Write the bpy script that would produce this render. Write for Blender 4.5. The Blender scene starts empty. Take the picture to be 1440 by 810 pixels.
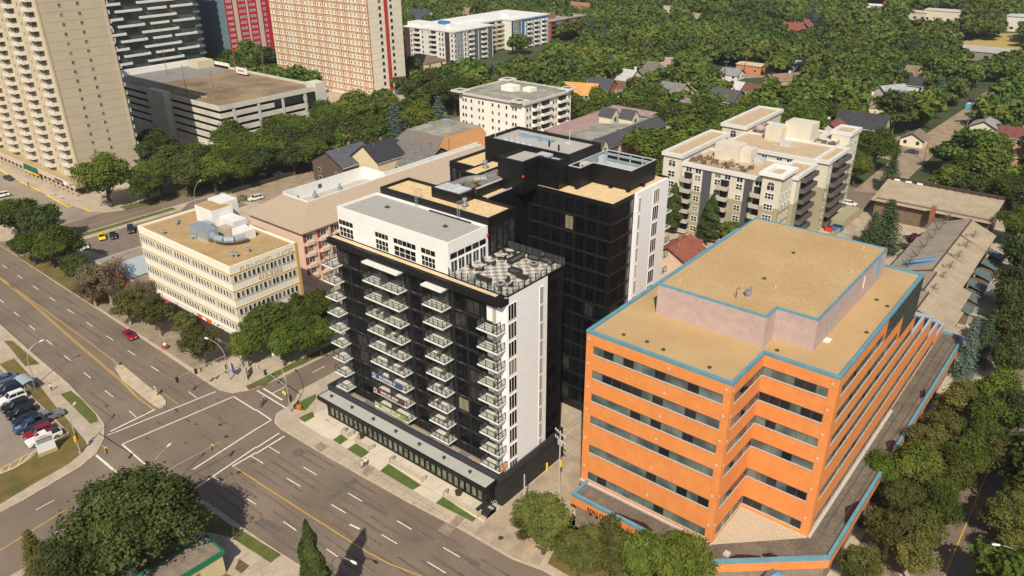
import bpy, math, random
import numpy as np
from mathutils import Vector, Matrix
random.seed(7); rng = np.random.default_rng(11)
R = math.radians
SC = bpy.context.scene
COL = SC.collection
# ------------------------------------------------------------------ camera
CAMZ = 85.0
FOC = 1106.6                      # focal length in pixels of a 1440 px wide frame
PITCH, ROLL, YAW = R(26.150), R(-0.427), R(39.374)
_cp, _sp = math.cos(PITCH), math.sin(PITCH)
FW = np.array([-math.sin(YAW)*_cp, math.cos(YAW)*_cp, -_sp])
_r = np.array([math.cos(YAW), math.sin(YAW), 0.0]); _u = np.cross(_r, FW)
RT = math.cos(ROLL)*_r + math.sin(ROLL)*_u
UP = -math.sin(ROLL)*_r + math.cos(ROLL)*_u
CP = np.array([0, 0, CAMZ])
cam_d = bpy.data.cameras.new('camera'); cam = bpy.data.objects.new('camera', cam_d); COL.objects.link(cam)
cam_d.sensor_width = 36; cam_d.lens = FOC/1440*36; cam_d.clip_end = 6000; cam_d.clip_start = 0.5
M4 = Matrix(((RT[0], UP[0], -FW[0], 0), (RT[1], UP[1], -FW[1], 0), (RT[2], UP[2], -FW[2], CAMZ), (0, 0, 0, 1)))
cam.matrix_world = M4
SC.camera = cam
# ------------------------------------------------------------------ sky, sun, exposure
SUN_EL, SUN_ROT = R(45), R(146)
w = bpy.data.worlds.new('World'); SC.world = w; w.use_nodes = True
nt = w.node_tree; bg = nt.nodes['Background']
sky = nt.nodes.new('ShaderNodeTexSky'); sky.sky_type = 'NISHITA'; sky.sun_disc = False
sky.sun_elevation = SUN_EL; sky.sun_rotation = SUN_ROT; sky.air_density = 1.0; sky.dust_density = 2.0
nt.links.new(sky.outputs[0], bg.inputs[0]); bg.inputs[1].default_value = 0.078
sd = bpy.data.lights.new('sun', 'SUN'); sun = bpy.data.objects.new('sun', sd); COL.objects.link(sun)
sd.energy = 5.0; sd.angle = R(0.53); sd.color = (1.0, 0.905, 0.755)
_s = Vector((math.sin(SUN_ROT)*math.cos(SUN_EL), math.cos(SUN_ROT)*math.cos(SUN_EL), math.sin(SUN_EL)))
sun.rotation_euler = _s.to_track_quat('Z', 'Y').to_euler(); sun.location = (0, -50, 200)
SC.view_settings.view_transform = 'Standard'; SC.view_settings.look = 'None'
SC.view_settings.exposure = 0.03; SC.view_settings.gamma = 1.0; SC.view_settings.use_curve_mapping = False
SC.render.resolution_x = 1024; SC.render.resolution_y = 576
# ------------------------------------------------------------------ pixel <-> world (measured on the photo)
def ray(x, y): return FW*FOC + RT*(x-720) - UP*(y-405)
def G(x, y, z=0.0):
    d = ray(x, y); t = (z-CAMZ)/d[2]; p = CP+d*t; return (float(p[0]), float(p[1]))
def FY(x, y, Y):
    d = ray(x, y); p = CP+d*(Y/d[1]); return (float(p[0]), float(p[2]))
def FX(x, y, X):
    d = ray(x, y); p = CP+d*(X/d[0]); return (float(p[1]), float(p[2]))
def PJ(p):
    v = np.array(p, float)-CP; dd = v@FW; return 720+FOC*(v@RT)/dd, 405-FOC*(v@UP)/dd, dd
def HT(x, y, g):
    """height of the point above ground point g that is seen at pixel row y"""
    lo, hi = -5.0, 84.0
    for _ in range(40):
        m = (lo+hi)/2
        if PJ((g[0], g[1], m))[1] > y: lo = m
        else: hi = m
    return lo
def cr(ox, oy, s): return lambda x, y: (ox+x/s, oy+y/s)
# ------------------------------------------------------------------ materials
MATS = {}
def srgb(h):
    h = h.lstrip('#'); c = [int(h[i:i+2], 16)/255 for i in (0, 2, 4)]
    return tuple(v/12.92 if v <= .04045 else ((v+.055)/1.055)**2.4 for v in c)
def mat(name, col, rough=.8, var=.0, scale=1.0, bump=0, metal=0, col2=None, detail=3, spec=None, fine=0.0, fscale=12.0, coat=0, objvar=0):
    """principled material, its colour broken up by a broad and a fine noise in world space"""
    if name in MATS: return MATS[name]
    m = bpy.data.materials.new(name); m.use_nodes = True; MATS[name] = m
    n = m.node_tree.nodes; l = m.node_tree.links; b = n['Principled BSDF']
    b.inputs['Roughness'].default_value = rough; b.inputs['Metallic'].default_value = metal
    if spec is not None: b.inputs['Specular IOR Level'].default_value = spec
    if coat: b.inputs['Coat Weight'].default_value = coat
    b.inputs['Base Color'].default_value = (*col, 1)
    cur = None
    if var > 0 or col2 is not None:
        g = n.new('ShaderNodeNewGeometry'); t = n.new('ShaderNodeTexNoise'); t.inputs['Scale'].default_value = scale; t.inputs['Detail'].default_value = detail
        t.inputs['Roughness'].default_value = .6
        l.new(g.outputs['Position'], t.inputs['Vector'])
        mr = n.new('ShaderNodeMapRange'); mr.inputs[1].default_value = .32; mr.inputs[2].default_value = .68
        l.new(t.outputs['Fac'], mr.inputs[0])
        mx = n.new('ShaderNodeMix'); mx.data_type = 'RGBA'
        c2 = col2 if col2 is not None else tuple(min(1, c*(1+var)) for c in col)
        c1 = col if col2 is not None else tuple(c*(1-var) for c in col)
        mx.inputs[6].default_value = (*c1, 1); mx.inputs[7].default_value = (*c2, 1)
        l.new(mr.outputs[0], mx.inputs[0]); cur = mx.outputs[2]
        if bump:
            t3 = n.new('ShaderNodeTexNoise'); t3.inputs['Scale'].default_value = fscale; l.new(g.outputs['Position'], t3.inputs['Vector'])
            bp = n.new('ShaderNodeBump'); bp.inputs['Strength'].default_value = bump; bp.inputs['Distance'].default_value = .05
            l.new(t3.outputs['Fac'], bp.inputs['Height']); l.new(bp.outputs[0], b.inputs['Normal'])
    if fine > 0:
        g2 = n.new('ShaderNodeNewGeometry'); t2 = n.new('ShaderNodeTexNoise'); t2.inputs['Scale'].default_value = fscale; t2.inputs['Detail'].default_value = 2
        l.new(g2.outputs['Position'], t2.inputs['Vector'])
        mr2 = n.new('ShaderNodeMapRange'); mr2.inputs[1].default_value = .35; mr2.inputs[2].default_value = .65
        mr2.inputs[3].default_value = 1-fine; mr2.inputs[4].default_value = 1+fine
        l.new(t2.outputs['Fac'], mr2.inputs[0])
        vm = n.new('ShaderNodeVectorMath'); vm.operation = 'SCALE'
        if cur is None: vm.inputs[0].default_value = col
        else: l.new(cur, vm.inputs[0])
        l.new(mr2.outputs[0], vm.inputs['Scale']); cur = vm.outputs[0]
    if cur is not None: l.new(cur, b.inputs['Base Color'])
    return m
def wave_mat(name, col, dark, scale, axis='Z', rough=.8, width=.12, var=.1):
    """flat colour with thin regular joint lines along one world axis (boards, shingle courses, ribs)"""
    if name in MATS: return MATS[name]
    m = bpy.data.materials.new(name); m.use_nodes = True; MATS[name] = m
    n = m.node_tree.nodes; l = m.node_tree.links; b = n['Principled BSDF']; b.inputs['Roughness'].default_value = rough
    g = n.new('ShaderNodeNewGeometry'); sx = n.new('ShaderNodeSeparateXYZ'); l.new(g.outputs['Position'], sx.inputs[0])
    mu = n.new('ShaderNodeMath'); mu.operation = 'MULTIPLY'; mu.inputs[1].default_value = scale
    if axis in 'XYZ': l.new(sx.outputs[axis], mu.inputs[0])
    else:
        ad = n.new('ShaderNodeMath'); ad.operation = 'ADD'; l.new(sx.outputs['X'], ad.inputs[0]); l.new(sx.outputs['Y'], ad.inputs[1]); l.new(ad.outputs[0], mu.inputs[0])
    fr = n.new('ShaderNodeMath'); fr.operation = 'FRACT'; l.new(mu.outputs[0], fr.inputs[0])
    lt = n.new('ShaderNodeMath'); lt.operation = 'LESS_THAN'; lt.inputs[1].default_value = width; l.new(fr.outputs[0], lt.inputs[0])
    t = n.new('ShaderNodeTexNoise'); t.inputs['Scale'].default_value = 1.1; t.inputs['Detail'].default_value = 4; l.new(g.outputs['Position'], t.inputs['Vector'])
    mx0 = n.new('ShaderNodeMix'); mx0.data_type = 'RGBA'; l.new(t.outputs['Fac'], mx0.inputs[0])
    mx0.inputs[6].default_value = (*[c*(1-var) for c in col], 1); mx0.inputs[7].default_value = (*[min(1, c*(1+var)) for c in col], 1)
    mx = n.new('ShaderNodeMix'); mx.data_type = 'RGBA'; l.new(lt.outputs[0], mx.inputs[0]); l.new(mx0.outputs[2], mx.inputs[6]); mx.inputs[7].default_value = (*dark, 1)
    l.new(mx.outputs[2], b.inputs['Base Color'])
    return m
def brick_mat(name, c1, c2, mortar, scale, rough=.9, bw=.5, rh=.25, plane='wall'):
    if name in MATS: return MATS[name]
    m = bpy.data.materials.new(name); m.use_nodes = True; MATS[name] = m
    n = m.node_tree.nodes; l = m.node_tree.links; b = n['Principled BSDF']; b.inputs['Roughness'].default_value = rough
    g = n.new('ShaderNodeNewGeometry'); sx = n.new('ShaderNodeSeparateXYZ'); l.new(g.outputs['Position'], sx.inputs[0])
    cb = n.new('ShaderNodeCombineXYZ')
    if plane == 'wall':
        ad = n.new('ShaderNodeMath'); ad.operation = 'ADD'; l.new(sx.outputs['X'], ad.inputs[0]); l.new(sx.outputs['Y'], ad.inputs[1])
        l.new(ad.outputs[0], cb.inputs[0]); l.new(sx.outputs['Z'], cb.inputs[1])
    else: l.new(sx.outputs['X'], cb.inputs[0]); l.new(sx.outputs['Y'], cb.inputs[1])
    br = n.new('ShaderNodeTexBrick'); l.new(cb.outputs[0], br.inputs[0])
    br.inputs['Color1'].default_value = (*c1, 1); br.inputs['Color2'].default_value = (*c2, 1); br.inputs['Mortar'].default_value = (*mortar, 1)
    br.inputs['Scale'].default_value = scale; br.inputs['Brick Width'].default_value = bw; br.inputs['Row Height'].default_value = rh; br.inputs['Mortar Size'].default_value = .02
    l.new(br.outputs[0], b.inputs['Base Color'])
    return m
def glass(name, col=(.02, .025, .03), rough=.08):
    return mat(name, col, rough, var=.35, scale=.35, spec=.6, detail=1)
def leafmat(name, c1, c2, rv=.32, trans=.36):
    if name in MATS: return MATS[name]
    m = bpy.data.materials.new(name); m.use_nodes = True; MATS[name] = m
    n = m.node_tree.nodes; l = m.node_tree.links; b = n['Principled BSDF']; b.inputs['Roughness'].default_value = .62
    b.inputs['Specular IOR Level'].default_value = .25
    g = n.new('ShaderNodeNewGeometry'); t = n.new('ShaderNodeTexNoise'); t.inputs['Scale'].default_value = .45; t.inputs['Detail'].default_value = 5; t.inputs['Roughness'].default_value = .7
    l.new(g.outputs['Position'], t.inputs['Vector'])
    mr = n.new('ShaderNodeMapRange'); mr.inputs[1].default_value = .33; mr.inputs[2].default_value = .67; l.new(t.outputs['Fac'], mr.inputs[0])
    mx = n.new('ShaderNodeMix'); mx.data_type = 'RGBA'; mx.inputs[6].default_value = (*c1, 1); mx.inputs[7].default_value = (*c2, 1); l.new(mr.outputs[0], mx.inputs[0])
    oi = n.new('ShaderNodeObjectInfo'); hs = n.new('ShaderNodeHueSaturation')
    m1 = n.new('ShaderNodeMapRange'); m1.inputs[3].default_value = 1-rv*1.1; m1.inputs[4].default_value = 1+rv*1.5; l.new(oi.outputs['Random'], m1.inputs[0]); l.new(m1.outputs[0], hs.inputs['Value'])
    mm = n.new('ShaderNodeMath'); mm.operation = 'MULTIPLY'; mm.inputs[1].default_value = 7.31; l.new(oi.outputs['Random'], mm.inputs[0])
    ff = n.new('ShaderNodeMath'); ff.operation = 'FRACT'; l.new(mm.outputs[0], ff.inputs[0])
    m2 = n.new('ShaderNodeMapRange'); m2.inputs[3].default_value = .478; m2.inputs[4].default_value = .512; l.new(ff.outputs[0], m2.inputs[0]); l.new(m2.outputs[0], hs.inputs['Hue'])
    l.new(mx.outputs[2], hs.inputs['Color']); l.new(hs.outputs[0], b.inputs['Base Color'])
    if trans > 0:
        tr = n.new('ShaderNodeBsdfTranslucent'); l.new(hs.outputs[0], tr.inputs['Color']); ms = n.new('ShaderNodeMixShader'); ms.inputs[0].default_value = trans
        l.new(b.outputs[0], ms.inputs[1]); l.new(tr.outputs[0], ms.inputs[2]); l.new(ms.outputs[0], n['Material Output'].inputs[0])
    return m
WRND = random.Random(77)
mat('curtained_glass', (.16, .145, .12), .3, var=.3, scale=1.5); mat('sky_glass', (.10, .12, .135), .08, var=.3, scale=.8); mat('dim_room', (.035, .034, .032), .15, var=.4, scale=.8); mat('lit_blind', (.22, .20, .13), .4)
ALT = {'black_glass': (.10, 'dim_room', .025, 'lit_blind'), 'window_glass': (.16, 'curtained_glass', .12, 'sky_glass'), 'window_glass_light': (.2, 'curtained_glass', .15, 'dim_room')}
# ------------------------------------------------------------------ mesh builder
class MB:
    def __init__(s): s.v = []; s.f = []; s.m = []
    def face(s, pts, m=0):
        i = len(s.v); s.v += [tuple(map(float, p)) for p in pts]; s.f.append(tuple(range(i, i+len(pts)))); s.m.append(m); return s
    def box(s, x0, x1, y0, y1, z0, z1, m=0, top=None, skip=''):
        if x0 > x1: x0, x1 = x1, x0
        if y0 > y1: y0, y1 = y1, y0
        i = len(s.v)
        s.v += [(x0, y0, z0), (x1, y0, z0), (x1, y1, z0), (x0, y1, z0), (x0, y0, z1), (x1, y0, z1), (x1, y1, z1), (x0, y1, z1)]
        F = {'b': (0, 3, 2, 1), 't': (4, 5, 6, 7), 's': (0, 1, 5, 4), 'e': (1, 2, 6, 5), 'n': (2, 3, 7, 6), 'w': (3, 0, 4, 7)}
        for k, f in F.items():
            if k in skip: continue
            s.f.append(tuple(i+a for a in f)); s.m.append(top if (k == 't' and top is not None) else m)
        return s
    def prism(s, pts, z0, z1, m=0, top=None, bottom=True):
        a = sum(pts[i][0]*pts[(i+1) % len(pts)][1]-pts[(i+1) % len(pts)][0]*pts[i][1] for i in range(len(pts)))
        if a < 0: pts = pts[::-1]
        n = len(pts); i = len(s.v)
        s.v += [(p[0], p[1], z0) for p in pts]+[(p[0], p[1], z1) for p in pts]
        for k in range(n): s.f.append((i+k, i+(k+1) % n, i+n+(k+1) % n, i+n+k)); s.m.append(m)
        s.f.append(tuple(i+n+k for k in range(n))); s.m.append(m if top is None else top)
        if bottom: s.f.append(tuple(i+k for k in range(n))[::-1]); s.m.append(m)
        return s
    def rim(s, pts, wd, z0, z1, m=0):
        """parapet of width wd running inside the outline pts"""
        a = sum(pts[i][0]*pts[(i+1) % len(pts)][1]-pts[(i+1) % len(pts)][0]*pts[i][1] for i in range(len(pts)))
        if a < 0: pts = pts[::-1]
        n = len(pts); inn = []
        for k in range(n):
            p0 = Vector(pts[k-1]); p = Vector(pts[k]); p1 = Vector(pts[(k+1) % n])
            d0 = (p-p0).normalized(); d1 = (p1-p).normalized(); n0 = Vector((-d0.y, d0.x)); n1 = Vector((-d1.y, d1.x))
            b = (n0+n1); b = b/max(.15, b.dot(n0)); inn.append(p+b*wd)
        for k in range(n):
            j = (k+1) % n; a0, a1, b0, b1 = pts[k], pts[j], inn[k], inn[j]
            s.face([(a0[0], a0[1], z0), (a1[0], a1[1], z0), (a1[0], a1[1], z1), (a0[0], a0[1], z1)], m)
            s.face([(a0[0], a0[1], z1), (a1[0], a1[1], z1), (b1[0], b1[1], z1), (b0[0], b0[1], z1)], m)
            s.face([(b1[0], b1[1], z0), (b0[0], b0[1], z0), (b0[0], b0[1], z1), (b1[0], b1[1], z1)], m)
        return s
    def tube(s, p0, p1, r0, r1=None, n=8, m=0, cap=True):
        if r1 is None: r1 = r0
        p0 = Vector(p0); p1 = Vector(p1); d = (p1-p0)
        if d.length < 1e-6: return s
        q = d.normalized().to_track_quat('Z', 'Y'); i = len(s.v)
        for p, r in ((p0, r0), (p1, r1)):
            for k in range(n):
                a = 2*math.pi*k/n; o = q @ Vector((math.cos(a)*r, math.sin(a)*r, 0)); s.v.append(tuple(p+o))
        for k in range(n): s.f.append((i+k, i+(k+1) % n, i+n+(k+1) % n, i+n+k)); s.m.append(m)
        if cap: s.f.append(tuple(i+k for k in range(n))[::-1]); s.m.append(m); s.f.append(tuple(i+n+k for k in range(n))); s.m.append(m)
        return s
    def path(s, pts, r, n=6, m=0):
        for a, b in zip(pts, pts[1:]): s.tube(a, b, r, r, n, m)
        return s
    def ball(s, c, r, m=0, n=10, k=6, sz=1.0):
        i = len(s.v); cx, cy, cz = c
        for a in range(1, k):
            for b in range(n):
                t = math.pi*a/k; u = 2*math.pi*b/n; s.v.append((cx+r*math.sin(t)*math.cos(u), cy+r*math.sin(t)*math.sin(u), cz+r*sz*math.cos(t)))
        s.v += [(cx, cy, cz+r*sz), (cx, cy, cz-r*sz)]; T = len(s.v)-2; B = T+1
        for a in range(k-2):
            for b in range(n): s.f.append((i+a*n+b, i+(a+1)*n+b, i+(a+1)*n+(b+1) % n, i+a*n+(b+1) % n)); s.m.append(m)
        for b in range(n): s.f.append((T, i+b, i+(b+1) % n)); s.m.append(m); s.f.append((B, i+(k-2)*n+(b+1) % n, i+(k-2)*n+b)); s.m.append(m)
        return s
    def merge(s, o, f=lambda p: p, mo=0):
        i = len(s.v); s.v += [f(p) for p in o.v]; s.f += [tuple(i+a for a in q) for q in o.f]; s.m += [a+mo for a in o.m]; return s
    def mesh(s, name, mats, off=(0, 0, 0), smooth=False):
        me = bpy.data.meshes.new(name); ox, oy, oz = off
        me.from_pydata([(x-ox, y-oy, z-oz) for x, y, z in s.v], [], s.f)
        if not isinstance(mats, (list, tuple)): mats = [mats]
        for m in mats: me.materials.append(m)
        if len(mats) > 1: me.polygons.foreach_set('material_index', [min(a, len(mats)-1) for a in s.m])
        if smooth: me.polygons.foreach_set('use_smooth', [True]*len(s.f))
        me.update(); return me
    def build(s, name, mats, parent=None, world=True, smooth=False, label=None, bevel=0):
        """mesh object; vertices given in world space unless world=False (then in the parent's space)"""
        off = (0, 0, 0)
        if parent is not None and world: off = origin(parent)
        o = bpy.data.objects.new(name, s.mesh(name, mats, off, smooth)); COL.objects.link(o)
        if parent is not None: o.parent = parent
        if label: o['label'] = label
        if bevel:
            b = o.modifiers.new('bevel', 'BEVEL'); b.width = bevel; b.segments = 2; b.limit_method = 'ANGLE'; b.angle_limit = R(40)
        return o
def origin(o):
    x = y = z = 0.0
    while o is not None: x += o.location.x; y += o.location.y; z += o.location.z; o = o.parent
    return (x, y, z)
def tag(o, label, cat, group=None, kind=None):
    o['label'] = label; o['category'] = cat
    if group: o['group'] = group
    if kind: o['kind'] = kind
    return o
def thing(name, label, cat, loc=(0, 0, 0), rz=0, group=None):
    o = bpy.data.objects.new(name, None); COL.objects.link(o); o.location = loc; o.rotation_euler = (0, 0, rz); o.empty_display_size = .5
    return tag(o, label, cat, group)
KIDS = {}; NCNT = {}
def copy_tree(o, loc=None, rz=None, parent=None, label=None, group=None, scale=None):
    c = o.copy(); COL.objects.link(c)
    if parent is not None: c.parent = parent
    if loc is not None: c.location = loc
    if rz is not None: c.rotation_euler = (0, 0, rz)
    if scale is not None: c.scale = scale
    if label: c['label'] = label
    if group: c['group'] = group
    if o.name not in KIDS: KIDS[o.name] = [q for q in COL.objects if q.parent is o]
    for k in KIDS[o.name]: copy_tree(k, parent=c)
    return c
def struct(o): o['kind'] = 'structure'; return o
def sheet(name, pts, z, m, kind='structure'):
    b = MB(); a = sum(pts[i][0]*pts[(i+1) % len(pts)][1]-pts[(i+1) % len(pts)][0]*pts[i][1] for i in range(len(pts)))
    if a < 0: pts = pts[::-1]
    b.face([(x, y, z) for x, y in pts]); o = b.build(name, m); o['kind'] = kind; return o
def text_mb(txt, size, extrude=.02):
    cu = bpy.data.curves.new('t', 'FONT'); cu.body = txt; cu.size = size; cu.extrude = extrude; cu.align_x = 'CENTER'; cu.align_y = 'CENTER'; cu.resolution_u = 2
    ob = bpy.data.objects.new('t', cu); COL.objects.link(ob); dg = bpy.context.evaluated_depsgraph_get(); me = bpy.data.meshes.new_from_object(ob.evaluated_get(dg))
    b = MB(); b.v = [tuple(v.co) for v in me.vertices]; b.f = [tuple(p.vertices) for p in me.polygons]; b.m = [0]*len(b.f)
    bpy.data.objects.remove(ob); bpy.data.meshes.remove(me); return b
def rects(par, name, face, at, lst, mats, out=.03, depth=.12, sub=None, frame=.08, mull=0, hmull=0, name_sub='pane'):
    """windows (or doors) as single parts on a wall: face one of '-Y' '+X' '-X' '+Y', at = the wall's plane, lst = (a0,a1,z0,z1) in metres.
    The 100 nearest are parts of their own, the rest one part marked stuff."""
    def mk(a0, a1, z0, z1):
        f = MB(); p = MB(); fr = frame
        def bx(b, u0, u1, w0, w1, d0, d1, m=0):
            if face == '-Y': b.box(u0, u1, at-d1, at-d0, w0, w1, m)
            elif face == '+Y': b.box(u0, u1, at+d0, at+d1, w0, w1, m)
            elif face == '+X': b.box(at+d0, at+d1, u0, u1, w0, w1, m)
            else: b.box(at-d1, at-d0, u0, u1, w0, w1, m)
        bx(p, a0+fr*.5, a1-fr*.5, z0+fr*.5, z1-fr*.5, .004, out)
        if fr > 0:
            bx(f, a0, a1, z0, z0+fr, 0.002, out+.05); bx(f, a0, a1, z1-fr, z1, 0.002, out+.05)
            bx(f, a0, a0+fr, z0+fr, z1-fr, 0.002, out+.05); bx(f, a1-fr, a1, z0+fr, z1-fr, 0.002, out+.05)
            for k in range(1, mull+1): u = a0+(a1-a0)*k/(mull+1); bx(f, u-fr*.4, u+fr*.4, z0+fr, z1-fr, .003, out+.035)
            for k in range(1, hmull+1): u = z0+(z1-z0)*k/(hmull+1); bx(f, a0+fr, a1-fr, u-fr*.4, u+fr*.4, .003, out+.03)
        return f, p
    def dist(r):
        a = (r[0]+r[1])/2; P = (a, at, r[2]) if 'Y' in face else (at, a, r[2]); return math.dist(P, (0, 0, CAMZ))/max(.2, math.sqrt((r[1]-r[0])*(r[3]-r[2])))
    lst = sorted(lst, key=dist); rest = MB()
    cnt = NCNT.get((par.name, name), 0)
    for r in lst:
        f, p = mk(*r[:4])
        pm = mats[0]; h_ = WRND.random()
        if pm.name in ALT and h_ < ALT[pm.name][0]: pm = MATS[ALT[pm.name][1]]
        elif pm.name in ALT and h_ > 1-ALT[pm.name][2]: pm = MATS[ALT[pm.name][3]]
        if cnt < 100:
            cnt += 1
            if sub and frame > 0:
                o = f.build(name, mats[1], par); p.build(name_sub, pm, o)
            else:
                p.merge(f, mo=1) if frame > 0 else None
                p.build(name, [pm]+list(mats[1:]), par)
        else:
            p.merge(f, mo=1) if frame > 0 else None
            rest.merge(p)
    NCNT[(par.name, name)] = cnt
    if rest.f:
        o = rest.build(name, mats, par); o['kind'] = 'stuff'
# ================================================================== ground, roads, blocks
zA = cr(0, 270, 3); zB = cr(0, 540, 3); zD = cr(360, 540, 3); zE = cr(720, 540, 3); zF = cr(1080, 540, 3)
zU = cr(0, 480, 3.375); zW = cr(0, 160, 5.4); zX = cr(230, 440, 5.064); zY = cr(220, 700, 6)
def GP(f, *pts): return [G(*f(*p)) for p in pts]
asph = mat('asphalt', (.148, .112, .084), .9, col2=(.215, .168, .126), scale=.09, fine=.17, fscale=5, detail=9)
asph2 = mat('asphalt_lot', (.22, .18, .145), .9, col2=(.28, .235, .19), scale=.2, fine=.15, fscale=6, detail=5)
asphd = mat('asphalt_dark', (.10, .09, .085), .9, var=.2, scale=.2, fine=.15)
conc = mat('concrete', (.42, .35, .265), .9, var=.16, scale=.25, fine=.1, fscale=3, detail=5)
concl = mat('concrete_light', (.58, .51, .40), .9, var=.1, scale=.3, fine=.07)
lawn = mat('lawn', (.060, .088, .012), .95, col2=(.14, .135, .03), scale=.5, fine=.3, fscale=9, detail=5)
lawnd = mat('dry_lawn', (.085, .085, .014), .95, col2=(.19, .125, .04), scale=.28, fine=.25, fscale=8, detail=5)
soil = mat('wood_floor', (.028, .045, .014), .95, col2=(.06, .075, .025), scale=.04, fine=.35, fscale=1.5, detail=6)
dirt = mat('dirt', (.23, .17, .11), .95, col2=(.36, .28, .19), scale=.3, fine=.2, fscale=5)
white = mat('white_paint', (.70, .66, .58), .7, var=.12, scale=2)
yellow = mat('yellow_paint', (.62, .36, .06), .7, var=.15, scale=2)
yellowb = mat('bright_yellow_paint', (.80, .52, .03), .7, var=.1, scale=2)
sheet('ground', [(-2500, -400), (2500, -400), (2500, 3500), (-2500, 3500)], -.16, soil)
sheet('road', [(-620, -60), (40, -60), (40, 262), (-113, 262), (-113, 330), (-620, 330)], 0, asph)
def block(name, pts, m=conc, z1=.12): b = MB(); b.prism(pts, -.1, z1, 0, bottom=False); return struct(b.build(name, m))
NEb = [(-113.5, 240), (-113.5, 73.1), (-111.6, 70.5), (-110.8, 68), (-110.4, 65.4), (-108.5, 63.7), (-106, 63.2), (-93, 63.4), (-85.5, 63.65), (-74, 64.1), (-62.8, 64.9), (-54, 65.1), (-49, 66.2), (-30, 66.5), (-12, 67), (-8.6, 70), (-8.6, 260), (-60, 260), (-60, 240)]
block('pavement', NEb)
block('pavement', [(-120, 330), (-120, 89), (-120.3, 74), (-120.8, 69.5), (-121.4, 66.8), (-123, 64.4), (-126, 63.4), (-131, 63.4), (-139, 63.7), (-148, 64), (-175, 64.7), (-202, 65.1), (-224, 65.7), (-228, 67), (-229.5, 71), (-229.5, 330)])
block('pavement', [(-620, 97), (-300, 93.2), (-262, 92.5), (-246, 94.3), (-241, 97), (-239, 101), (-239, 330), (-620, 330)])
block('pavement', [(-620, 66), (-243, 66), (-240, 69), (-241, 74.5), (-620, 78)])
SWb = [(-620, 52), (-188, 47.4), (-171, 46.6), (-151.3, 46), (-144.2, 45.3), (-136.4, 44.6), (-132.4, 44), (-128.2, 41.9), (-125.2, 39.2), (-123.6, 35.7), (-122.9, 30.8), (-122.3, 26), (-121.5, 0), (-121.5, -60), (-620, -60)]
block('pavement', SWb)
block('pavement', [(-9, 46.8), (-60, 45.9), (-76.7, 45.2), (-83.7, 44.7), (-98.9, 44.2), (-102.5, 43.5), (-105.5, 41.5), (-107, 37), (-107, -60), (-9, -60)])
block('pavement', [(-1.4, 60), (-1.4, 330), (60, 330), (60, 60)], lawnd)
# grass and lots on the blocks
def lot(name, pts, m, z=.126): return sheet(name, pts, z, m)
lot('parking_lot', [(-620, -60), (-133, -60), (-132.3, 10), (-132.2, 26.4), (-132.5, 30.9), (-134.6, 33.6), (-135.0, 38.6), (-160, 39.6), (-620, 47)], asph2)
inner = [(-170, 43.2), (-154.8, 42.1), (-145.9, 41), (-137.2, 40.2), (-130.2, 39.5), (-128.5, 39.1), (-127.1, 37.7), (-125.8, 34.7), (-125.1, 29.1), (-124.1, 23.3), (-123.6, 0), (-123.6, -40)]
lot('lawn', inner+[(-133, -40), (-132.3, 10), (-132.0, 26.4), (-132.3, 31.0), (-134.3, 33.8), (-134.7, 38.75), (-160, 39.9), (-170, 40.4)], lawnd, .13)
lot('lawn', GP(zB, (255, 45), (300, 30), (345, 66), (408, 135), (415, 160), (382, 170)), lawn, .13)
lot('lawn', GP(zU, (20, 0), (120, 120), (190, 110), (60, 0)), lawnd, .13)
lot('lawn', GP(zY, (650, 350), (965, 555), (1055, 485), (660, 243)), lawn, .13)
lot('lawn', [(-106, 36), (-103, 41), (-99, 43.4), (-90.9, 43.6), (-88.9, 42.2), (-92, 41), (-98, 38)], lawn, .13)
lot('lawn', [(-105.5, -40), (-105.5, 34), (-96, 36.4), (-86, 37.5), (-79, 38.2), (-9, 39), (-9, -40)], lawnd, .13)
lot('brown_bed', GP(zY, (660, 605), (700, 520), (785, 580), (720, 645)), mat('brown_bed', (.13, .08, .04), .95, var=.3, scale=2), .134)
for q in ([(180, 145), (240, 118), (247, 140), (207, 165)], [(325, 238), (360, 213), (388, 235), (355, 258)], [(385, 278), (425, 250), (479, 290), (445, 315)], [(525, 370), (560, 338), (697, 430), (660, 450)], [(760, 505), (790, 478), (930, 570), (912, 584)]):
    lot('lawn', GP(zD, *q), mat('green_lawn', (.050, .095, .010), .95, col2=(.10, .135, .025), scale=.8, fine=.3, fscale=9), .134)
lot('lawn', GP(zX, (640, 500), (850, 395), (1266, 190), (1266, 245), (860, 430), (720, 520), (660, 530)), lawn, .13)
lot('lawn', GP(zX, (1010, 700), (930, 690), (920, 660), (1085, 580), (1090, 610)), mat('green_lawn', (0, 0, 0)), .13)
lot('brown_bed', GP(zX, (583, 525), (645, 500), (665, 533), (610, 553)), mat('brown_bed', (0, 0, 0)), .134)
lot('plaza', [(-105.2, 66.6), (-104.6, 72), (-104.4, 90), (-102, 90), (-102, 70), (-61.9, 68.4), (-61.9, 68.1), (-96, 69.0), (-96.1, 67), (-98, 66.6)], concl, .130)
lot('plaza', [(-104.2, 67.1), (-104.1, 69.6), (-96.3, 69.1), (-96.2, 67.0)], concl, .1345)
lot('plaza', [(-96.0, 68.95), (-102, 70.5), (-102, 74), (-62, 72), (-62, 68.4)], concl, .138)
for a, b, c_, d_ in (((-93.9, 66.9), (-92.1, 66.9), (-92.2, 68.9), (-94.0, 68.9)), ((-88.2, 66.7), (-83.3, 66.5), (-83.6, 68.7), (-88.3, 68.7)), ((-75.4, 66.5), (-70.7, 66.6), (-70.8, 68.3), (-75.5, 68.3))):
    lot('plaza', [a, b, c_, d_], concl, .134)
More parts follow.
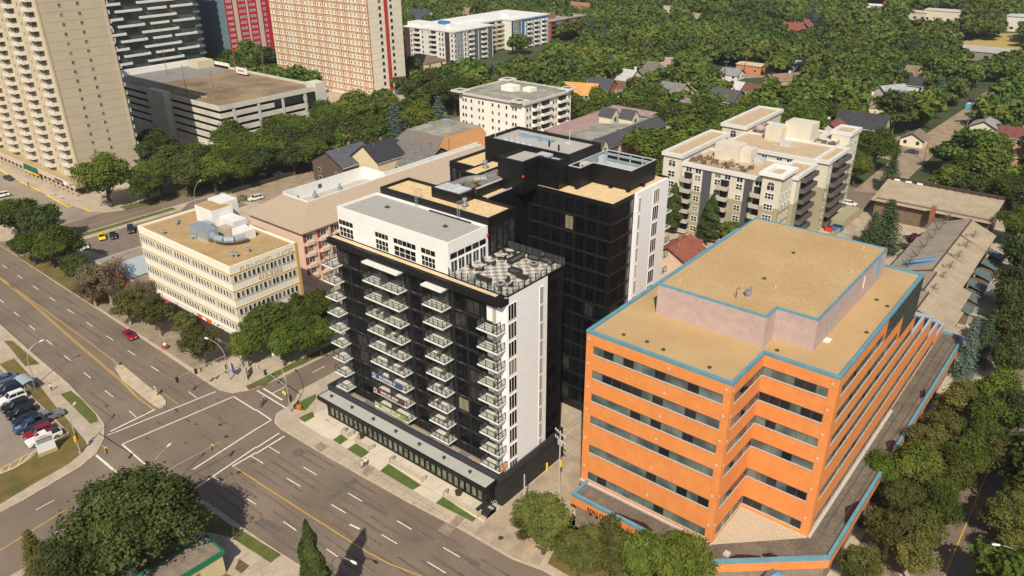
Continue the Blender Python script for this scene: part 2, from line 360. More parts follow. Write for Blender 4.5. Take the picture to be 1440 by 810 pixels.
lot('alley', [(-61.6, 65.5), (-61.6, 240), (-52.6, 240), (-52.6, 79), (-50.0, 66.6), (-54, 65.2)], mat('alley_concrete', (.36, .29, .21), .9, var=.22, scale=.3, fine=.12), .126)
lot('lawn', [(-52.4, 78), (-49.3, 67.6), (-30, 68), (-14, 68.5), (-14, 84), (-18, 86), (-28, 75.5), (-52.2, 75.5)], lawnd, .13)
lot('dirt_strip', [(-9.6, 80), (-9.6, 180), (-16, 180), (-16, 80)], mat('mulch', (.12, .09, .06), .95, col2=(.27, .21, .13), scale=.6, fine=.25), .13)
lot('parking_lot', [(-228.8, 118), (-228.8, 128), (-212, 128), (-212, 112), (-192, 112), (-192, 84), (-224, 78), (-224, 112)], mat('gravel_lot', (.19, .15, .12), .9, var=.15, scale=.3, fine=.15), .126)
lot('lawn', [(-228.4, 130), (-228.4, 162), (-226, 162), (-226, 130)], lawn, .13)
lot('dirt_lot', [(-225.6, 131), (-225.6, 165), (-192, 165), (-192, 131)], dirt, .13)
lot('lawn', [(-228.8, 72), (-228.8, 112), (-226.4, 112), (-226.4, 72)], lawn, .13)
lot('lawn', [(-238, 102), (-238, 320), (-242, 320), (-242, 102)], lawn, .13)
lot('lawn', [(-180, 64.9), (-226, 65.8), (-226, 72), (-180, 70)], lawnd, .13)
lot('dirt_strip', [(-180, 65.3), (-180, 76.5), (-136, 76.5), (-136, 64.5)], mat('tree_pit_ground', (.20, .16, .12), .95, col2=(.30, .24, .17), scale=.5, fine=.2), .13)
lot('parking_lot', [(-240.5, 76), (-620, 78.5), (-620, 96.8), (-300, 93), (-262, 92.3), (-246, 94.1), (-241.3, 96.6)], mat('tan_lot', (.27, .225, .17), .9, var=.14, scale=.15, fine=.12), .008)
lot('alley', [(-68.2, 258), (-68.6, 300), (-76, 303), (-76, 336), (-68.6, 338), (-66, 400), (-66, 470), (-60, 470), (-59, 400), (-58, 300), (-57.5, 262)], dirt, .02)
lot('garden_path', [(-13.2, 158), (-12.6, 262), (-10.6, 262), (-10.4, 158)], conc, .134)
lot('driveway', [(-9.5, 152), (-4, 160), (-3, 172), (2, 185), (30, 185), (30, 160), (4, 150), (-2, 146)], asphd, .134)
# paint on the road
mk = MB(); my = MB()
def line(b, p, q, wd, z=.006):
    p = Vector(p[:2]); q = Vector(q[:2]); d = (q-p).normalized(); n = Vector((-d.y, d.x))*wd/2
    b.face([(*(p-n), z), (*(q-n), z), (*(q+n), z), (*(p+n), z)])
def pl(b, f, wd, *pts):
    w_ = GP(f, *pts)
    for p, q in zip(w_, w_[1:]): line(b, p, q, wd)
for k in range(26):
    x = -222.1+k*9.85-98.5; 
    if x > -134: break
    y = 61.05-(x+222)*.0178; line(mk, (x-1.6, y+.02), (x+1.6, y-.02), .17)
for k in range(20):
    x = -201.2+k*9.9-99
    if x > -140: break
    y = 52.4-(x+201)*.052; line(mk, (x-1.6, y+.06), (x+1.6, y-.06), .17)
for a in ([(0, 315), (30, 335)], [(200, 350), (257, 384)], [(388, 460), (448, 495)], [(595, 577), (657, 614)], [(790, 690), (860, 730)], [(130, 397), (187, 432)], [(317, 508), (378, 544)], [(530, 635), (595, 674)], [(722, 750), (800, 797)], [(115, 580), (170, 618)], [(297, 695), (350, 733)], [(55, 265), (100, 292)]):
    pl(mk, zD, .17, *a)
for a in ([(445, 27), (478, 55)], [(545, 113), (575, 140)], [(795, 32), (830, 58)], [(150, 532), (228, 490)], [(232, 628), (258, 612)], [(900, 390), (937, 415)], [(1033, 478), (1080, 508)]): pl(mk, zB, .16, *a)
pl(mk, zX, .17, (1060, 425), (1150, 378))
pl(mk, zB, .32, (465, 200), (655, 107)); pl(mk, zB, .26, (455, 216), (910, 32)); pl(mk, zB, .26, (515, 254), (985, 53), (1080, 112))
pl(mk, zB, .3, (515, 254), (668, 388)); pl(mk, zB, .4, (405, 300), (495, 376)); pl(mk, zB, .28, (815, 360), (1080, 190)); pl(mk, zB, .28, (790, 463), (1080, 266)); pl(mk, zB, .3, (980, 347), (1080, 290))
pl(mk, zD, .26, (0, 108), (65, 152), (0, 190)); pl(mk, zD, .28, (0, 270), (98, 207)); pl(mk, zD, .32, (0, 293), (120, 220)); pl(mk, zX, .28, (665, 552), (875, 680)); pl(mk, zX, .36, (710, 538), (845, 620)); pl(mk, zX, .2, (775, 572), (870, 525))
pl(mk, zB, .16, (1060, 305), (1080, 316)); pl(mk, zD, .3, (395, 592), (437, 612))
struct(mk.build('lane_markings', white))
for off in (0, .32): 
    p = [(-330, 58.5+off), (-215.1, 57.3+off), (-194.3, 56.3+off), (-176.3, 55.0+off), (-160.3, 53.9+off), (-144.9, 53.0+off), (-136, 52.1+off*.3), (-129.8, 52.05+off*.3)]
    for a, b in zip(p, p[1:]): line(my, a, b, .13)
for a, b in zip([(-250, 57.9), (-197, 57.1), (-179.7, 56.7), (-163.9, 56.3), (-151.2, 55.8)], [(-197, 57.1), (-179.7, 56.7), (-163.9, 56.3), (-151.2, 55.8), (-150.5, 55.5)]): line(my, a, b, .13)
pl(my, zB, .16, (985, 348), (1080, 408)); pl(my, zD, .16, (0, 410), (250, 570), (480, 715), (560, 757), (700, 812), (800, 860))
pl(my, zB, .16, (0, 702), (120, 627), (290, 523)); pl(my, zX, .1, (0, 575), (110, 655))
for a in ([(520, 790-540), (520, 790-540)],): pass
line(my, (-4.75, 60), (-4.8, 330), .16); line(my, (-233.8, 66), (-233.8, 330), .13)
struct(my.build('centre_lines', yellow))
mb = MB()
for a in ([(0, 420), (70, 470)], [(110, 500), (130, 508)], [(155, 520), (310, 592), (325, 582)], [(350, 620), (530, 715), (550, 703)], [(635, 718), (680, 745)], [(0, 728), (40, 755)]):
    w_ = GP(zW, *a)
    for p, q in zip(w_, w_[1:]): line(mb, p, q, .55, .135)
for a in ([(310, 590), (130, 640)], [(435, 680), (270, 722)]):
    w_ = GP(zW, *a); line(mb, w_[0], w_[1], .2, .14)
for a in ([(0, 362), (125, 293)], [(0, 375), (0, 362)], [(35, 365), (48, 335)], [(75, 345), (92, 315)], [(5, 378), (12, 352)]):
    w_ = GP(zB, *a); line(mb, w_[0], w_[1], .16, .138)
struct(mb.build('kerb_paint', yellowb))
mw = MB()
for a in ([(0, 382), (60, 358), (100, 335), (140, 290), (168, 277)], [(215, 250), (275, 215)]):
    w_ = GP(zB, *a)
    for p, q in zip(w_, w_[1:]): line(mw, p, q, .3, .2)
struct(mw.build('lot_kerb', concl))
# kerb faces a little lighter than the paving
kb = MB()
def kerb(pts, wd=.18, z=.128):
    for p, q in zip(pts, pts[1:]): line(kb, p, q, wd, z)
kerb([(x, y+.1) for x, y in NEb[3:15]]); kerb([(-330, 67.0), (-224, 65.85), (-202, 65.25), (-175, 64.85), (-148, 64.15), (-139, 63.85), (-126, 63.55), (-122.8, 64.6), (-121.2, 66.9), (-120.6, 69.6), (-120.1, 74), (-119.9+-.0, 89)])
kerb([(x, y-.1) for x, y in SWb[1:12]]); kerb([(-103, 43.4), (-98.9, 44.1), (-83.7, 44.6), (-76.7, 45.1), (-60, 45.8), (-9, 46.7)]); kerb([(-113.4, 73.1), (-113.4, 120)])
struct(kb.build('kerb', mat('kerb_concrete', (.50, .42, .31), .9, var=.2, scale=1)))
# expansion joints, patches, manholes
jt = MB()
for x in np.arange(-100, -50, 3.0): line(jt, (x, 63.8), (x, 66.4), .05, .1275)
for y0 in (65.2,): line(jt, (-104, y0), (-52, y0+.6), .05, .1277)
for x in np.arange(-104, -62, 2.4): line(jt, (x, 68.9), (x, 71), .04, .1395)
for x in np.arange(-170, -126, 2.6): line(jt, (x, 40.6+(-x-126)*.035), (x+.05, 44.0+(-x-126)*.045), .05, .1275)
for x in np.arange(-100, -60, 2.6): line(jt, (x, 40.0), (x, 42.0), .05, .1275)
struct(jt.build('paving_joints', mat('joint', (.14, .11, .085), .95)))
pt = MB()
for q in ([(145, 290), (185, 268), (212, 290), (170, 310)], [(645, 650), (675, 628), (712, 652), (680, 675)], [(285, 490), (410, 395), (440, 408), (310, 498)], [(500, 300), (620, 352), (600, 372), (480, 318)], [(20, 560), (120, 610), (105, 632), (8, 580)], [(430, 470), (560, 545), (548, 560), (418, 484)], [(840, 700), (950, 755), (940, 770), (828, 714)]):
    pt.face([(*p, .004) for p in GP(zD, *q)])
struct(pt.build('road_patches', mat('patch', (.125, .108, .094), .9, var=.2, scale=1.5, fine=.1)))
pt = MB()
for q in ([(245, 265), (275, 248), (305, 270), (272, 290)], [(445, 375), (470, 345), (500, 358), (470, 395)], [(765, 620), (800, 590), (840, 610), (810, 645)], [(815, 590), (850, 555), (882, 570), (845, 608)]):
    pt.face([(*p, .1305) for p in GP(zD, *q)])
struct(pt.build('paving_patches', mat('patch2', (.27, .21, .155), .9, var=.2, scale=1.5)))
mh = MB()
for x, y in [zB(930, 172), zB(955, 222), zB(1008, 373), zD(1033, 652)]:
    g = G(x, y); mh.tube((g[0], g[1], 0.0), (g[0], g[1], .14 if y > 700 else .012), .42, n=14)
struct(mh.build('manhole_covers', mat('iron', (.05, .04, .035), .7)))
# long dark tyre and seam marks in the asphalt
sm = MB(); rr = random.Random(3)
for k in range(70):
    x = rr.uniform(-215, -60); y = rr.choice([46.5, 50.5, 53.5, 58, 62]) + rr.uniform(-.6, .6)
    a = [(x, y)]; 
    for j in range(rr.randint(3, 7)): a.append((a[-1][0]+rr.uniform(.8, 2.5), a[-1][1]+rr.uniform(-.25, .25)))
    for p, q in zip(a, a[1:]): line(sm, p, q, .05, .0045)
struct(sm.build('asphalt_cracks', mat('crack', (.06, .05, .045), .95)))
tm_ = MB(); rr = random.Random(12)
for (y, x0, x1) in ((46.6, -205, -132), (50.6, -200, -132), (59.0, -225, -126), (62.6, -225, -128), (47.2, -100, -58), (50.4, -100, -58), (54.4, -100, -55), (57.6, -100, -52), (61.6, -98, -50)):
    for o_ in (-.75, .75):
        x = x0
        while x < x1:
            L = rr.uniform(5, 16); yy = y+o_+(x-x0)*(-.02 if y > 55 and x < -120 else 0)+rr.uniform(-.06, .06); w_ = rr.uniform(.14, .3)
            tm_.face([(x, yy-w_, .0042), (min(x1, x+L), yy-w_*.5, .0042), (min(x1, x+L), yy+w_, .0042), (x, yy+w_*.6, .0042)]); x += L+rr.uniform(.5, 7)
struct(tm_.build('tyre_tracks', mat('tyre_track', (.105, .084, .068), .85, col2=(.16, .130, .104), scale=.3, fine=.2, fscale=3)))
oil = MB()
for k in range(26):
    x = rr.uniform(-140, -98); y = rr.choice([47, 50.5, 54.5, 58, 61.5])+rr.uniform(-.3, .3); r0 = rr.uniform(.15, .5); oil.face([(x+r0*(1.6+.5*math.sin(a*2.3+k))*math.cos(a), y+r0*(.7+.2*math.cos(a*3+k))*math.sin(a), .0048) for a in np.linspace(0, 6.0, 9)])
struct(oil.build('oil_stains', mat('oil', (.09, .072, .058), .7)))
# median island
isl = [G(*p) for p in ((161.5, 518), (172.5, 536), (195, 554.5), (217.5, 572), (223, 574.5), (229, 574), (233.5, 570), (233.5, 565), (229, 558.5), (215, 549), (193, 531), (173, 514.5), (165, 513.5))]
b = MB(); b.prism(isl, 0, .18, 0); struct(b.build('median_island', mat('island_paving', (.46, .38, .27), .9, var=.2, scale=.6, fine=.1)))
b = MB(); b.rim(isl, .16, .02, .2); struct(b.build('median_kerb', mat('kerb_concrete', (0, 0, 0))))
# ================================================================== black and white apartment tower
blk = mat('black_panel', (.008, .008, .009), .38, var=.35, scale=.35, fine=.12, fscale=2, spec=.4)
blkm = mat('black_metal', (.010, .010, .012), .4, var=.15, scale=1, spec=.3)
blkg = mat('black_glass', (.005, .006, .008), .16, var=.5, scale=.3, spec=.2, detail=1)
blkg2 = mat('dark_grey_glass', (.03, .036, .042), .12, var=.5, scale=.6, spec=.6, detail=1)
wht = wave_mat('white_panel', (.82, .82, .83), (.66, .66, .66), 1/3.04, 'Z', .55, .02, .04)
whp = mat('white_render', (.78, .77, .75), .6, var=.04, scale=.6)
grv = mat('gold_gravel', (.60, .43, .22), .95, col2=(.72, .54, .30), scale=.8, fine=.28, fscale=7, detail=5)
mem = mat('roof_membrane', (.36, .35, .32), .8, col2=(.44, .42, .38), scale=.35, fine=.06, fscale=4)
mem2 = wave_mat('roof_membrane_seamed', (.37, .36, .33), (.31, .30, .28), .5, 'X', .8, .05, .09)
steel = mat('galvanised', (.45, .48, .50), .4, var=.2, scale=2, metal=.6)
pal = mat('pale_metal', (.55, .58, .60), .45, var=.1, scale=2, metal=.2)
slabm = mat('balcony_slab', (.74, .73, .70), .7, var=.08, scale=2)
deckm = mat('balcony_floor', (.56, .53, .47), .85, var=.15, scale=1.5)
clearg = bpy.data.materials.new('balustrade_glass'); clearg.use_nodes = True; MATS['balustrade_glass'] = clearg
_n = clearg.node_tree.nodes; _l = clearg.node_tree.links; _b = _n['Principled BSDF']; _b.inputs['Base Color'].default_value = (.35, .40, .40, 1); _b.inputs['Roughness'].default_value = .08
_t = _n.new('ShaderNodeBsdfTransparent'); _t.inputs[0].default_value = (.93, .95, .94, 1); _m = _n.new('ShaderNodeMixShader'); _m.inputs[0].default_value = .07
_l.new(_t.outputs[0], _m.inputs[1]); _l.new(_b.outputs[0], _m.inputs[2]); _l.new(_m.outputs[0], _n['Material Output'].inputs[0])
T = thing('apartment_tower', 'black and white apartment tower with glass balconies and a roof terrace beside the avenue', 'apartment building', (-80, 90, 0))
zt = 35.5; XR = -62.4; XL = -99.2; YF = 74.8
b = MB(); b.box(XL, XR-.42, YF, 84.4, 4.9, zt-.4, 0); b.box(XL, XR-.45, 84.4, 88.8, 0, zt-.4, 0); b.build('wall', blk, T)
b = MB(); b.box(-103.4, -62.05, 72.6, 88.8, .1, 4.9, 0); b.box(-62.05, -61.9, 72.7, 88.8, .1, 3.9); b.build('podium', mat('podium_brick', (.020, .019, .020), .7, var=.25, scale=1.2, fine=.12), T)
# street canopy with lights, recessed shop front under it
b = MB(); b.box(-103.3, -62.9, 69.9, 72.55, 4.0, 4.85, 0); b.build('canopy', blkm, T)
b = MB(); b.box(-103.0, -63.1, 70.1, 72.4, 4.86, 4.90, 0); b.build('canopy_roof', wave_mat('canopy_top', (.40, .40, .37), (.28, .28, .26), .166, 'X', .7, .012, .1), T)
for x in np.arange(-100.8, -63, 5.6):
    b = MB(); b.tube((x, 71.2, 4.9), (x, 71.2, 5.25), .22, .12, 8); b.tube((x, 71.2, 5.25), (x, 71.2, 5.3), .3, n=8); b.build('roof_drain', mat('iron', (0, 0, 0)), T)
b = MB()
b.rim([(-103.4, 72.5), (-62.0, 72.5), (-62.0, 88.8), (-103.4, 88.8)], .35, 4.9, 5.9); b.build('parapet', mat('podium_coping', (.028, .030, .038), .5, var=.15, scale=1), T)
b = MB(); b.box(-103, -99.3, 72.9, 90, 4.9, 4.95, 0); b.box(-99.3, -62.5, 72.9, 74.75, 4.9, 4.95, 0)
for x0, x1 in ((-98.5, -95), (-92, -87), (-85, -79), (-77.5, -72), (-70, -66)): b.box(x0, x1, 73.0, 74.4, 4.96, 5.0, 1)
b.build('podium_terrace', [mat('terrace_grey', (.16, .15, .14), .8), mat('tan_deck', (.33, .26, .20), .8, var=.2, scale=2)], T)
b = MB(); b.box(-102.6, -63.4, 71.3, 72.58, .12, 4.0, 0); b.build('shop_front', blkm, T)
rects(T, 'shop_window', '-Y', 71.3, [(x, x+1.0, .6, 3.5) for x in np.arange(-101.6, -64.5, 1.28)], [mat('shop_glass', (.14, .16, .11), .1, var=.5, scale=.9, spec=.6), blkm], frame=.1, hmull=0)
b = MB()
for k in range(6): b.box(-62.9-.0, -61.95, 68.5+.36*k, 70.8, .13, .13+.16*(6-k) if 0 else .13+.15*k+.15, 0)
b.build('step', conc, T)
b = MB(); b.box(-64.2, -61.95, 69.0, 71.2, .13, 1.0, 0); b.build('planter', mat('podium_brick', (0, 0, 0)), T)
# cornice with gold ledge
b = MB(); b.box(-99.9, -62.3, 73.55, 75.2, zt-.95, zt, 0); b.box(-99.9, -99.2, 75.2, 84.3, zt-.95, zt, 0); b.build('cornice', mat('cornice_black', (.010, .0095, .011), .5, var=.2, scale=1, spec=.3), T)
b = MB(); b.box(-99.6, -64.0, 74.3, 75.1, zt, zt+.05, 0); b.build('gold_ledge', mat('gold_ledge', (.66, .50, .29), .9, var=.12, scale=2, fine=.1), T)
# white end wall
b = MB(); b.box(XR-.4, XR, 74.85, 84.35, 3.9, zt+.02, 0); b.box(XR-1.6, XR-.4, 74.7, 74.86, 4.9, zt-1.0, 0)
b.build('white_wall', wht, T)
b = MB(); b.box(XR, XR+.14, 74.8, 84.4, 3.75, 3.9, 0); b.build('base_trim', whp, T)
ww = []
for k in range(10):
    z1 = 34.35-3.04*k
    ww.append((75.05, 77.0, z1-2.65, z1)); ww.append((82.4, 83.35, z1-2.95, z1))
def stripwin(par, face, at, lst, name='window', gl=None):
    """tall windows split by white mullions: frame > pane"""
    rects(par, name, face, at, lst, [gl or blkg, whp], frame=.07, mull=2, hmull=1, sub=True)
rects(T, 'window', '+X', XR, ww, [blkg, whp], frame=.09, mull=2, sub=True)
# black end wall beyond it
b = MB(); b.box(XR-.45, XR-.35, 84.45, 88.8, 0, zt-.4, 0); b.build('end_wall', blk, T)
rects(T, 'end_window', '+X', XR-.35, [(y, y+2.6, 34.2-3.04*k-2.3, 34.2-3.04*k) for k in range(10) for y in (84.9,)], [blkg, blkm], frame=.05, mull=1)
# black front: glazing bays between the balconies
fr_ = []
for k in range(9):
    z0 = 6.9+3.02*k
    for x0, x1 in ((-98.6, -96.4), (-95.8, -93.4), (-81.6, -79.6), (-79.2, -77.6), (-72.4, -70.2), (-69.8, -67.4), (-90.2, -87.4), (-86.0, -83.2), (-76.8, -73.4)): fr_.append((x0, x1, z0, z0+2.35))
    fr_.append((-66.2, -64.6, z0, z0+2.35))
rects(T, 'bay_window', '-Y', YF, fr_, [blkg, blkm], frame=.07, mull=1)
b = MB()
for k in range(10): b.box(XL, XR-1.6, YF-.05, YF, 6.45+3.02*k, 6.75+3.02*k, 0)
for x in (-96.1, -93.1, -91.0, -82.2, -79.4, -77.4, -72.8, -70.0, -67.0): b.box(x-.07, x+.07, YF-.09, YF-.001, 5, zt-1, 0)
b.build('facade_grid', mat('facade_grid', (.024, .025, .027), .35, var=.3, scale=1), T)
for k in range(9):
    for x in (-94.6, -81.0, -71.4): b = MB(); b.box(x-.4, x+.4, YF-.13, YF-.05, 6.55+3.02*k, 6.70+3.02*k, 0); b.build('vent_grille', mat('vent_grey', (.09, .09, .10), .5), T)
b = MB()
for k in range(10):
    if k < 9: b.box(-66.0, -64.9, YF-.12, YF-.05, 6.9+3.02*k, 9.3+3.02*k, 0); b.box(-64.85, -64.3, YF-.13, YF-.05, 6.7+3.02*k, 9.4+3.02*k, 1); b.box(-64.25, -63.9, YF-.14, YF-.06, 6.9+3.02*k, 9.3+3.02*k, 0)
b.build('pilaster', [mat('white_render', (0, 0, 0)), mat('cream_panel', (.42, .38, .30), .7)], T)
# ---- balconies
def balcony(x0, x1, y0, y1, posts=5, side='both', split=None, z=0.0, door=True):
    """slab (top at z=0) > deck; railing; glass. local coords relative to slab top"""
    o = bpy.data.objects.new('balcony', None)
    b = MB(); b.box(x0, x1, y0, y1, -.24, 0, 0)
    b.box(x0+.08, x1-.08, y0+.08, y1, 0.0, .02, 1)
    return b
def make_balcony(x0, x1, y0, y1, z, par, nf, left=True, right=True, front=True, furn=None):
    sl = MB(); sl.box(x0, x1, y0, y1, z-.26, z, 0); sl.box(x0+.1, x1-.1, y0+.1, y1-.01, z, z+.03, 1)
    s = sl.build('balcony', [slabm, deckm], par)
    r = MB(); g = MB(); h = 1.1; t = .035
    def run(p, q, n):
        for k in range(n+1):
            x = p[0]+(q[0]-p[0])*k/n; y = p[1]+(q[1]-p[1])*k/n; r.box(x-t, x+t, y-t, y+t, z, z+h)
        dx = 1 if abs(q[0]-p[0]) > abs(q[1]-p[1]) else 0
        for zz in (z+.1, z+h):
            r.box(min(p[0], q[0])-t, max(p[0], q[0])+t, min(p[1], q[1])-t, max(p[1], q[1])+t, zz-t, zz+t)
        e = .008
        if dx: g.box(min(p[0], q[0]), max(p[0], q[0]), p[1]-e, p[1]+e, z+.16, z+h-.06)
        else: g.box(p[0]-e, p[0]+e, min(p[1], q[1]), max(p[1], q[1]), z+.16, z+h-.06)
    i = .09
    if front: run((x0+i, y0+i), (x1-i, y0+i), nf)
    if left: run((x0+i, y0+i), (x0+i, y1-.1), 2)
    if right: run((x1-i, y0+i), (x1-i, y1-.1), 2)
    r.build('railing', blkm, s); g.build('glass_panel', clearg, s)
    return s
bt = random.Random(5)
glow = mat('balcony_screen', (.5, .49, .43), .8, var=.1, scale=3)
for k in range(9):
    z = 30.85-3.02*k
    s = make_balcony(-90.7, -82.5, 72.75, YF-.06, z, T, 6)
    p = MB(); p.box(-86.75, -86.6, 73.1, YF-.1, z+.03, z+2.3); p.build('divider', mat('divider_grey', (.05, .055, .06), .3), s)
    make_balcony(-77.3, -73.15, 72.75, YF-.06, z, T, 4)
    make_balcony(-66.4, -63.3, 72.75, YF-.15, z-.35, T, 2)
    make_balcony(-63.28, -62.5, 72.75, YF-.15, z-.35, T, 1, left=False)
    make_balcony(-101.0, -98.0, 72.75, 76.2, z-.1, T, 2)
    if k < 9:
        for x0, x1 in ((-90.3, -87.0), (-86.3, -83.0), (-77.0, -73.5)):
            q = MB(); q.box(x0, x1, YF-.13, YF-.1, z+.1, z+2.35); q.build('sliding_door', blkg2, T)
            q = MB(); zz = z+.05
            if bt.random() < .35:
                xx = bt.uniform(x0+.3, x1-1.2); q.box(xx, xx+.6, 73.5, 74.1, zz+.4, zz+.48); q.box(xx, xx+.6, 74.02, 74.1, zz+.48, zz+.9); q.box(xx+.05, xx+.55, 73.55, 74.0, zz, zz+.4, 0)
                tag(q.build('patio_chair', mat('patio_furniture', (.12, .10, .09), .7)), 'small dark patio chair behind the glass of a tower balcony', 'chair', 'chairs on the tower balconies')
# balcony canopies
for x0, x1 in ((-90.6, -82.6), (-77.4, -73.2)):
    b = MB(); b.box(x0, x1, 72.8, YF-.06, 33.8, 34.05); b.build('balcony_canopy', slabm, T)
for k in range(1): pass
# left end white corner behind the corner balconies
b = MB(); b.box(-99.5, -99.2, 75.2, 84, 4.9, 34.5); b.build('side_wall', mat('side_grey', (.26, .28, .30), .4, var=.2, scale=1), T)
b = MB()
for k in range(10): b.box(-98.9, -98.2, YF-.12, YF-.05, 6.9+3.02*k, 9.4+3.02*k) if k < 9 else None
b.build('corner_window', blkg2, T)
# banners on the balconies
def banner(x0, x1, z, col, name, lab, face='Y', at=72.68, curve=False):
    b = MB(); n = 10; pts = []
    if face == 'Y':
        for k in range(n+1):
            x = x0+(x1-x0)*k/n; lo = z-.02+(.25*max(0, 1-k/3) if curve else 0); pts.append((x, at-.03*math.sin(k*1.7), lo, z+1.08))
        for p, q in zip(pts, pts[1:]):
            b.face([(p[0], p[1], p[2]), (q[0], q[1], q[2]), (q[0], q[1], q[3]), (p[0], p[1], p[3])], 0)
            b.face([(p[0], p[1]+.012, p[2]), (p[0], p[1]+.012, p[3]), (q[0], q[1]+.012, q[3]), (q[0], q[1]+.012, q[2])], 0)
        r_ = random.Random(int(abs(z*10))); x = x0+2.0
        while x < x1-1.2:      # two lines of small pale lettering strokes
            w_ = r_.uniform(.12, .2); b.box(x, x+w_, at-.07, at-.05, z+.52, z+.86, 1); b.box(x+w_+.03, x+w_+.12, at-.07, at-.05, z+.55, z+.72, 1); x += w_+.22 + (.25 if r_.random() < .18 else 0)
        x = x0+2.0
        while x < x1-1.6:
            w_ = r_.uniform(.07, .12); b.box(x, x+w_, at-.07, at-.05, z+.22, z+.36, 1); x += w_+.09 + (.15 if r_.random() < .2 else 0)
        for a in range(14):    # ring emblem
            u = 2*math.pi*a/14; v_ = 2*math.pi*(a+1)/14; cx = x0+.6; cz = z+.55
            b.face([(cx+.36*math.cos(u), at-.06, cz+.36*math.sin(u)), (cx+.36*math.cos(v_), at-.06, cz+.36*math.sin(v_)), (cx+.24*math.cos(v_), at-.06, cz+.24*math.sin(v_)), (cx+.24*math.cos(u), at-.06, cz+.24*math.sin(u))][::-1], 1)
        b.box(x0+.75, x0+.95, at-.07, at-.05, z+.15, z+.35, 1)
    else:
        b.box(at, at+.03, x0, x1, z, z+1.05, 0)
        for a in range(12):
            u = 2*math.pi*a/12; v_ = 2*math.pi*(a+1)/12; cy = x1-.45; cz = z+.6
            b.face([(at+.045, cy+.34*math.cos(u), cz+.34*math.sin(u)), (at+.045, cy+.34*math.cos(v_), cz+.34*math.sin(v_)), (at+.045, cy+.2*math.cos(v_), cz+.2*math.sin(v_)), (at+.045, cy+.2*math.cos(u), cz+.2*math.sin(u))], 1)
        for k in range(4): b.box(at+.03, at+.05, x0+.15+k*.14, x0+.24+k*.14, z+.4, z+.6, 1)
    o = b.build('banner', [mat(name, col, .7), mat('banner_lettering', (.75, .75, .72), .7)]); tag(o, lab, 'banner', 'advertising banners on the tower balconies')
z7 = 30.85-3.02*6
banner(-90.6, -83.3, z7, (.045, .07, .18), 'banner_blue', 'dark blue banner with white lettering on the long balcony above the maroon one')
banner(-90.6, -83.1, z7-3.02, (.10, .025, .03), 'banner_maroon', 'maroon banner with white lettering on the long balcony between the blue and green ones')
banner(-90.6, -83.0, z7-6.04, (.22, .27, .07), 'banner_green', 'pale green banner with white lettering on the lowest long balcony', curve=True)
banner(72.9, 74.7, 30.85-3.02*8-.35, (.62, .20, .03), 'banner_orange', 'orange banner on the lowest corner balcony beside the white wall', 'X', -62.44)
# ---- white penthouse on the front wing
b = MB(); P0 = [(-98.8, 75.5), (-73.9, 75.5), (-73.9, 84.3), (-98.8, 84.3)]; b.box(-98.8, -73.9, 75.5, 84.3, zt, 40.3, 0, skip='b'); b.rim(P0, .25, 40.3, 40.65, 0); b.build('penthouse_wall', whp, T)
b = MB(); b.face([(-98.5, 75.75, 40.33), (-74.15, 75.75, 40.33), (-74.15, 84.2, 40.33), (-98.5, 84.2, 40.33)]); b.build('penthouse_roof', mem2, T)
pw = []
for a, c_, n in ((-98.6, -95.1, 4), (-89.8, -86.8, 4), (-85.6, -80.7, 5), (-79.6, -76.6, 3)):
    pw.append((a, c_, 35.62, 37.4))
    for k in range(n): wd = (c_-a)/n; pw.append((a+k*wd+.08, a+(k+1)*wd-.08, 37.75, 38.5))
rects(T, 'penthouse_window', '-Y', 75.5, [(a, a+(c_-a), z0, z1) for a, c_, z0, z1 in pw if z1 < 37.5], [blkg, whp], frame=.1, mull=3, hmull=1, sub=True)
rects(T, 'clerestory_window', '-Y', 75.5, [p for p in pw if p[3] > 37.5], [blkg, blkm], frame=.04)
rects(T, 'penthouse_window', '+X', -73.9, [(75.8+k*1.62, 75.8+k*1.62+1.5, 35.62, 37.6) for k in range(5)], [blkg2, whp], frame=.1, mull=1, hmull=0, sub=True)
rects(T, 'clerestory_window', '+X', -73.9, [(75.85+k*1.62, 75.8+k*1.62+1.4, 37.95, 38.75) for k in range(5)], [blkg, blkm], frame=.04)
for x, y in ((-92.5, 80.8), (-79.2, 80.5)):
    b = MB(); b.box(x-.35, x+.35, y-.35, y+.35, 40.34, 40.46); b.tube((x, y, 40.4), (x, y, 40.7), .12, n=8); b.build('roof_drain', mat('iron', (0, 0, 0)), T)
b = MB(); b.box(-86, -77, 83.8, 84.25, 40.34, 40.5); b.build('roof_trough', blkm, T)
# ---- roof terrace
b = MB(); b.face([(-73.88, 75.2, zt+.03), (XR-.1, 75.2, zt+.03), (XR-.1, 88.8, zt+.03), (-73.88, 88.8, zt+.03)])
m = bpy.data.materials.new('terrace_pavers'); m.use_nodes = True; MATS['terrace_pavers'] = m
n_ = m.node_tree.nodes; l_ = m.node_tree.links; g_ = n_.new('ShaderNodeNewGeometry'); ck = n_.new('ShaderNodeTexChecker'); ck.inputs['Scale'].default_value = 1.15
mp = n_.new('ShaderNodeMapping'); mp.inputs['Scale'].default_value = (1, 1.0, 0); l_.new(g_.outputs['Position'], mp.inputs[0]); l_.new(mp.outputs[0], ck.inputs[0])
ck.inputs[1].default_value = (.56, .52, .46, 1); ck.inputs[2].default_value = (.25, .225, .20, 1); l_.new(ck.outputs[0], n_['Principled BSDF'].inputs['Base Color']); n_['Principled BSDF'].inputs['Roughness'].default_value = .8
b.build('terrace_floor', m, T)
b = MB(); g = MB()
b.box(-73.8, XR-.05, 75.0, 75.2, zt-.02, zt+.18); b.box(XR-.25, XR-.02, 75.2, 88.8, zt-.02, zt+.18); b.box(-73.8, XR-.05, 88.6, 88.8, zt-.02, zt+.18)
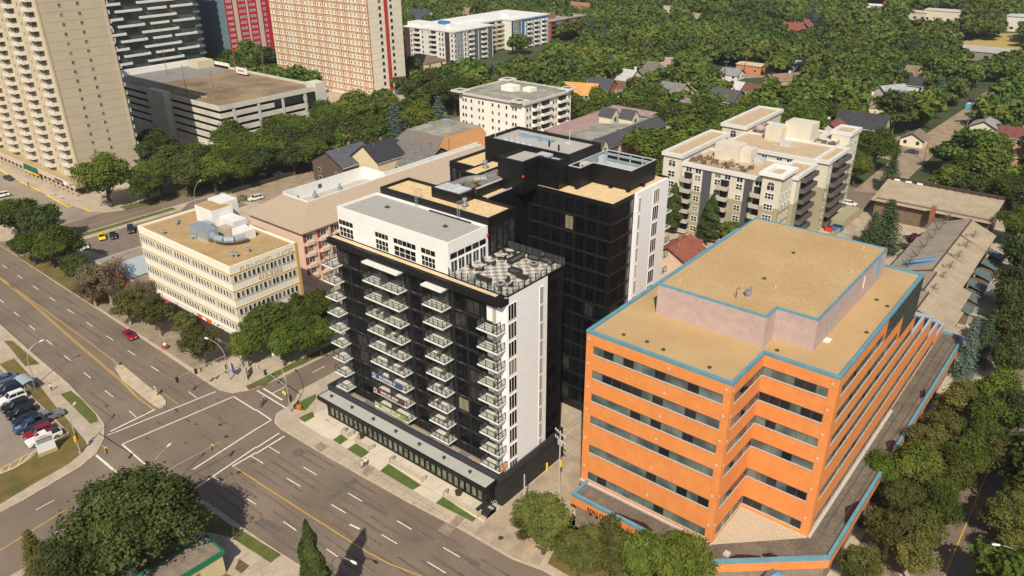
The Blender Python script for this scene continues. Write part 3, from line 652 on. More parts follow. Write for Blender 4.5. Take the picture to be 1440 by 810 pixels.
for x in np.arange(-73.6, XR, 1.25): b.box(x-.05, x+.05, 75.04, 75.16, zt, zt+1.45); b.box(x-.05, x+.05, 88.64, 88.76, zt, zt+1.45)
for y in np.arange(75.1, 88.8, 1.3): b.box(XR-.18, XR-.08, y-.05, y+.05, zt, zt+1.45)
b.build('terrace_railing', blkm, T)
g.box(-73.6, XR-.1, 75.09, 75.11, zt+.2, zt+1.35); g.box(XR-.14, XR-.12, 75.1, 88.7, zt+.2, zt+1.35); g.box(-73.6, XR-.1, 88.69, 88.71, zt+.2, zt+1.35)
g.build('terrace_glass', clearg, T)
# ---- link wing
def roofbox(x0, x1, y0, y1, z0, z1, par, name='wall', wm=blk, rm=grv, pw_=.4, ph=.45, rim=blkm):
    b = MB(); b.box(x0, x1, y0, y1, z0, z1, 0, skip='b'); b.build(name, wm, par)
    b = MB(); b.rim([(x0, y0), (x1, y0), (x1, y1), (x0, y1)], pw_, z1, z1+ph); b.build('parapet', rim, par)
    b = MB(); b.face([(x0+.1, y0+.1, z1+.03), (x1-.1, y0+.1, z1+.03), (x1-.1, y1-.1, z1+.03), (x0+.1, y1-.1, z1+.03)]); b.build('roof', rm, par)
roofbox(-98, -73.8, 84.35, 91, 30, 41.3, T, 'link_wall')
roofbox(-90, -79.6, 91.02, 101.4, 0, 41.3, T, 'link_wall')
b = MB(); b.box(-73.8, -64, 88.0, 88.02, 36, 36.02); 
rects(T, 'link_window', '+X', -73.8, [(84.8+k*1.5, 84.8+k*1.5+1.3, 36.0, 40.2) for k in range(4)], [blkg2, blkm], frame=.08, mull=1, hmull=1)
rects(T, 'link_window', '+X', -79.6, [(91.6, 92.6, 37-3.04*k, 39.4-3.04*k) for k in range(3)]+[(96, 96.6, 37, 39.4)], [blkg2, blkm], frame=.08)
# ventilation box, duct and catwalk between the roofs
roofbox(-88.4, -82.1, 87.0, 90.9, 41.35, 42.8, T, 'vent_box', rm=pal, pw_=.25, ph=.2)
b = MB()
for k in range(9): b.tube((-88.0, 87.5+.4*k*.9, 43.0), (-82.6, 87.5+.4*k*.9, 43.05), .09, n=6)
b.box(-87, -84.5, 87.6, 90.2, 43.0, 43.35); b.build('cooling_pipes', pal, T)
b = MB()
pts = [(-86.0, 89.5, 43.1), (-86.0, 92.5, 43.2), (-85.4, 94.0, 43.2), (-83.8, 95.6, 43.2), (-83.6, 97.5, 43.2)]
for (a, c_) in zip(pts, pts[1:]): b.tube(a, c_, .62, n=10)
b.box(-84.9, -82.2, 94.5, 97.5, 42.3, 43.3); b.box(-86.5, -85.2, 92.0, 101.3, 41.8, 42.9)
b.build('duct', mat('duct_metal', (.30, .29, .27), .5, var=.2, scale=2, metal=.4), T)
b = MB(); b.box(-82.3, -81.9, 91.1, 101.3, 42.9, 43.05); b.box(-82.25, -81.95, 91.1, 101.3, 41.4, 42.88, 1); b.box(-80.0, -79.8, 91.1, 101.3, 41.8, 41.9); b.build('catwalk_edge', [pal, blkm], T)
roofbox(-90.2, -86.6, 96.2, 104.6, 41.35, 42.9, T, 'stair_roof', pw_=.35, ph=.2)
for (x, y, z) in ((-80.9, 86.9, 41.7), (-88.3, 100.5, 43.2)):
    b = MB(); b.tube((x, y, z), (x, y, z+.8), .28, .22, 10); b.tube((x, y, z+.8), (x, y, z+1.1), .42, .38, 10); b.box(x-.45, x+.45, y-.45, y+.45, z-.1, z+.12); b.build('exhaust_vent', steel, T)
for (x, y) in ((-88.9, 84.2), (-79.6, 84.2)):
    b = MB()
    for s in (-.25, .25): b.tube((x+s, y-.25, 40.4), (x+s, y-.25, 43.2), .035, n=5); b.tube((x+s, y-.25, 43.2), (x+s, y+.8, 43.2), .035, n=5); b.tube((x+s, y+.8, 43.2), (x+s, y+.8, 41.5), .035, n=5)
    for k in range(10): b.tube((x-.25, y-.25, 40.6+k*.28), (x+.25, y-.25, 40.6+k*.28), .025, n=5)
    b.build('roof_ladder', steel, T)
# ---- rear tower
zr = 41.7
b = MB(); b.box(-98, XR, 101.5, 108.2, 0, zr, 0, skip='b'); b.box(-98, XR, 108.2, 118.5, 0, zr, 0, skip='b'); b.build('rear_wall', blk, T)
b = MB(); b.face([(-97.9, 101.6, zr+.03), (XR-.05, 101.6, zr+.03), (XR-.05, 118.4, zr+.03), (-97.9, 118.4, zr+.03)]); b.build('rear_roof', grv, T)
b = MB(); b.rim([(-98, 101.5), (-90, 101.5), (-90, 104.7), (-92, 112), (-98, 112)], .4, zr, zr+.5); b.box(-98, XR, 101.42, 101.5, zr-.5, zr+.05); b.box(-64, -61.8, 118.3, 118.6, zr, zr+.35); b.build('rear_parapet', blkm, T)
b = MB(); b.box(XR, -61.8, 108.1, 118.5, 3, zr+.15, 0); b.build('rear_white_wall', wht, T)
rw = []
for k in range(13):
    z1 = 41.0-3.04*k; rw.append((108.05+.3, 109.3, z1-2.6, z1)); rw.append((113.3, 115.4, z1-2.6, z1))
rects(T, 'rear_window', '+X', -61.8, rw, [blkg, whp], frame=.09, mull=2, sub=True)
for k in range(11): make_balcony(-64.5, -61.9, 118.5, 120.8, 38.3-3.04*k, T, 2)
rects(T, 'rear_bay_window', '-Y', 101.5, [(x, x+1.7, 41.0-3.04*k-2.5, 41.0-3.04*k) for k in range(13) for x in (-78.9, -76.4, -74.2, -71.6, -69.4, -67.0, -64.8)], [blkg, blkm], frame=.06, mull=1)
rects(T, 'link_front_window', '-Y', 101.5, [(x, x+1.2, 41.0-3.04*k-2.5, 41.0-3.04*k) for k in range(3) for x in (-97.4, -95.8, -94.0, -92.2)], [blkg2, blkm], frame=.07)
rects(T, 'corner_glazing', '+X', XR, [(y, y+w_, 41.0-3.04*k-2.5, 41.0-3.04*k) for k in range(13) for y, w_ in ((102.0, 2.4), (104.8, 1.4), (106.6, 1.1))], [blkg, blkm], frame=.05)
b = MB()
for k in range(13): b.box(XR+.08, XR+.12, 106.7, 107.5, 38.6-3.04*k, 40.9-3.04*k)
b.build('mirror_strip', mat('mirror_glass', (.25, .28, .31), .1, var=.3, scale=.6, metal=.7), T)
b = MB()
for k in range(14):
    b.box(-79.4, XR+.05, 101.44, 101.5, 41.12-3.04*k, 41.3-3.04*k); b.box(XR, XR+.06, 101.5, 108.0, 41.12-3.04*k, 41.3-3.04*k)
b.build('rear_facade_grid', mat('facade_grid', (0, 0, 0)), T)
# roof boxes
roofbox(-92, -73.3, 104.7, 114.2, zr, 46.5, T, 'plant_room', rm=mem, pw_=.45, ph=.5)
roofbox(-82.9, -77.5, 97.5, 104.68, 41.2, 46.2, T, 'plant_room', rm=mem, pw_=.45, ph=.5)
roofbox(-77.49, -73.3, 101.8, 104.68, zr, 46.2, T, 'plant_room', rm=mem, pw_=.45, ph=.5)
for k in range(5):
    b = MB(); x = -88.6+k*1.35; b.tube((x, 106.6, 46.5), (x, 106.6, 46.8), .35, .3, 8); b.tube((x, 106.6, 46.8), (x, 106.6, 47.8), .07, n=6); b.build('vent_pipe', pal, T)
for x, y in ((-80, 108), (-77.2, 107)):
    b = MB(); b.box(x-.12, x+.12, y-.1, y+.1, 46.5, 47.6); b.build('flue', blkm, T)
b = MB(); b.box(-88.5, -81, 109.6, 111.2, 46.54, 46.9); b.build('skylight', mat('blue_grey_glass', (.25, .33, .40), .15, var=.3, scale=1), T)
b = MB(); b.box(-78.5, -76.2, 102.6, 104.0, 46.5, 46.9); b.build('hatch', pal, T)
b = MB(); b.tube((-91, 106.5, 46.5), (-91, 106.5, 48.6), .06, n=5); b.tube((-78.5, 112, 46.5), (-78.5, 112, 48.8), .06, n=5); b.box(-79, -78, 111.5, 112.5, 46.5, 46.8); b.build('mast', pal, T)
# mechanical screen
sp = [(-73.2, 104.3), (-70.8, 104.3), (-70.8, 108.2), (-63.3, 108.2), (-63.3, 116.2), (-73.2, 116.2)]
b = MB(); b.rim(sp, .15, 42.1, 45.3, 0); b.build('screen_wall', blkm, T)
b = MB(); b.rim(sp, .22, 45.3, 45.42, 0); b.build('screen_coping', pal, T)
b = MB()
for zz in (42.8, 43.8, 44.8): b.box(-73.0, -63.5, 115.85, 116.0, zz-.25, zz+.15)
for x in (-73, -70.6, -68.2, -65.8, -63.7): b.box(x, x+.2, 115.6, 115.84, 42.1, 45.25)
b.box(-73.0, -72.9, 108, 116, 42.2, 45.2); b.build('screen_panel', mat('screen_blue', (.30, .36, .40), .4, var=.15, scale=1), T)
b = MB(); b.box(-72.6, -63.8, 109.0, 115.3, 42.0, 43.6, 0)
for k in range(14): b.box(-72.4, -64.0, 109.2+k*.44, 109.2+k*.44+.16, 43.6, 43.75, 1)
b.box(-71.9, -70.9, 111.4, 112.6, 43.6, 45.6, 1); b.box(-66.8, -65.2, 109.2, 110.6, 43.76, 44.3, 1)
b.build('cooling_unit', [mat('unit_grey', (.35, .37, .38), .5), pal], T)
b = MB(); b.box(-73.1, -71.6, 107.4, 108.6, 43.6, 45.2); b.tube((-72.3, 107.38, 44.4), (-72.3, 107.3, 44.4), .45, n=12, m=1); b.build('air_handler', [mat('unit_light', (.55, .54, .50), .6), blkm], T)
for x, y in ((-71.2, 104.1), (-67, 108.0), (-63.6, 108.0), (-63.2, 112)):
    b = MB(); b.box(x-.3, x+.3, y-.3, y+.3, zr, 42.2); b.build('screen_foot', blkm, T)
for x, y, z, c_ in ((-77.4, 97.45, 44.3, 'r'), (-73.25, 105.4, 44.6, 'r'), (-73.25, 106.0, 44.6, 'w'), (-73.7, 84.0, 39.2, 'r')):
    b = MB(); b.ball((x, y, z), .22, n=8, k=5); b.build('alarm_bell', mat('alarm_red', (.5, .03, .04), .5) if c_ == 'r' else whp, T)
# ---- terrace furniture
fz = zt+.04
wick = mat('dark_wicker', (.022, .019, .018), .8, var=.3, scale=6); cush = mat('grey_cushion', (.07, .07, .075), .9, var=.1, scale=3); tabm = mat('pale_table', (.50, .46, .40), .6, var=.1, scale=2)
def sofa(x, y, rz, L, lab, g='lounge sofas on the roof terrace'):
    t = thing('sofa', lab, 'sofa', (x, y, fz), rz, g)
    b = MB(); b.box(-L/2, L/2, -.45, .45, .08, .42); b.build('base', wick, t, False, bevel=.03)
    b = MB(); b.box(-L/2, L/2, .25, .45, .42, .85); b.build('backrest', wick, t, False, bevel=.03)
    for s in (-1, 1): b = MB(); b.box(s*L/2-(.18 if s > 0 else 0), s*L/2+(.18 if s < 0 else 0), -.45, .25, .42, .68); b.build('armrest', wick, t, False, bevel=.03)
    n = max(1, round((L-.4)/.75))
    for k in range(n): w_ = (L-.4)/n; b = MB(); b.box(-L/2+.2+k*w_+.02, -L/2+.2+(k+1)*w_-.02, -.42, .22, .42, .56); b.build('cushion', cush, t, False, bevel=.03)
    return t
sofa(-68.7, 77.2, R(180), 2.6, 'dark wicker sofa beside the avenue railing of the roof terrace')
sofa(-69.4, 85.6, R(90), 3.4, 'longest dark wicker sofa in the middle of the roof terrace')
sofa(-66.6, 81.9, R(0), 2.2, 'dark wicker sofa with its back to the round fire table at the tower edge')
sofa(-64.8, 81.3, R(180), 1.9, 'short dark wicker sofa nearest the railing above the white wall')
sofa(-67.4, 87.6, R(0), 2.2, 'dark wicker sofa at the far end of the terrace left of the potted palm')
sofa(-65.2, 88.0, R(0), 2.2, 'dark wicker sofa in the far corner of the roof terrace')
def round_table(x, y, r, lab, name='fire_table'):
    t = thing(name, lab, 'table', (x, y, fz), 0, 'round tables on the roof terrace'); b = MB(); b.tube((0, 0, 0), (0, 0, .36), r*.6, r*.7, 16); b.build('base', wick, t, False)
    b = MB(); b.tube((0, 0, .36), (0, 0, .45), r, r, 18); b.build('top', mat('grey_table', (.25, .24, .23), .6), t, False); b = MB(); b.tube((0, 0, .45), (0, 0, .50), r*.4, r*.4, 12); b.build('burner', wick, t, False); return t
round_table(-65.7, 77.4, .75, 'round grey fire table ringed by dark chairs at the front corner of the terrace')
round_table(-66.2, 85.9, .75, 'round grey fire table between the sofas at the far end of the terrace')
def chair(x, y, rz, lab, g):
    t = thing('chair', lab, 'chair', (x, y, fz), rz, g); b = MB(); b.box(-.3, .3, -.3, .3, .36, .44); b.build('seat', wick, t, False)
    b = MB(); b.box(-.3, .3, .24, .3, .44, .92); b.build('backrest', wick, t, False)
    for sx in (-1, 1):
        for sy in (-1, 1): b = MB(); b.tube((sx*.26, sy*.26, 0), (sx*.26, sy*.26, .37), .025, n=5); b.build('leg', wick, t, False)
    return t
for (x, y, rz, l_) in ((-65.6, 78.9, 0, 'far side, towards the sofas'), (-66.9, 76.4, 120, 'side nearest the penthouse'), (-64.6, 76.1, 225, 'front side, at the railing corner'), (-64.2, 77.9, -80, 'side above the white wall')):
    chair(x, y, R(rz), 'dark armchair at the front fire table, '+l_, 'armchairs round the front fire table')
for i, y in enumerate((79.2, 81.9, 84.4, 86.9)):
    od = ('nearest the avenue', 'second from the avenue', 'third from the avenue', 'farthest from the avenue')[i]
    t = thing('bistro_table', 'square pale bistro table along the penthouse windows, '+od, 'table', (-71.8, y, fz), R(20), 'bistro tables along the penthouse')
    b = MB(); b.box(-.42, .42, -.42, .42, .70, .75); b.build('top', tabm, t, False); b = MB(); b.tube((0, 0, 0), (0, 0, .7), .04, n=6); b.tube((0, 0, 0), (0, 0, .04), .28, n=10); b.build('pedestal', wick, t, False)
    for s in (-1, 1): chair(-71.8+s*.85, y+.15*s, R(90 if s < 0 else -90), 'dining chair, %s side of the bistro table %s' % ('penthouse' if s < 0 else 'open', od), 'chairs at the bistro tables')
def pot_plant(x, y, z, h, lab, cat='potted plant', leaf=(.05, .09, .03)):
    t = thing('potted_plant', lab, cat, (x, y, z), 0); b = MB(); b.tube((0, 0, 0), (0, 0, h*.4), .2, .28, 10); b.build('pot', mat('pot_grey', (.3, .29, .27), .7), t, False)
    b = MB(); r_ = random.Random(int(x*7+y))
    for k in range(40):
        a = r_.uniform(0, 6.28); e = r_.uniform(.2, 1.3); L = h*.6*r_.uniform(.6, 1); p = Vector((0, 0, h*.4)); d = Vector((math.cos(a)*math.cos(e), math.sin(a)*math.cos(e), math.sin(e))); s = Vector((-math.sin(a), math.cos(a), 0))*.05
        q = p+d*L; b.face([p-s, p+s, q+s*1.2, q-s*1.2])
    b.build('leaves', leafmat('pot_leaf', leaf, (.10, .16, .05)), t, False)
pot_plant(-66.3, 88.2, fz, 1.2, 'small potted palm between the far sofas on the roof terrace', leaf=(.2, .2, .12))
pot_plant(-64.0, 86.9, fz, .9, 'small potted shrub by the terrace railing above the white wall')
t = thing('barbecue', 'pale green round barbecue by the front railing of the roof terrace', 'barbecue', (-69.6, 75.9, fz)); b = MB(); b.tube((0, 0, .2), (0, 0, .8), .4, .45, 12); b.build('drum', mat('bbq', (.16, .24, .22), .5), t, False); b = MB(); b.ball((0, 0, .8), .45, sz=.6); b.build('lid', mat('bbq', (0, 0, 0)), t, False)
# ---- low front walls, rings, planters on the forecourt
for p, q, l_ in (((-96.0, 69.1), (-94.4, 69.4), 'shortest pale concrete garden wall by the corner of the forecourt'), ((-92.3, 69.0), (-88.6, 69.0), 'pale concrete garden wall between the two small lawns and the canopy'), ((-83.5, 68.95), (-75.7, 68.7), 'longest pale concrete garden wall before the middle of the canopy'), ((-70.6, 68.5), (-63.2, 68.25), 'pale concrete garden wall next to the front steps')):
    b = MB(); b.box(p[0], q[0], p[1]-.1, p[1]+.1, .12, 1.15); b.box(p[0]-.1, p[0]+.1, p[1]-.1, p[1]+1.0, .12, 1.25); b.box(q[0]-.1, q[0]+.1, q[1]-.1, q[1]+1.0, .12, 1.15)
    tag(b.build('garden_wall', mat('pale_concrete', (.47, .42, .33), .85, var=.1, scale=1)), l_, 'wall', 'low walls of the forecourt')
for x, y, l_ in ((445, 228, 'left'), (855, 468, 'right')):
    gx, gy = G(*zD(x, y)); b = MB(); b.tube((gx, gy, .14), (gx, gy, .75), .5, .55, 14); b.tube((gx, gy, .75), (gx, gy, .8), .6, .6, 14)
    tag(b.build('planter', mat('rust_planter', (.05, .025, .02), .8)), 'round dark planter on the forecourt, the one nearer the %s end of the canopy' % l_, 'planter', 'round planters on the forecourt')
for k in range(2):
    x0 = -62.9+k*.0; bx_ = G(*zD(990+k*20, 512))
    b = MB()
    for a in range(12):
        u = math.pi*2*a/12; v_ = math.pi*2*(a+1)/12; b.tube((bx_[0]+.38*math.cos(u), bx_[1], .55+.4*math.sin(u)), (bx_[0]+.38*math.cos(v_), bx_[1], .55+.4*math.sin(v_)), .04, n=5)
    tag(b.build('bicycle_rack', pal), 'white ring shaped bicycle rack beside the steps, %s of the pair' % ('left' if k == 0 else 'right'), 'bicycle rack', 'ring racks by the steps')
b = MB(); b.path([(-63.3, 68.7, .15), (-63.3, 68.7, 1.0), (-63.3, 70.9, 1.9), (-63.3, 70.9, 1.0)], .035); tag(b.build('handrail', blkm), 'black metal handrail on the front steps of the tower', 'handrail')
# ================================================================== orange office building
S = .914
def sz(z): return CAMZ-(CAMZ-z)*S
orb = brick_mat('orange_brick', (.62, .225, .07), (.66, .25, .085), (.60, .24, .10), 2.2, .85)
orb = mat('orange_brick_wall', (.66, .222, .052), .85, col2=(.74, .268, .072), scale=.6, fine=.10, fscale=6, detail=5)
blu = mat('blue_coping', (.10, .25, .33), .5, col2=(.14, .31, .39), scale=.7)
rgv = mat('brown_gravel', (.42, .275, .128), .95, col2=(.48, .335, .168), scale=.13, fine=.15, fscale=6, detail=8)
mau = mat('mauve_stucco', (.45, .335, .31), .9, var=.08, scale=.8, fine=.12, fscale=9)
ogl = mat('office_glass', (.055, .075, .07), .1, col2=(.16, .19, .165), scale=.45, spec=.5, detail=0)
ogd = mat('office_glass_dark', (.012, .014, .016), .08, spec=.6)
sill = mat('pale_sill', (.50, .46, .42), .7, var=.08, scale=2)
O = thing('office_building', 'orange brick office block with blue copings and brown gravel roof', 'office building', (-36, 105, 0))
X0, X1, X2 = -52.0, -30.5, -20.75; Y0, Y1, Y2 = 79.5, 89.0, 127.3; ZR = sz(27.2)
outl = [(X0, Y0), (X1, Y0), (X1, Y1), (X2, Y1), (X2, Y2), (X0, Y2)]
ZP = 6.2     # podium roof
b = MB(); b.prism(outl, .1, ZR-.5, 0); b.build('wall', orb, O)
b = MB(); b.rim(outl, .42, ZR-.5, ZR, 0); b.rim([(x+(.06 if x > -30.6 else -.06), y+(.06 if y > 120 else -.06)) for x, y in outl], .1, ZR-.28, ZR+.02, 0); b.build('coping', blu, O)
b = MB(); b.prism([(X0+.3, Y0+.3), (X1-.3, Y0+.3), (X1-.3, Y1+.3), (X2-.3, Y1+.3), (X2-.3, Y2-.3), (X0+.3, Y2-.3)], ZR-.52, ZR-.35, 0, bottom=False); b.build('roof', rgv, O)
bx = [(-47.4, 90.3), (-31.4, 90.3), (-31.4, 93.6), (-25.9, 93.6), (-25.9, 123.2), (-47.4, 123.2)]; ZB = sz(32)
b = MB(); b.prism(bx, ZR-.5, ZB-.3, 0, bottom=False); b.build('plant_room', mau, O)
b = MB(); b.rim(bx, .26, ZB-.3, ZB, 0); b.build('plant_coping', blu, O)
b = MB(); b.prism([(x+(.2 if x < -40 else -.2), y+(.2 if y < 100 else -.2)) for x, y in bx], ZB-.32, ZB-.15, 0, bottom=False); b.build('plant_roof', rgv, O)
# roof door and vents of the plant room's east side
for y0, y1, z0, z1, m in ((97.0, 98.1, ZR-.3, ZR+2.0, 'd'), (100.6, 101.6, ZR+2.2, ZR+3.2, 'b'), (106.4, 107.4, ZR+2.2, ZR+3.2, 'b'), (112.6, 113.0, ZR+1.5, ZR+3.4, 'w'), (118.2, 120.6, ZR+.8, ZR+4.0, 'b')):
    b = MB(); b.box(-25.9, -25.84, y0, y1, z0, z1); b.build('door' if m == 'd' else 'vent', {'d': mat('grey_door', (.30, .34, .38), .5), 'b': mat('pale_blue_panel', (.25, .36, .50), .5), 'w': whp}[m], O)
b = MB(); b.box(-25.8, -25.0, 97.0, 98.2, ZR-.35, ZR-.2); b.build('door_step', slabm, O)
def at_roof(px, py, z): return G(px, py, z)
q = at_roof(1052, 415, ZB)
b = MB(); b.tube((q[0], q[1], ZB-.15), (q[0], q[1], ZB+.3), .35, .3, 10); b.tube((q[0], q[1], ZB+.3), (q[0]-.1, q[1]-.1, ZB+.75), .5, .42, 10); b.tube((q[0]+.1, q[1]+.5, ZB), (q[0]+.1, q[1]+.5, ZB+1.2), .1, n=6); b.build('roof_ventilator', mat('blue_grey_metal', (.28, .33, .36), .4, metal=.4), O)
q = at_roof(1035, 418, ZB); b = MB(); b.path([(q[0], q[1], ZB-.2), (q[0], q[1], ZB+1.3), (q[0]+.3, q[1]+.1, ZB+1.5), (q[0]+.45, q[1]+.1, ZB+1.3)], .05); b.build('conduit', mat('iron', (0, 0, 0)), O)
for px, py in ((1090, 403), (956, 393), (1197, 381), (1214, 348)):
    q = at_roof(px, py, ZB); b = MB(); b.tube((q[0], q[1], ZB-.2), (q[0], q[1], ZB+.15), .22, n=8); b.build('roof_drain', mat('pink_drain', (.5, .38, .33), .7), O)
for px, py in ((1116, 355), (1075, 391), (877, 470), (910, 480), (933, 491), (998, 516), (1233, 421), (1248, 430), (1219, 467), (1093, 492)):
    z = ZB if py < 400 else ZR-.2; q = at_roof(px, py, z); b = MB(); b.tube((q[0], q[1], z-.25), (q[0], q[1], z+.02), .2, .3, n=8); b.build('weed_tuft', mat('weed', (.06, .07, .02), .9), O)
# window strips: one opening strip per floor and wall > panes, sill
strips = [(30.05, 28.75), (26.15, 24.85), (22.3, 21.05), (18.45, 17.2), (13.35, 12.0), (8.35, 7.0)]
r_ = random.Random(9)
def strip(face, at, a0, a1, z1, z0, n):
    b = MB()
    def bb(B, u0, u1, d0, d1, w0, w1, m=0):
        if face == '-Y': B.box(u0, u1, at-d1, at-d0, w0, w1, m)
        else: B.box(at+d0, at+d1, u0, u1, w0, w1, m)
    bb(b, a0, a1, .003, .012, z0, z1)
    for k in range(n+1): u = a0+(a1-a0)*k/n; bb(b, u-.035, u+.035, .012, .05, z0, z1)
    bb(b, a0, a1, .012, .05, z1-.07, z1); w = b.build('window', mat('strip_frame', (.075, .085, .085), .4), O)
    s = MB(); bb(s, a0-.1, a1+.1, .004, .10, z0-.17, z0-.002); s.build('sill', sill, w)
    dk = r_.uniform(0, .5)
    for k in range(n):
        p = MB(); u0 = a0+(a1-a0)*k/n+.04; u1 = a0+(a1-a0)*(k+1)/n-.04; bb(p, u0, u1, .014, .03, z0+.02, z1-.08)
        p.build('pane', ogd if r_.random() < (.16+dk*.5) else ogl, w)
for z1, z0 in strips:
    strip('-Y', Y0, -50.7, -31.6, z1, z0, 12); strip('+X', X1, Y0+1.1, Y1-.12, z1, z0, 6); strip('-Y', Y1, X1+.12, X2-1.2, z1, z0, 6)
for i, (z1, z0) in enumerate(strips): strip('+X', X2, 90.6, [107.8, 117.0, 127.5, 136.5, 145.2, 153.8][i], z1, z0, [12, 17, 24, 29, 34, 40][i])
b = MB()
for i, (z1, z0) in enumerate(strips[:-1]): 
    for (x, y) in ((X0+.5, Y0), (-41.2, Y0), (X1-.7, Y0)): b.box(x-.16, x+.16, y-.05, y, z1-2.0 if z1 > 9 else z1, (z1-1.66) if z1 > 9 else z1+.3)
b = None
for i, (z1, z0) in enumerate(strips):
    zz = z1+.85
    for (x, y, f) in ((X0+.5, Y0, 0), (-39.2-.3*i, Y0, 0), (X1-.75, Y0, 0), (X1, Y0+.5, 1), (X2-.8, Y1, 0)):
        b = MB()
        if f == 0: b.box(x-.15, x+.15, y-.06, y-.002, zz-.15, zz+.15)
        else: b.box(x+.002, x+.06, y-.08, y+.1, zz-.2, zz+.2)
        b.build('wall_plaque', mat('plaque_grey', (.55, .50, .45), .8), O)
b = MB()
for z in np.arange(8, 31, .62):
    b.box(X0, X1, Y0-.006, Y0-.001, z, z+.035); b.box(X1+.001, X1+.006, Y0, Y1, z, z+.035); b.box(X1, X2, Y1-.006, Y1-.001, z, z+.035); b.box(X2+.001, X2+.006, Y1, Y2, z, z+.035)
for x in (X0+1.2, -41.2, X1-1.0): b.box(x, x+.05, Y0-.012, Y0-.007, ZP, ZR-.6)
b.box(X2-1.1, X2-1.05, Y1-.012, Y1-.007, ZP, ZR-.6); b.box(X2+.007, X2+.012, Y1+1.1, Y1+1.15, ZP, ZR-.6)
b.build('brick_coursing', mat('mortar_line', (.55, .20, .075), .9), O)
r3 = random.Random(6); b = MB()
for k in range(46):
    f_ = r3.choice([0, 0, 2]); z1, z0 = r3.choice(strips); L = r3.uniform(.4, 1.6); w_ = r3.uniform(.05, .16)
    if f_ == 0: x = r3.uniform(X0+1.5, X1-1.5); b.face([(x, Y0-.0135, z0-.2), (x+w_, Y0-.0135, z0-.2), (x+w_*.6, Y0-.0135, z0-.2-L), (x+w_*.3, Y0-.0135, z0-.2-L)])
    else: x = r3.uniform(X1+.5, X2-1.5); b.face([(x, Y1-.0135, z0-.2), (x+w_, Y1-.0135, z0-.2), (x+w_*.6, Y1-.0135, z0-.2-L), (x+w_*.3, Y1-.0135, z0-.2-L)])
b.build('rain_streak', mat('streak', (.50, .19, .075), .9), O)
# dark curtain wall corner and the saw-tooth fins of the stepped end
ST = [(28.3, 118.9), (24.3, 129.0), (20.3, 138.0), (16.4, 146.7), (11.9, 155.3), (8.2, 162.6)]
b = MB(); ya = 109.2
for (zt_, ye), zl in zip(ST[:2], (None, None)): b.box(X2+.01, X2+.05, ya, Y2-.1, zt_, ZR-.55 if ya < 110 else 28.28, 0); ya = ye
b.build('curtain_wall', ogd, O)
b = MB()
for y in np.arange(109.2, 127.3, .95): b.box(X2+.05, X2+.09, y-.03, y+.03, 28.3 if y < 118.9 else 24.3, ZR-.55)
for z in (30.6, 28.9, 27.0, 25.4): b.box(X2+.05, X2+.08, 109.2 if z > 28.4 else 118.9, 127.2, z-.03, z+.03)
b.build('curtain_wall_grid', mat('strip_frame', (0, 0, 0)), O)
gfr = mat('grey_blue_frame', (.36, .42, .49), .5)
for k, (zt_, ye) in enumerate(ST):
    if ye < Y2: continue
    yb = max(Y2, ST[k-1][1]); zl = ST[k+1][0] if k < 5 else .1
    b = MB(); b.box(-36, X2, Y2+.01*k, ye, zl-.3 if k < 5 else .1, zt_-.45, 0); b.build('stepped_wing', orb, O)
    b = MB(); b.rim([(-36, yb), (X2, yb), (X2, ye), (-36, ye)], .4, zt_-.45, zt_, 0); b.box(X2-3.4, X2-3.1, yb+.4, ye-.4, zt_-.45, zt_-.02); b.build('skylight_frame', gfr, O)
    b = MB(); b.box(-35.6, X2-.4, yb+.4, ye-.4, zt_-.44, zt_-.4); b.build('skylight', ogd, O)
# ---- podium
pod = [G(803.3, 693.3, ZP+.35), (0, 0), (0, 0)]
px0, py0 = G(803.3, 693.3, ZP+.4)
PXR = G(1170, 785, ZP+.4)
pdl = [(px0, py0), (G(990, 793, ZP+.4)[0], py0), (PXR[0]-.2, PXR[1]), (PXR[0], G(1313, 541.7, ZP+.4)[1]), (PXR[0], G(1356, 473, ZP+.4)[1]), (-37, G(1356, 473, ZP+.4)[1]), (-37, Y2+3.5), (px0, Y2+3.5)]
b = MB(); b.prism([(x+(.5 if x < -50 else (-.6 if x > -17 else 0)), y+(.6 if y < 90 else 0)) for x, y in pdl], .1, ZP-1.5, 0); b.build('podium_base', mat('podium_dark', (.24, .19, .14), .8, var=.2, scale=1), O)
b = MB(); b.prism(pdl, ZP-1.5, ZP-.1, 0); b.build('podium_fascia', orb, O)
b = MB(); b.rim(pdl, .5, ZP-.1, ZP+.4, 0); b.build('podium_coping', blu, O)
b = MB(); i_ = .35; b.prism([(x+(i_ if x < -50 else (-i_ if x > -18 else 0)), y+(i_ if y < 90 else -i_)) for x, y in pdl], ZP-.12, ZP, 0, bottom=False); b.build('podium_roof', mat('podium_membrane', (.105, .085, .065), .9, col2=(.17, .14, .105), scale=.4, fine=.2, fscale=3, detail=6), O)
b = MB(); b.box(X0, X1+.1, Y0-.35, Y0, ZP, ZP+.25); b.box(X2, X2+.35, Y1, Y2, ZP, ZP+.22); b.build('roof_kerb', sill, O)
b = MB(); b.face([(X1+.02, Y0-.2, ZP+.06), (X2-.1, Y1-.3, ZP+.06), (X2-.1, Y1, ZP+.06), (X1+.02, Y1, ZP+.06)])
b.build('paver_terrace', brick_mat('yellow_pavers', (.46, .40, .29), (.51, .44, .33), (.28, .22, .15), 1.0, .9, .9, .5, 'floor'), O)
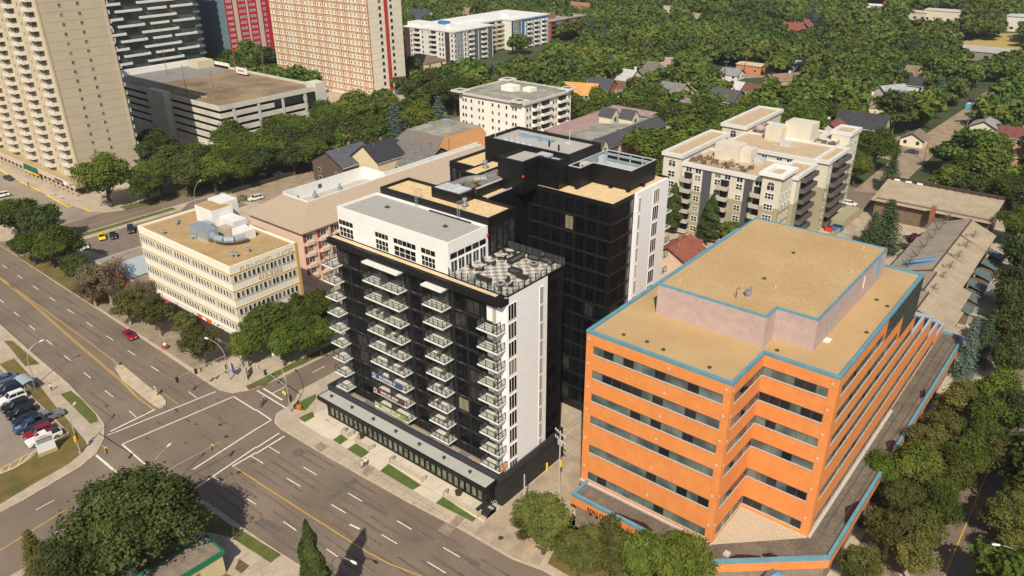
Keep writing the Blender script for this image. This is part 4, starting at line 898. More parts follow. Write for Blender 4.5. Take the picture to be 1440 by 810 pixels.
for pts in ([(244, 300), (330, 335), (400, 360), (450, 400), (440, 415), (360, 385), (290, 350)], [(850, 545), (900, 528), (960, 530), (1025, 538), (1015, 560), (960, 572), (860, 578)], [(1025, 528), (1070, 520), (1118, 538), (1080, 550), (1040, 548)]):
    f = cr(800, 640, 3.789); b = MB(); b.face([(*G(*f(x, y), ZP+.012), ZP+.012) for x, y in pts]); 
    if b.f: b.build('water_puddle', mat('roof_puddle', (.022, .010, .010), .15, var=.3, scale=.8), O)
for pts in ([(497, 245), (515, 235), (540, 238), (520, 290), (500, 280)], [(325, 520), (385, 490), (370, 555), (322, 592)], [(640, 60), (640, 30), (665, 20), (662, 55)]):
    b = MB(); b.face([(*G(*zF(x, y), ZP+.012), ZP+.012) for x, y in pts]); b.build('water_puddle', mat('roof_puddle', (0, 0, 0)), O)
q = G(1022, 780, ZP); b = MB(); b.box(q[0]-.4, q[0]+.4, q[1]-.4, q[1]+.4, ZP, ZP+.35); b.build('roof_hatch', sill, O)
b = MB()
for i in range(3): b.box(PXR[0]-4.2+i*1.35, PXR[0]-4.2+i*1.35+.1, 92, 160, ZP+.004, ZP+.05)
b.build('roof_seam', mat('podium_seam', (.07, .06, .05), .9), O)
# dark red channel letters on the podium front (too small to read in the photo)
b = MB(); fy = py0-.16; f = cr(800, 690, 13.5)
lx0 = FY(*f(350, 320), fy)[0]; lx1 = FY(*f(820, 560), fy)[0]; L = lx1-lx0; r2 = random.Random(4); x = lx0
while x < lx1-.4:
    w_ = .26; h_ = r2.choice([.62, .62, .8]); z0 = ZP-1.25
    b.box(x, x+.07, fy, fy+.1, z0, z0+h_); 
    if r2.random() < .7: b.box(x+.07, x+w_, fy, fy+.1, z0+h_-.09, z0+h_)
    if r2.random() < .6: b.box(x+.07, x+w_, fy, fy+.1, z0+h_*.45, z0+h_*.45+.08)
    if r2.random() < .5: b.box(x+w_-.07, x+w_, fy, fy+.1, z0, z0+h_*.6)
    x += w_+.16
for k in range(4): b.box(lx0+.4+k*L/4, lx0+.75+k*L/4, fy, fy+.1, ZP-1.75, ZP-1.25)
b.build('sign_lettering', mat('dark_red_letters', (.09, .012, .015), .6), O)
# blue glass entrance pyramid
q = G(1100, 800, 5.5); b = MB(); c0 = (q[0], q[1]-1.5); s_ = 1.7
cs = [(c0[0]-s_, c0[1]-s_, 4.6), (c0[0]+s_, c0[1]-s_, 4.6), (c0[0]+s_, c0[1]+s_, 4.6), (c0[0]-s_, c0[1]+s_, 4.6)]; ap = (c0[0], c0[1], 6.2)
for a, c_ in zip(cs, cs[1:]+cs[:1]): b.face([a, c_, ap])
t = b.build('entrance_roof', mat('blue_canopy', (.10, .26, .42), .3, var=.2, scale=2), O)
b = MB()
for c_ in cs: b.tube((c_[0], c_[1], .1), c_, .08, n=6)
b.build('canopy_post', steel, O)
# ================================================================== the other large buildings
wg = glass('window_glass'); wgl = glass('window_glass_light', (.09, .10, .10), .15); frm = mat('window_frame', (.66, .64, .60), .6); frd = mat('window_frame_dark', (.05, .045, .045), .6)
cream = mat('cream_panel_wall', (.80, .75, .62), .8, var=.05, scale=.5)
# ---- furnished suites block
F = thing('apartment_hotel', 'cream five storey block with ochre bands and a gravel roof behind the avenue trees', 'apartment building', (-152, 83, 0))
fx0, fx1, fy0, fy1, fh = -170.4, -134.1, 74.6, 90.8, 20.0
ribc = wave_mat('cream_ribs', (.80, .765, .67), (.64, .60, .50), 1.6, 'D', .75, .18, .04)
ochre = mat('ochre_band', (.50, .34, .11), .7, var=.1, scale=1)
fpl = [(fx0, fy0), (fx1, fy0), (fx1, fy1), (fx1-7.2, fy1), (fx1-7.2, fy1-7.5), (fx1-14, fy1-7.5), (fx1-14, fy1), (fx0, fy1)]
b = MB(); b.prism([(fx0, fy0), (fx1, fy0), (fx1, fy1), (fx0, fy1)], .1, fh-.6, 0, bottom=False); b.build('wall', ribc, F)
b = MB(); b.rim([(fx0, fy0), (fx1, fy0), (fx1, fy1), (fx0, fy1)], .3, fh-.6, fh); b.build('parapet', cream, F)
b = MB(); b.face([(fx0+.2, fy0+.2, fh-.45), (fx1-.2, fy0+.2, fh-.45), (fx1-.2, fy1-.2, fh-.45), (fx0+.2, fy1-.2, fh-.45)]); b.build('roof', mat('suite_gravel', (.35, .235, .11), .95, col2=(.43, .30, .15), scale=.3, fine=.22, fscale=5, detail=5), F)
for k in range(4):
    z = 16.35-3.72*k
    b = MB(); b.box(fx0-.12, fx1+.12, fy0-.12, fy0, z+1.75, z+1.95); b.box(fx1, fx1+.12, fy0-.1, fy1, z+1.75, z+1.95); b.build('band', ochre, F)
    b = MB(); b.box(fx0-.03, fx1+.03, fy0-.05, fy0, z-.3, z+1.7); b.box(fx1, fx1+.05, fy0, fy1, z-.3, z+1.7); b.build('window_band', mat('band_brown', (.60, .54, .40), .7), F)
    lst = [(x+g*7.2, x+g*7.2+.72, z, z+1.5) for g in range(5) for x in np.arange(fx0+.5, fx0+6.9, 1.08)]
    rects(F, 'window', '-Y', fy0-.05, lst, [wg, frm], frame=.08, sub=False)
    lst = [(y, y+.78, z, z+1.5) for y in list(np.arange(fy0+.5, fy0+9.2, 1.08))+list(np.arange(fy0+10, fy1-.9, 1.08))]
    rects(F, 'side_window', '+X', fx1+.05, lst, [wg, frm], frame=.08)
b = MB(); b.box(fx1, fx1+.3, fy1-.6, fy1+.1, .1, fh); b.build('pilaster', ochre, F)
b = MB(); b.box(fx0-.3, fx1-.5, fy0-.02, fy0-.01, .1, 3.6); b.build('ground_floor', mat('dark_shop', (.05, .04, .035), .5, var=.4, scale=.6), F)
b = MB(); b.box(fx0-.1, fx1+.1, fy0-.3, fy0-.03, 3.6, 4.7); b.build('fascia', mat('white_fascia', (.72, .70, .62), .7), F)
for txt, z, sz_, cm, y in (('FURNISHED  SUITES', 18.75, 1.5, (.66, .57, .42), 83.2), ('415-8282', 15.35, 1.55, (.60, .42, .34), 83.5)):
    tb = text_mb(txt, sz_, .03); b = MB(); b.merge(tb, lambda p: (fx1+.06+(-.02 if p[2] < 0 else .02)+.04, y+p[0], z+p[1])); b.build('wall_lettering', mat('lettering_%d' % int(z), cm, .7), F)
kk = 65/68
b = MB(); b.box(-163.0, -156.1, 85.0, 90.3, fh-.45, fh+3.6, 0); b.box(-164, -158.5, 89.0, 93.2, fh-1, fh+3.9, 0); b.build('lift_housing', mat('white_block', (.70, .70, .68), .7, var=.05, scale=.5), F)
b = MB(); b.face([(-162.8, 85.2, fh+3.61), (-156.3, 85.2, fh+3.61), (-156.3, 90.1, fh+3.61), (-162.8, 90.1, fh+3.61)]); b.build('lift_roof', mat('suite_gravel', (0, 0, 0)), F)
b = MB(); b.box(-156.0, -150.5, 86.6, 89.9, fh-.45, fh+1.9, 0); b.box(-148.5, -144.5, 84.8, 88.0, fh-.45, fh+1.5, 0); b.build('plant_box', mat('white_block', (0, 0, 0)), F)
dm = mat('duct_blue', (.33, .38, .42), .45, var=.12, scale=1.5, metal=.3)
b = MB(); b.box(-155.5, -148.5, 79.0, 81.6, fh+.7, fh+2.6, 0); b.box(-154.8, -149.2, 79.2, 81.4, fh-.45, fh+.7, 1)
pts = [(-148.6, 80.3, fh+1.4), (-146.8, 79.9, fh+1.3), (-144.9, 80.6, fh+1.2), (-143.6, 82.2, fh+1.1), (-143.0, 84.4, fh+1.1)]
for p, q in zip(pts, pts[1:]): b.tube(p, q, .75, n=10, m=0)
b.box(-158, -154.5, 82.6, 84.4, fh-.4, fh+1.4, 0); b.box(-152, -149, 83.5, 85.6, fh-.4, fh+1.5, 1)
b.build('duct', [dm, mat('duct_tan', (.45, .38, .28), .7)], F)
for px, py in ((248, 314), (249, 311), (229, 327), (278, 303), (270, 334), (275, 334), (326, 359), (332, 359), (349, 352), (296, 282)):
    q = G(px, py, fh); b = MB(); b.tube((q[0], q[1], fh-.45), (q[0], q[1], fh+.25), .3, n=8); b.tube((q[0], q[1], fh+.25), (q[0], q[1], fh+.6), .5, .4, 8); b.build('roof_vent', steel, F)
b = MB(); b.box(-166, -161.5, 70.2, 74.5, 3.4, 3.7, 0); b.tube((-165.8, 70.4, .1), (-165.8, 70.4, 3.4), .12, n=8, m=1); b.tube((-161.8, 70.4, .1), (-161.8, 70.4, 3.4), .12, n=8, m=1); b.build('entrance_canopy', [mat('red_canopy', (.24, .06, .05), .7), frm], F)
q = FY(290, 462, fy0-.4); b = MB(); b.box(q[0]-2.6, q[0]+2.8, fy0-.45, fy0-.3, 3.6, 4.5, 0); b.box(q[0]-.6, q[0]+.9, fy0-.5, fy0-.45, 3.75, 4.35, 1); b.build('shop_sign', [mat('orange_sign', (.60, .12, .02), .6), whp], F)
# ---- small red restaurant with a metal roof
Q = thing('restaurant', 'low red building with a pale blue metal gable roof beside the cream block', 'restaurant', (-184, 80, 0))
b = MB(); b.box(-196, -171.5, 73.5, 85.5, .1, 4.2, 0); b.build('wall', mat('brick_tan', (.34, .25, .19), .85, var=.15, scale=1), Q)
b = MB(); b.face([(-195.9, 73.6, 4.22), (-171.6, 73.6, 4.22), (-171.6, 85.4, 4.22), (-195.9, 85.4, 4.22)]); b.rim([(-196.1, 73.4), (-171.4, 73.4), (-171.4, 85.6), (-196.1, 85.6)], .3, 4.2, 4.6, 1); b.build('roof', [mat('low_roof', (.26, .21, .17), .9, var=.2, scale=.6), mat('grey_coping', (.4, .38, .36), .7)], Q)
b = MB(); 
for s in (-1, 1):
    f_ = [(-183.5+s*4.6, 73.2, 4.5), (-183.5, 73.2, 7.4), (-183.5, 86.5, 7.4), (-183.5+s*4.6, 86.5, 4.5)]; b.face(f_ if s < 0 else f_[::-1], 0)
b.build('metal_roof', wave_mat('blue_metal_roof', (.34, .40, .45), (.24, .29, .34), 1.3, 'Y', .4, .12, .06), Q)
b = MB(); b.face([(-188.1, 73.3, 4.2), (-178.9, 73.3, 4.2), (-183.5, 73.3, 7.3)]); b.face([(-188.1, 73.35, 4.2), (-183.5, 73.35, 7.3), (-178.9, 73.35, 4.2)]); b.box(-188.1, -178.9, 73.25, 73.4, 1.0, 4.2); b.build('gable', mat('crimson', (.45, .02, .04), .6), Q)
rects(Q, 'window', '-Y', 73.24, [(x, x+1.2, 1.6, 3.4) for x in (-187, -184.7, -182.3)], [wg, frd], frame=.1)
b = MB(); b.box(-178.5, -171.6, 73.1, 73.4, 1.5, 3.9); b.build('red_panel', mat('red_mural', (.36, .05, .05), .7, col2=(.45, .3, .26), scale=1.5), Q)
# ---- pink hotel
K = thing('pink_hotel', 'salmon pink hotel with a hipped tan shingle roof and a white roof well', 'hotel', (-160, 120, 0))
pk_ = mat('salmon_wall', (.68, .49, .385), .85, var=.05, scale=.4); shin = wave_mat('tan_shingles', (.42, .335, .245), (.38, .30, .215), 9, 'Z', .95, .3, .12)
shin2 = wave_mat('tan_shingle_slope', (.43, .34, .25), (.36, .285, .205), 1.0, 'X', .95, .2, .14)
kx0, kx1, ky0, ky1 = -173.2, -149.6, 103.2, 180
b = MB(); b.box(kx0+1, kx1-.9, ky0+.9, 140, .1, 14, 0); b.box(-164, kx1-.9, 140, ky1, .1, 14, 0); b.build('wall', pk_, K)
b = MB(); zr_ = 17; wx0, wx1, wy0 = -170, -159.6, 113.4
b.face([(kx0, ky0, 14), (kx1, ky0, 14), (wx1, wy0, zr_), (wx0, wy0, zr_)], 0)
b.face([(kx1, ky0, 14), (kx1, ky1, 14), (wx1, ky1, zr_), (wx1, wy0, zr_)], 1)
b.face([(kx0, 141, 14), (kx0, ky0, 14), (wx0, wy0, zr_), (wx0, 141, zr_)], 1)
b.face([(kx0, ky0, 13.8), (kx1, ky0, 13.8), (kx1, ky0, 14), (kx0, ky0, 14)], 0); b.face([(kx1, ky0, 13.8), (kx1, ky1, 13.8), (kx1, ky1, 14), (kx1, ky0, 14)], 0)
b.build('roof', [shin, shin2], K)
b = MB(); b.box(wx0-.3, wx0, wy0, 141, 13, 17.5, 0); b.box(wx0, -161.2, 140.8, 141.1, 13, 17.5, 0); b.box(-161.5, -161.2, 141.1, ky1, 13, 17.5, 0); b.box(wx0, wx1, wy0-.25, wy0, 13, 17.2, 0); b.box(wx1-.25, wx1, wy0, ky1, 13, 17.2, 0)
b.build('well_wall', mat('white_wall', (.74, .74, .72), .7, var=.04, scale=.4), K)
b = MB(); b.face([(wx0, wy0, 14.05), (wx1, wy0, 14.05), (wx1, 140.9, 14.05), (wx0, 140.9, 14.05)]); b.face([(-161.2, 140.9, 14.05), (wx1, 140.9, 14.05), (wx1, ky1, 14.05), (-161.2, ky1, 14.05)]); b.build('well_floor', mat('roof_membrane', (0, 0, 0)), K)
for y, x in ((124.5, wx0), (150, -161.2), (157, -161.2), (168, -161.2)):
    b = MB(); b.box(x+.0, x+.06, y, y+1.2, 15.4, 16.5); b.build('vent_grille', mat('grille_dark', (.07, .08, .09), .6), K)
for y, x in ((121, -167), (129, -166.5), (116, -167.5), (152.5, -160.6), (160, -160.6)):
    b = MB(); b.box(x-.5, x+.5, y-.5, y+.5, 14.6, 15.5); b.tube((x, y, 15.5), (x, y, 16.3), .3, n=8); b.build('roof_fan', steel, K)
rects(K, 'window', '+X', kx1-.9, [(y, y+1.7, 11.4-2.95*k, 13.0-2.95*k) for k in range(4) for y in (105.0, 109.2, 113.4, 117.6, 121.8)], [wg, frm], frame=.1, mull=1, sub=True)
b = MB()
for k in range(4):
    for y in (105.0, 109.2, 113.4, 117.6, 121.8): b.box(kx1-.9, kx1-.75, y-1.0, y-.15, 11.3-2.95*k, 13.1-2.95*k, 0); b.box(kx1-.9, kx1-.35, y-.3, y+2.0, 11.1-2.95*k-.9, 11.1-2.95*k, 1)
b.build('shutter', [mat('red_shutter', (.22, .045, .04), .7), pk_], K)
b = MB(); b.box(-152, -149.9, 111.5, 112, .1, 13.8); b.box(-152, -149.9, 116, 116.5, .1, 13.8); b.build('pier', mat('grey_pier', (.42, .38, .36), .8), K)
# ---- tan high-rise at the left
Lt = thing('tan_high_rise', 'tall sand coloured concrete high-rise with stacked white balconies at the left edge', 'apartment building', (-300, 112, 0))
tan = mat('tan_concrete', (.50, .425, .31), .9, var=.05, scale=.15, fine=.09, fscale=5); tanl = mat('tan_light', (.55, .45, .31), .9, var=.05, scale=.4)
b = MB(); b.box(-350, -266, 102, 122, .1, 74, 0); b.build('wall', tan, Lt)
b = MB(); b.box(-266.6, -265.85, 101.7, 102.3, 4, 74); b.box(-266.6, -265.9, 121.6, 122.4, 4, 74); b.build('corner_trim', tanl, Lt)
b = MB()
for k in range(25): b.box(-266, -265.97, 102.3, 121.6, 7.6+2.84*k, 7.66+2.84*k)
b.build('joint', mat('tan_joint', (.36, .28, .18), .9), Lt)
for y0 in (107.9, 113.4): rects(Lt, 'pair_window', '+X', -266, [(y0, y0+1.0, 8.9+2.84*k, 10.1+2.84*k) for k in range(23)], [wg, tanl], frame=.1, mull=1)
un = 14.75
for u in range(6):
    xb = -268.6-un*u
    b = MB(); b.box(xb-9.8, xb-4.6, 101.0, 102, 4, 74); b.build('bay', tan, Lt)
    rects(Lt, 'window', '-Y', 101.0, [(xb-9.3+w_, xb-8.3+w_, 6.2+2.84*k, 7.4+2.84*k) for k in range(24) for w_ in (0, 3.0)], [wg, tanl], frame=.16)
    for k in range(24):
        z = 5.4+2.84*k
        if z > 62 and u > 0: pass
        b = MB(); b.box(xb-4.4, xb, 100.2, 102, z-.2, z, 0); b.box(xb-4.4, xb, 100.1, 100.2, z-.15, z+1.0, 0); b.box(xb-4.4, xb-4.3, 100.2, 102, z, z+1.0, 0); b.box(xb-.1, xb, 100.2, 102, z, z+1.0, 0); 
        b.box(xb-3.9, xb-.5, 101.93, 101.99, z+.1, z+2.2, 1)
        n0 = NCNT.get(('lt', 'balc'), 0)
        if k*6+u < 200 and n0 < 100 and k < 20: b.build('balcony', [mat('balcony_white', (.66, .62, .54), .8), wg], Lt); NCNT[('lt', 'balc')] = n0+1
        else:
            if 'ltb' not in KIDS: KIDS['ltb'] = MB()
            KIDS['ltb'].merge(b)
o = KIDS.pop('ltb').build('balcony', [mat('balcony_white', (0, 0, 0)), wg], Lt); o['kind'] = 'stuff'
b = MB()
for k in range(24): b.box(-268.5, -266.3, 122, 123.4, 5.4+2.84*k, 6.6+2.84*k)
b.build('rear_balconies', mat('balcony_white', (0, 0, 0)), Lt)
b = MB(); b.box(-350, -261.8, 98.2, 104, 2.9, 4.0, 0); b.build('podium_roof', mat('podium_tan', (.40, .32, .20), .9, col2=(.33, .27, .12), scale=.3), Lt)
b = MB(); b.box(-350, -261.6, 97.8, 98.2, 2.9, 4.3); b.build('podium_fascia', mat('pink_fascia', (.52, .42, .34), .85), Lt)
b = MB(); b.box(-350, -262.5, 101.5, 102, .1, 2.9); b.build('shop_front', mat('dark_shop', (0, 0, 0)), Lt)
for x in np.arange(-349, -261, 3.3):
    b = MB(); b.box(x, x+.35, 97.85, 98.2, .1, 2.9); b.build('column', tanl, Lt)
b = MB(); b.box(-299.5, -289, 97.4, 97.8, 2.5, 4.4, 0); b.box(-299.5, -289, 97.35, 97.8, 2.0, 2.5, 1); b.build('shop_awning', [mat('green_awning', (.01, .10, .05), .7), yellowb], Lt)
b = MB()
for k in range(10): b.box(-276.0+k*.62, -275.6+k*.62, 97.7, 97.8, 3.2, 3.9)
b.box(-269.2, -267.2, 97.68, 97.8, 3.0, 4.0, 1); b.build('shop_sign', [mat('sign_purple', (.07, .04, .09), .7), whp], Lt)
# ---- car park
Pk = thing('parking_garage', 'concrete parking garage with open decks and a stained roof deck', 'parking garage', (-310, 180, 0))
pc = mat('garage_concrete', (.56, .53, .46), .85, var=.12, scale=.25, fine=.05); pdk = mat('garage_shade', (.012, .012, .013), .9)
px0_, px1_, py0_, py1_ = -362, -270.5, 158, 206
b = MB(); b.box(px0_+1.5, px1_-1.5, py0_+1.5, py1_-1.5, .1, 16.0, 0); b.build('interior', pdk, Pk)  # solid near-black block: the shade inside the decks is put into its colour
for k, (z0, z1) in enumerate(((15.3, 17.1), (12.4, 14.2), (9.5, 11.3), (6.5, 8.4), (3.5, 5.5), (.1, 2.5))):
    b = MB(); b.rim([(px0_, py0_), (px1_, py0_), (px1_, py1_), (px0_, py1_)], .35, z0, z1 if k else 16.1, 0); 
    b.build('deck', pc, Pk)
b = MB(); b.rim([(px0_, py0_), (px1_, py0_), (px1_, py1_), (px0_, py1_)], .4, 16.1, 17.1); b.build('parapet', pc, Pk)
b = MB(); b.face([(px0_+.3, py0_+.3, 16.12), (px1_-.3, py0_+.3, 16.12), (px1_-.3, py1_-.3, 16.12), (px0_+.3, py1_-.3, 16.12)]); b.build('roof_deck', mat('stained_deck', (.135, .09, .06), .95, col2=(.33, .25, .15), scale=.055, fine=.12, fscale=1, detail=7), Pk)
b = MB(); b.face([(-361.5, 158.4, 16.14), (-348, 158.4, 16.14), (-334, 168, 16.14), (-330, 196, 16.14), (-335, 202, 16.14), (-352, 205.5, 16.14), (-361.5, 205.5, 16.14)]); b.build('grey_deck', mat('grey_patch', (.23, .22, .21), .9, var=.1, scale=.2), Pk)
b = MB()
for y in (163.3, 174.3, 185.4, 196.4, 206): b.box(px1_+.01, px1_+.12, y, y+1.3, .1, 15.1)
b.build('pier', mat('pale_pier', (.50, .50, .48), .8), Pk)
b = MB(); b.box(px1_+.02, px1_+.1, 182, 196, 12.4, 15.0, 0); b.box(px1_+.02, px1_+.1, 198, 205, 9.2, 15.0, 0); b.build('open_bay_shade', pdk, Pk)  # near-black panels laid on the wall, painted as the shade of open bays
b = MB(); b.box(-319, -306, 155.6, 158.5, .1, 18, 0); b.build('stair_tower', pc, Pk)
b = MB(); b.box(px1_-6, px1_+.3, 202.3, 207.6, .1, 18.4, 0); b.build('stair_tower', pc, Pk)
b = MB(); b.box(px0_, px0_+1.5, 160, 206, 16.1, 18.6, 0); b.box(-362, -338, 205.6, 206.4, 16.1, 18.4); b.build('white_screen', whp, Pk)
b = MB(); b.box(-357, -349, 197, 205, 16.1, 19.5, 0); b.build('roof_shed', mat('cream_shed', (.55, .50, .34), .8), Pk)
b = MB(); b.box(-323, -315, 200, 200.4, 17.0, 19.6); b.box(-321.6, -316.6, 199.94, 200, 17.9, 18.7, 1); b.build('roof_sign', [whp, mat('faded_red', (.50, .22, .2), .8)], Pk)
for x, y in ((-288.8, 167.6), (-307.9, 166.7), (-346.4, 180), (-324.6, 200.9), (-311.5, 206.6)):
    b = MB(); b.tube((x, y, 16.1), (x, y, 26.5), .16, .1, 6); b.box(x-.5, x+.5, y-.15, y+.15, 26.4, 26.7); b.build('lamp_post', mat('rusty_post', (.30, .13, .06), .8), Pk)
b = MB(); r_ = random.Random(3)
for k in range(26): x = -306+k*.55+r_.uniform(-.3, .3); y = 166.5+r_.uniform(-.6, .6)-.05*k; b.box(x, x+.5, y, y+.4, 16.13, 16.5)
b.build('parking_kerb', mat('pale_rubble', (.48, .40, .26), .9), Pk)
# ---- glass tower with long balconies
Gt = thing('glass_tower', 'dark glass tower with staggered long white balconies behind the parking garage', 'apartment building', (-430, 210, 0))
b = MB(); b.box(-470, -400, 180, 231, 0, 60, 0); b.build('curtain_wall', mat('tower_glass', (.02, .035, .04), .12, col2=(.07, .11, .115), scale=.22, spec=.6, detail=3), Gt)
b = MB()
for y in np.arange(180, 231, 1.45): b.box(-400, -399.93, y-.04, y+.04, 0, 60)
for k in range(17): b.box(-400, -399.9, 180, 231, 3.0+3.45*k, 3.5+3.45*k)
b.build('mullions', mat('tower_mullion', (.02, .022, .025), .5), Gt)
bal = mat('pale_balcony', (.66, .69, .68), .5, var=.08, scale=1)
for k in range(10):
    z = 3.7+6.95*k
    for y0, y1, dz in ((181.5, 190.3, 3.45), (187.5, 200.5, 0), (199, 218, 3.3), (204, 213.3, 0), (216, 227.6, 0), (180, 184, 0.3)):
        b = MB(); b.box(-400, -397.9, y0, y1, z+dz-.25, z+dz+.05, 0); b.box(-398.0, -397.9, y0, y1, z+dz, z+dz+.95, 0); b.box(-400, -397.95, y0, y0+.1, z+dz, z+dz+.9, 0); b.box(-400, -397.95, y1-.1, y1, z+dz, z+dz+.9, 0); b.build('balcony', bal, Gt)
for k in range(17):
    b = MB(); b.box(-400, -399.0, 228, 231.4, 3.2+3.45*k, 4.3+3.45*k); b.build('corner_balcony', mat('slate_panel', (.11, .14, .17), .5), Gt)
# ---- red and blue tower
Rb = thing('red_tower', 'crimson tower with a slate blue end wall and pale vertical stripes', 'apartment building', (-420, 265, 0))
b = MB(); b.box(-440, -405, 250, 292, 0, 60, 0); b.build('wall', mat('crimson_wall', (.46, .012, .03), .8, var=.08, scale=.5), Rb)
b = MB(); b.box(-440, -405, 249.8, 250, 0, 60); b.build('blue_wall', mat('slate_blue', (.12, .19, .25), .8, var=.06, scale=.3), Rb)
b = MB(); b.box(-405, -404.8, 255.2, 257.4, 0, 60); b.box(-405, -404.8, 263.2, 264.2, 0, 60); b.box(-405, -404.7, 270.0, 272.6, 0, 60); b.build('stripe', mat('pale_stripe', (.55, .49, .42), .8), Rb)
rects(Rb, 'window', '+X', -405, [(y, y+w_, 4.4+2.95*k, 5.7+2.95*k) for k in range(15) for y, w_ in ((251.0, 1.5), (252.8, 1.4), (258.6, 1.5), (260.7, 1.6), (265.2, 1.6), (267.4, 1.4), (274, 1.5))], [wgl, frm], frame=.2, mull=1)
# ---- brick slab tower
Bt = thing('brick_slab_tower', 'cream and brick slab tower with small windows and a red stripe down its end wall', 'apartment building', (-330, 262, 0))
crm = mat('cream_end_wall', (.76, .68, .55), .85, var=.05, scale=.3)
b = MB(); b.box(-366, -291, 252, 273, 0, 66, 0); b.build('wall', crm, Bt)
b = MB(); b.box(-291, -290.85, 261.9, 264.1, 3, 66); b.build('red_stripe', mat('stripe_red', (.45, .035, .03), .8), Bt)
brk = mat('facade_brick', (.52, .33, .17), .9, var=.12, scale=.5)
nb = 14; bw = 75/nb
b = MB()
for k in range(21): b.box(-366, -291, 251.9, 252, 1.2+3.15*k, 2.3+3.15*k)
b.build('spandrel', brk, Bt)
b = MB()
for k in range(21): b.box(-366, -291, 251.7, 252, 2.3+3.15*k, 2.55+3.15*k)
b.build('slab_edge', mat('cream_slab', (.62, .50, .34), .85), Bt)
for i in range(nb+1):
    x = -366+bw*i; b = MB(); b.box(x-.17, x+.17, 251.65, 252, 0, 66); b.build('pier', mat('red_brick_pier', (.46, .17, .10), .85) if i % 3 else mat('cream_pier', (.60, .53, .42), .85), Bt)
rects(Bt, 'window', '-Y', 251.95, [(-366+bw*i+o_, -366+bw*i+o_+1.25, 2.75+3.15*k, 4.1+3.15*k) for i in range(nb) for o_ in (.75, 3.25) for k in range(15)], [wgl, frm], frame=.22)
rects(Bt, 'end_window', '+X', -291, [(y, y+1.4, 2.6+3.15*k, 4.2+3.15*k) for k in range(15) for y in (258.5, 265.5)], [wg, frd], frame=.12)
b = MB()
for k in range(21): b.box(-291, -290.97, 252, 273, 2.3+3.15*k, 2.38+3.15*k)
b.build('joint', mat('cream_joint', (.45, .36, .24), .9), Bt)
# ---- white and grey modern condominium
Mc = thing('modern_condominium', 'white and charcoal six storey condominium with a white roof and a blue trimmed bay', 'apartment building', (-340, 380, 0))
mw_ = mat('condo_white', (.66, .65, .62), .75, var=.05, scale=.4); mg = mat('condo_charcoal', (.10, .11, .125), .7); mbn = mat('condo_brown', (.055, .03, .025), .8); mb_ = mat('condo_blue', (.03, .16, .42), .6); mgl = mat('condo_slate', (.25, .29, .32), .7); myl = mat('condo_yellow', (.62, .55, .36), .8)
H6 = 18
def vol(par, x0, x1, y0, y1, z1, m, nm='wall', z0=.0): b = MB(); b.box(x0, x1, y0, y1, z0, z1, 0); b.build(nm, m, par)
vol(Mc, -362, -322, 341, 376, H6, mw_); vol(Mc, -362, -334, 376, 400, H6, mw_); vol(Mc, -362, -326, 400, 437, H6, mw_)
vol(Mc, -362.1, -359.8, 340.9, 342, H6-.3, mbn, 'brown_bay'); vol(Mc, -359.8, -357.5, 340.88, 342, H6-.3, mbn, 'brown_bay'); vol(Mc, -328.5, -325, 340.85, 342, H6-.3, mbn, 'brown_bay')
for y0, y1, m in ((343, 349, mgl), (359, 362, mg), (363, 370, mg), (371.5, 375, mg)): vol(Mc, -323, -321.8, y0, y1, H6-.2, m, 'grey_bay')
for y0, y1, m in ((400, 405, mgl), (405, 408, mg), (409, 411.5, mb_)): vol(Mc, -327, -325.8, y0, y1, H6+(.6 if m is mb_ else 0), m, 'grey_bay')
vol(Mc, -327, -325.5, 411.5, 437, H6+.6, mb_, 'blue_band', H6-.9)
b = MB(); b.prism([(-362.4, 340.6), (-321.4, 340.6), (-321.4, 376.4), (-333.6, 376.4), (-333.6, 399.6), (-325.4, 399.6), (-325.4, 437.4), (-362.4, 437.4)], H6, H6+.7, 0); b.build('roof', mat('white_roof', (.70, .70, .68), .7, var=.03, scale=.2), Mc)
for x0, x1, y0, y1 in ((-361, -350, 343, 352), (-350, -343, 361, 392), (-334, -331, 348, 352), (-340, -334, 405, 415)): vol(Mc, x0, x1, y0, y1, H6+3, mat('white_roof', (0, 0, 0)), 'penthouse', H6+.7)
vol(Mc, -350.3, -342.8, 358, 361, H6+2.6, mb_, 'blue_fascia', H6+.8)
fl = [1.2+2.85*k for k in range(6)]
rects(Mc, 'window', '-Y', 341, [(x, x+1.4, z, z+1.8) for z in fl for x in (-357, -355, -347.5, -342, -333.5, -331, -323.7)], [wg, frm], frame=.15)
rects(Mc, 'side_window', '+X', -322, [(y, y+1.5, z, z+1.8) for z in fl for y in (341.6, 350, 352.5, 356)]+[(y, y+1.3, z, z+1.8) for z in fl for y in (344, 346.5)], [wg, frm], out=.28, frame=.15)
rects(Mc, 'far_window', '+X', -325.8, [(y, y+1.5, z, z+1.8) for z in fl for y in (400.8, 403, 405.6, 413, 420, 427)]+[], [wg, frm], frame=.15)
def balcs(par, face, at, spans, zs, dep=1.8, m=mw_, glassm=None, nm='balcony'):
    for a0, a1 in spans:
        for z in zs:
            b = MB()
            def bb(u0, u1, d0, d1, w0, w1, mm):
                if face == '-Y': b.box(u0, u1, at-d1, at-d0, w0, w1, mm)
                else: b.box(at+d0, at+d1, u0, u1, w0, w1, mm)
            bb(a0, a1, 0, dep, z-.2, z, 0); bb(a0, a1, dep-.08, dep, z, z+1.0, 0); bb(a0, a0+.08, 0, dep-.08, z, z+1.0, 0); bb(a1-.08, a1, 0, dep-.08, z, z+1, 0); bb(a0+.3, a1-.3, .01, .06, z+.05, z+2.2, 1)
            b.build(nm, [m, wg], par)
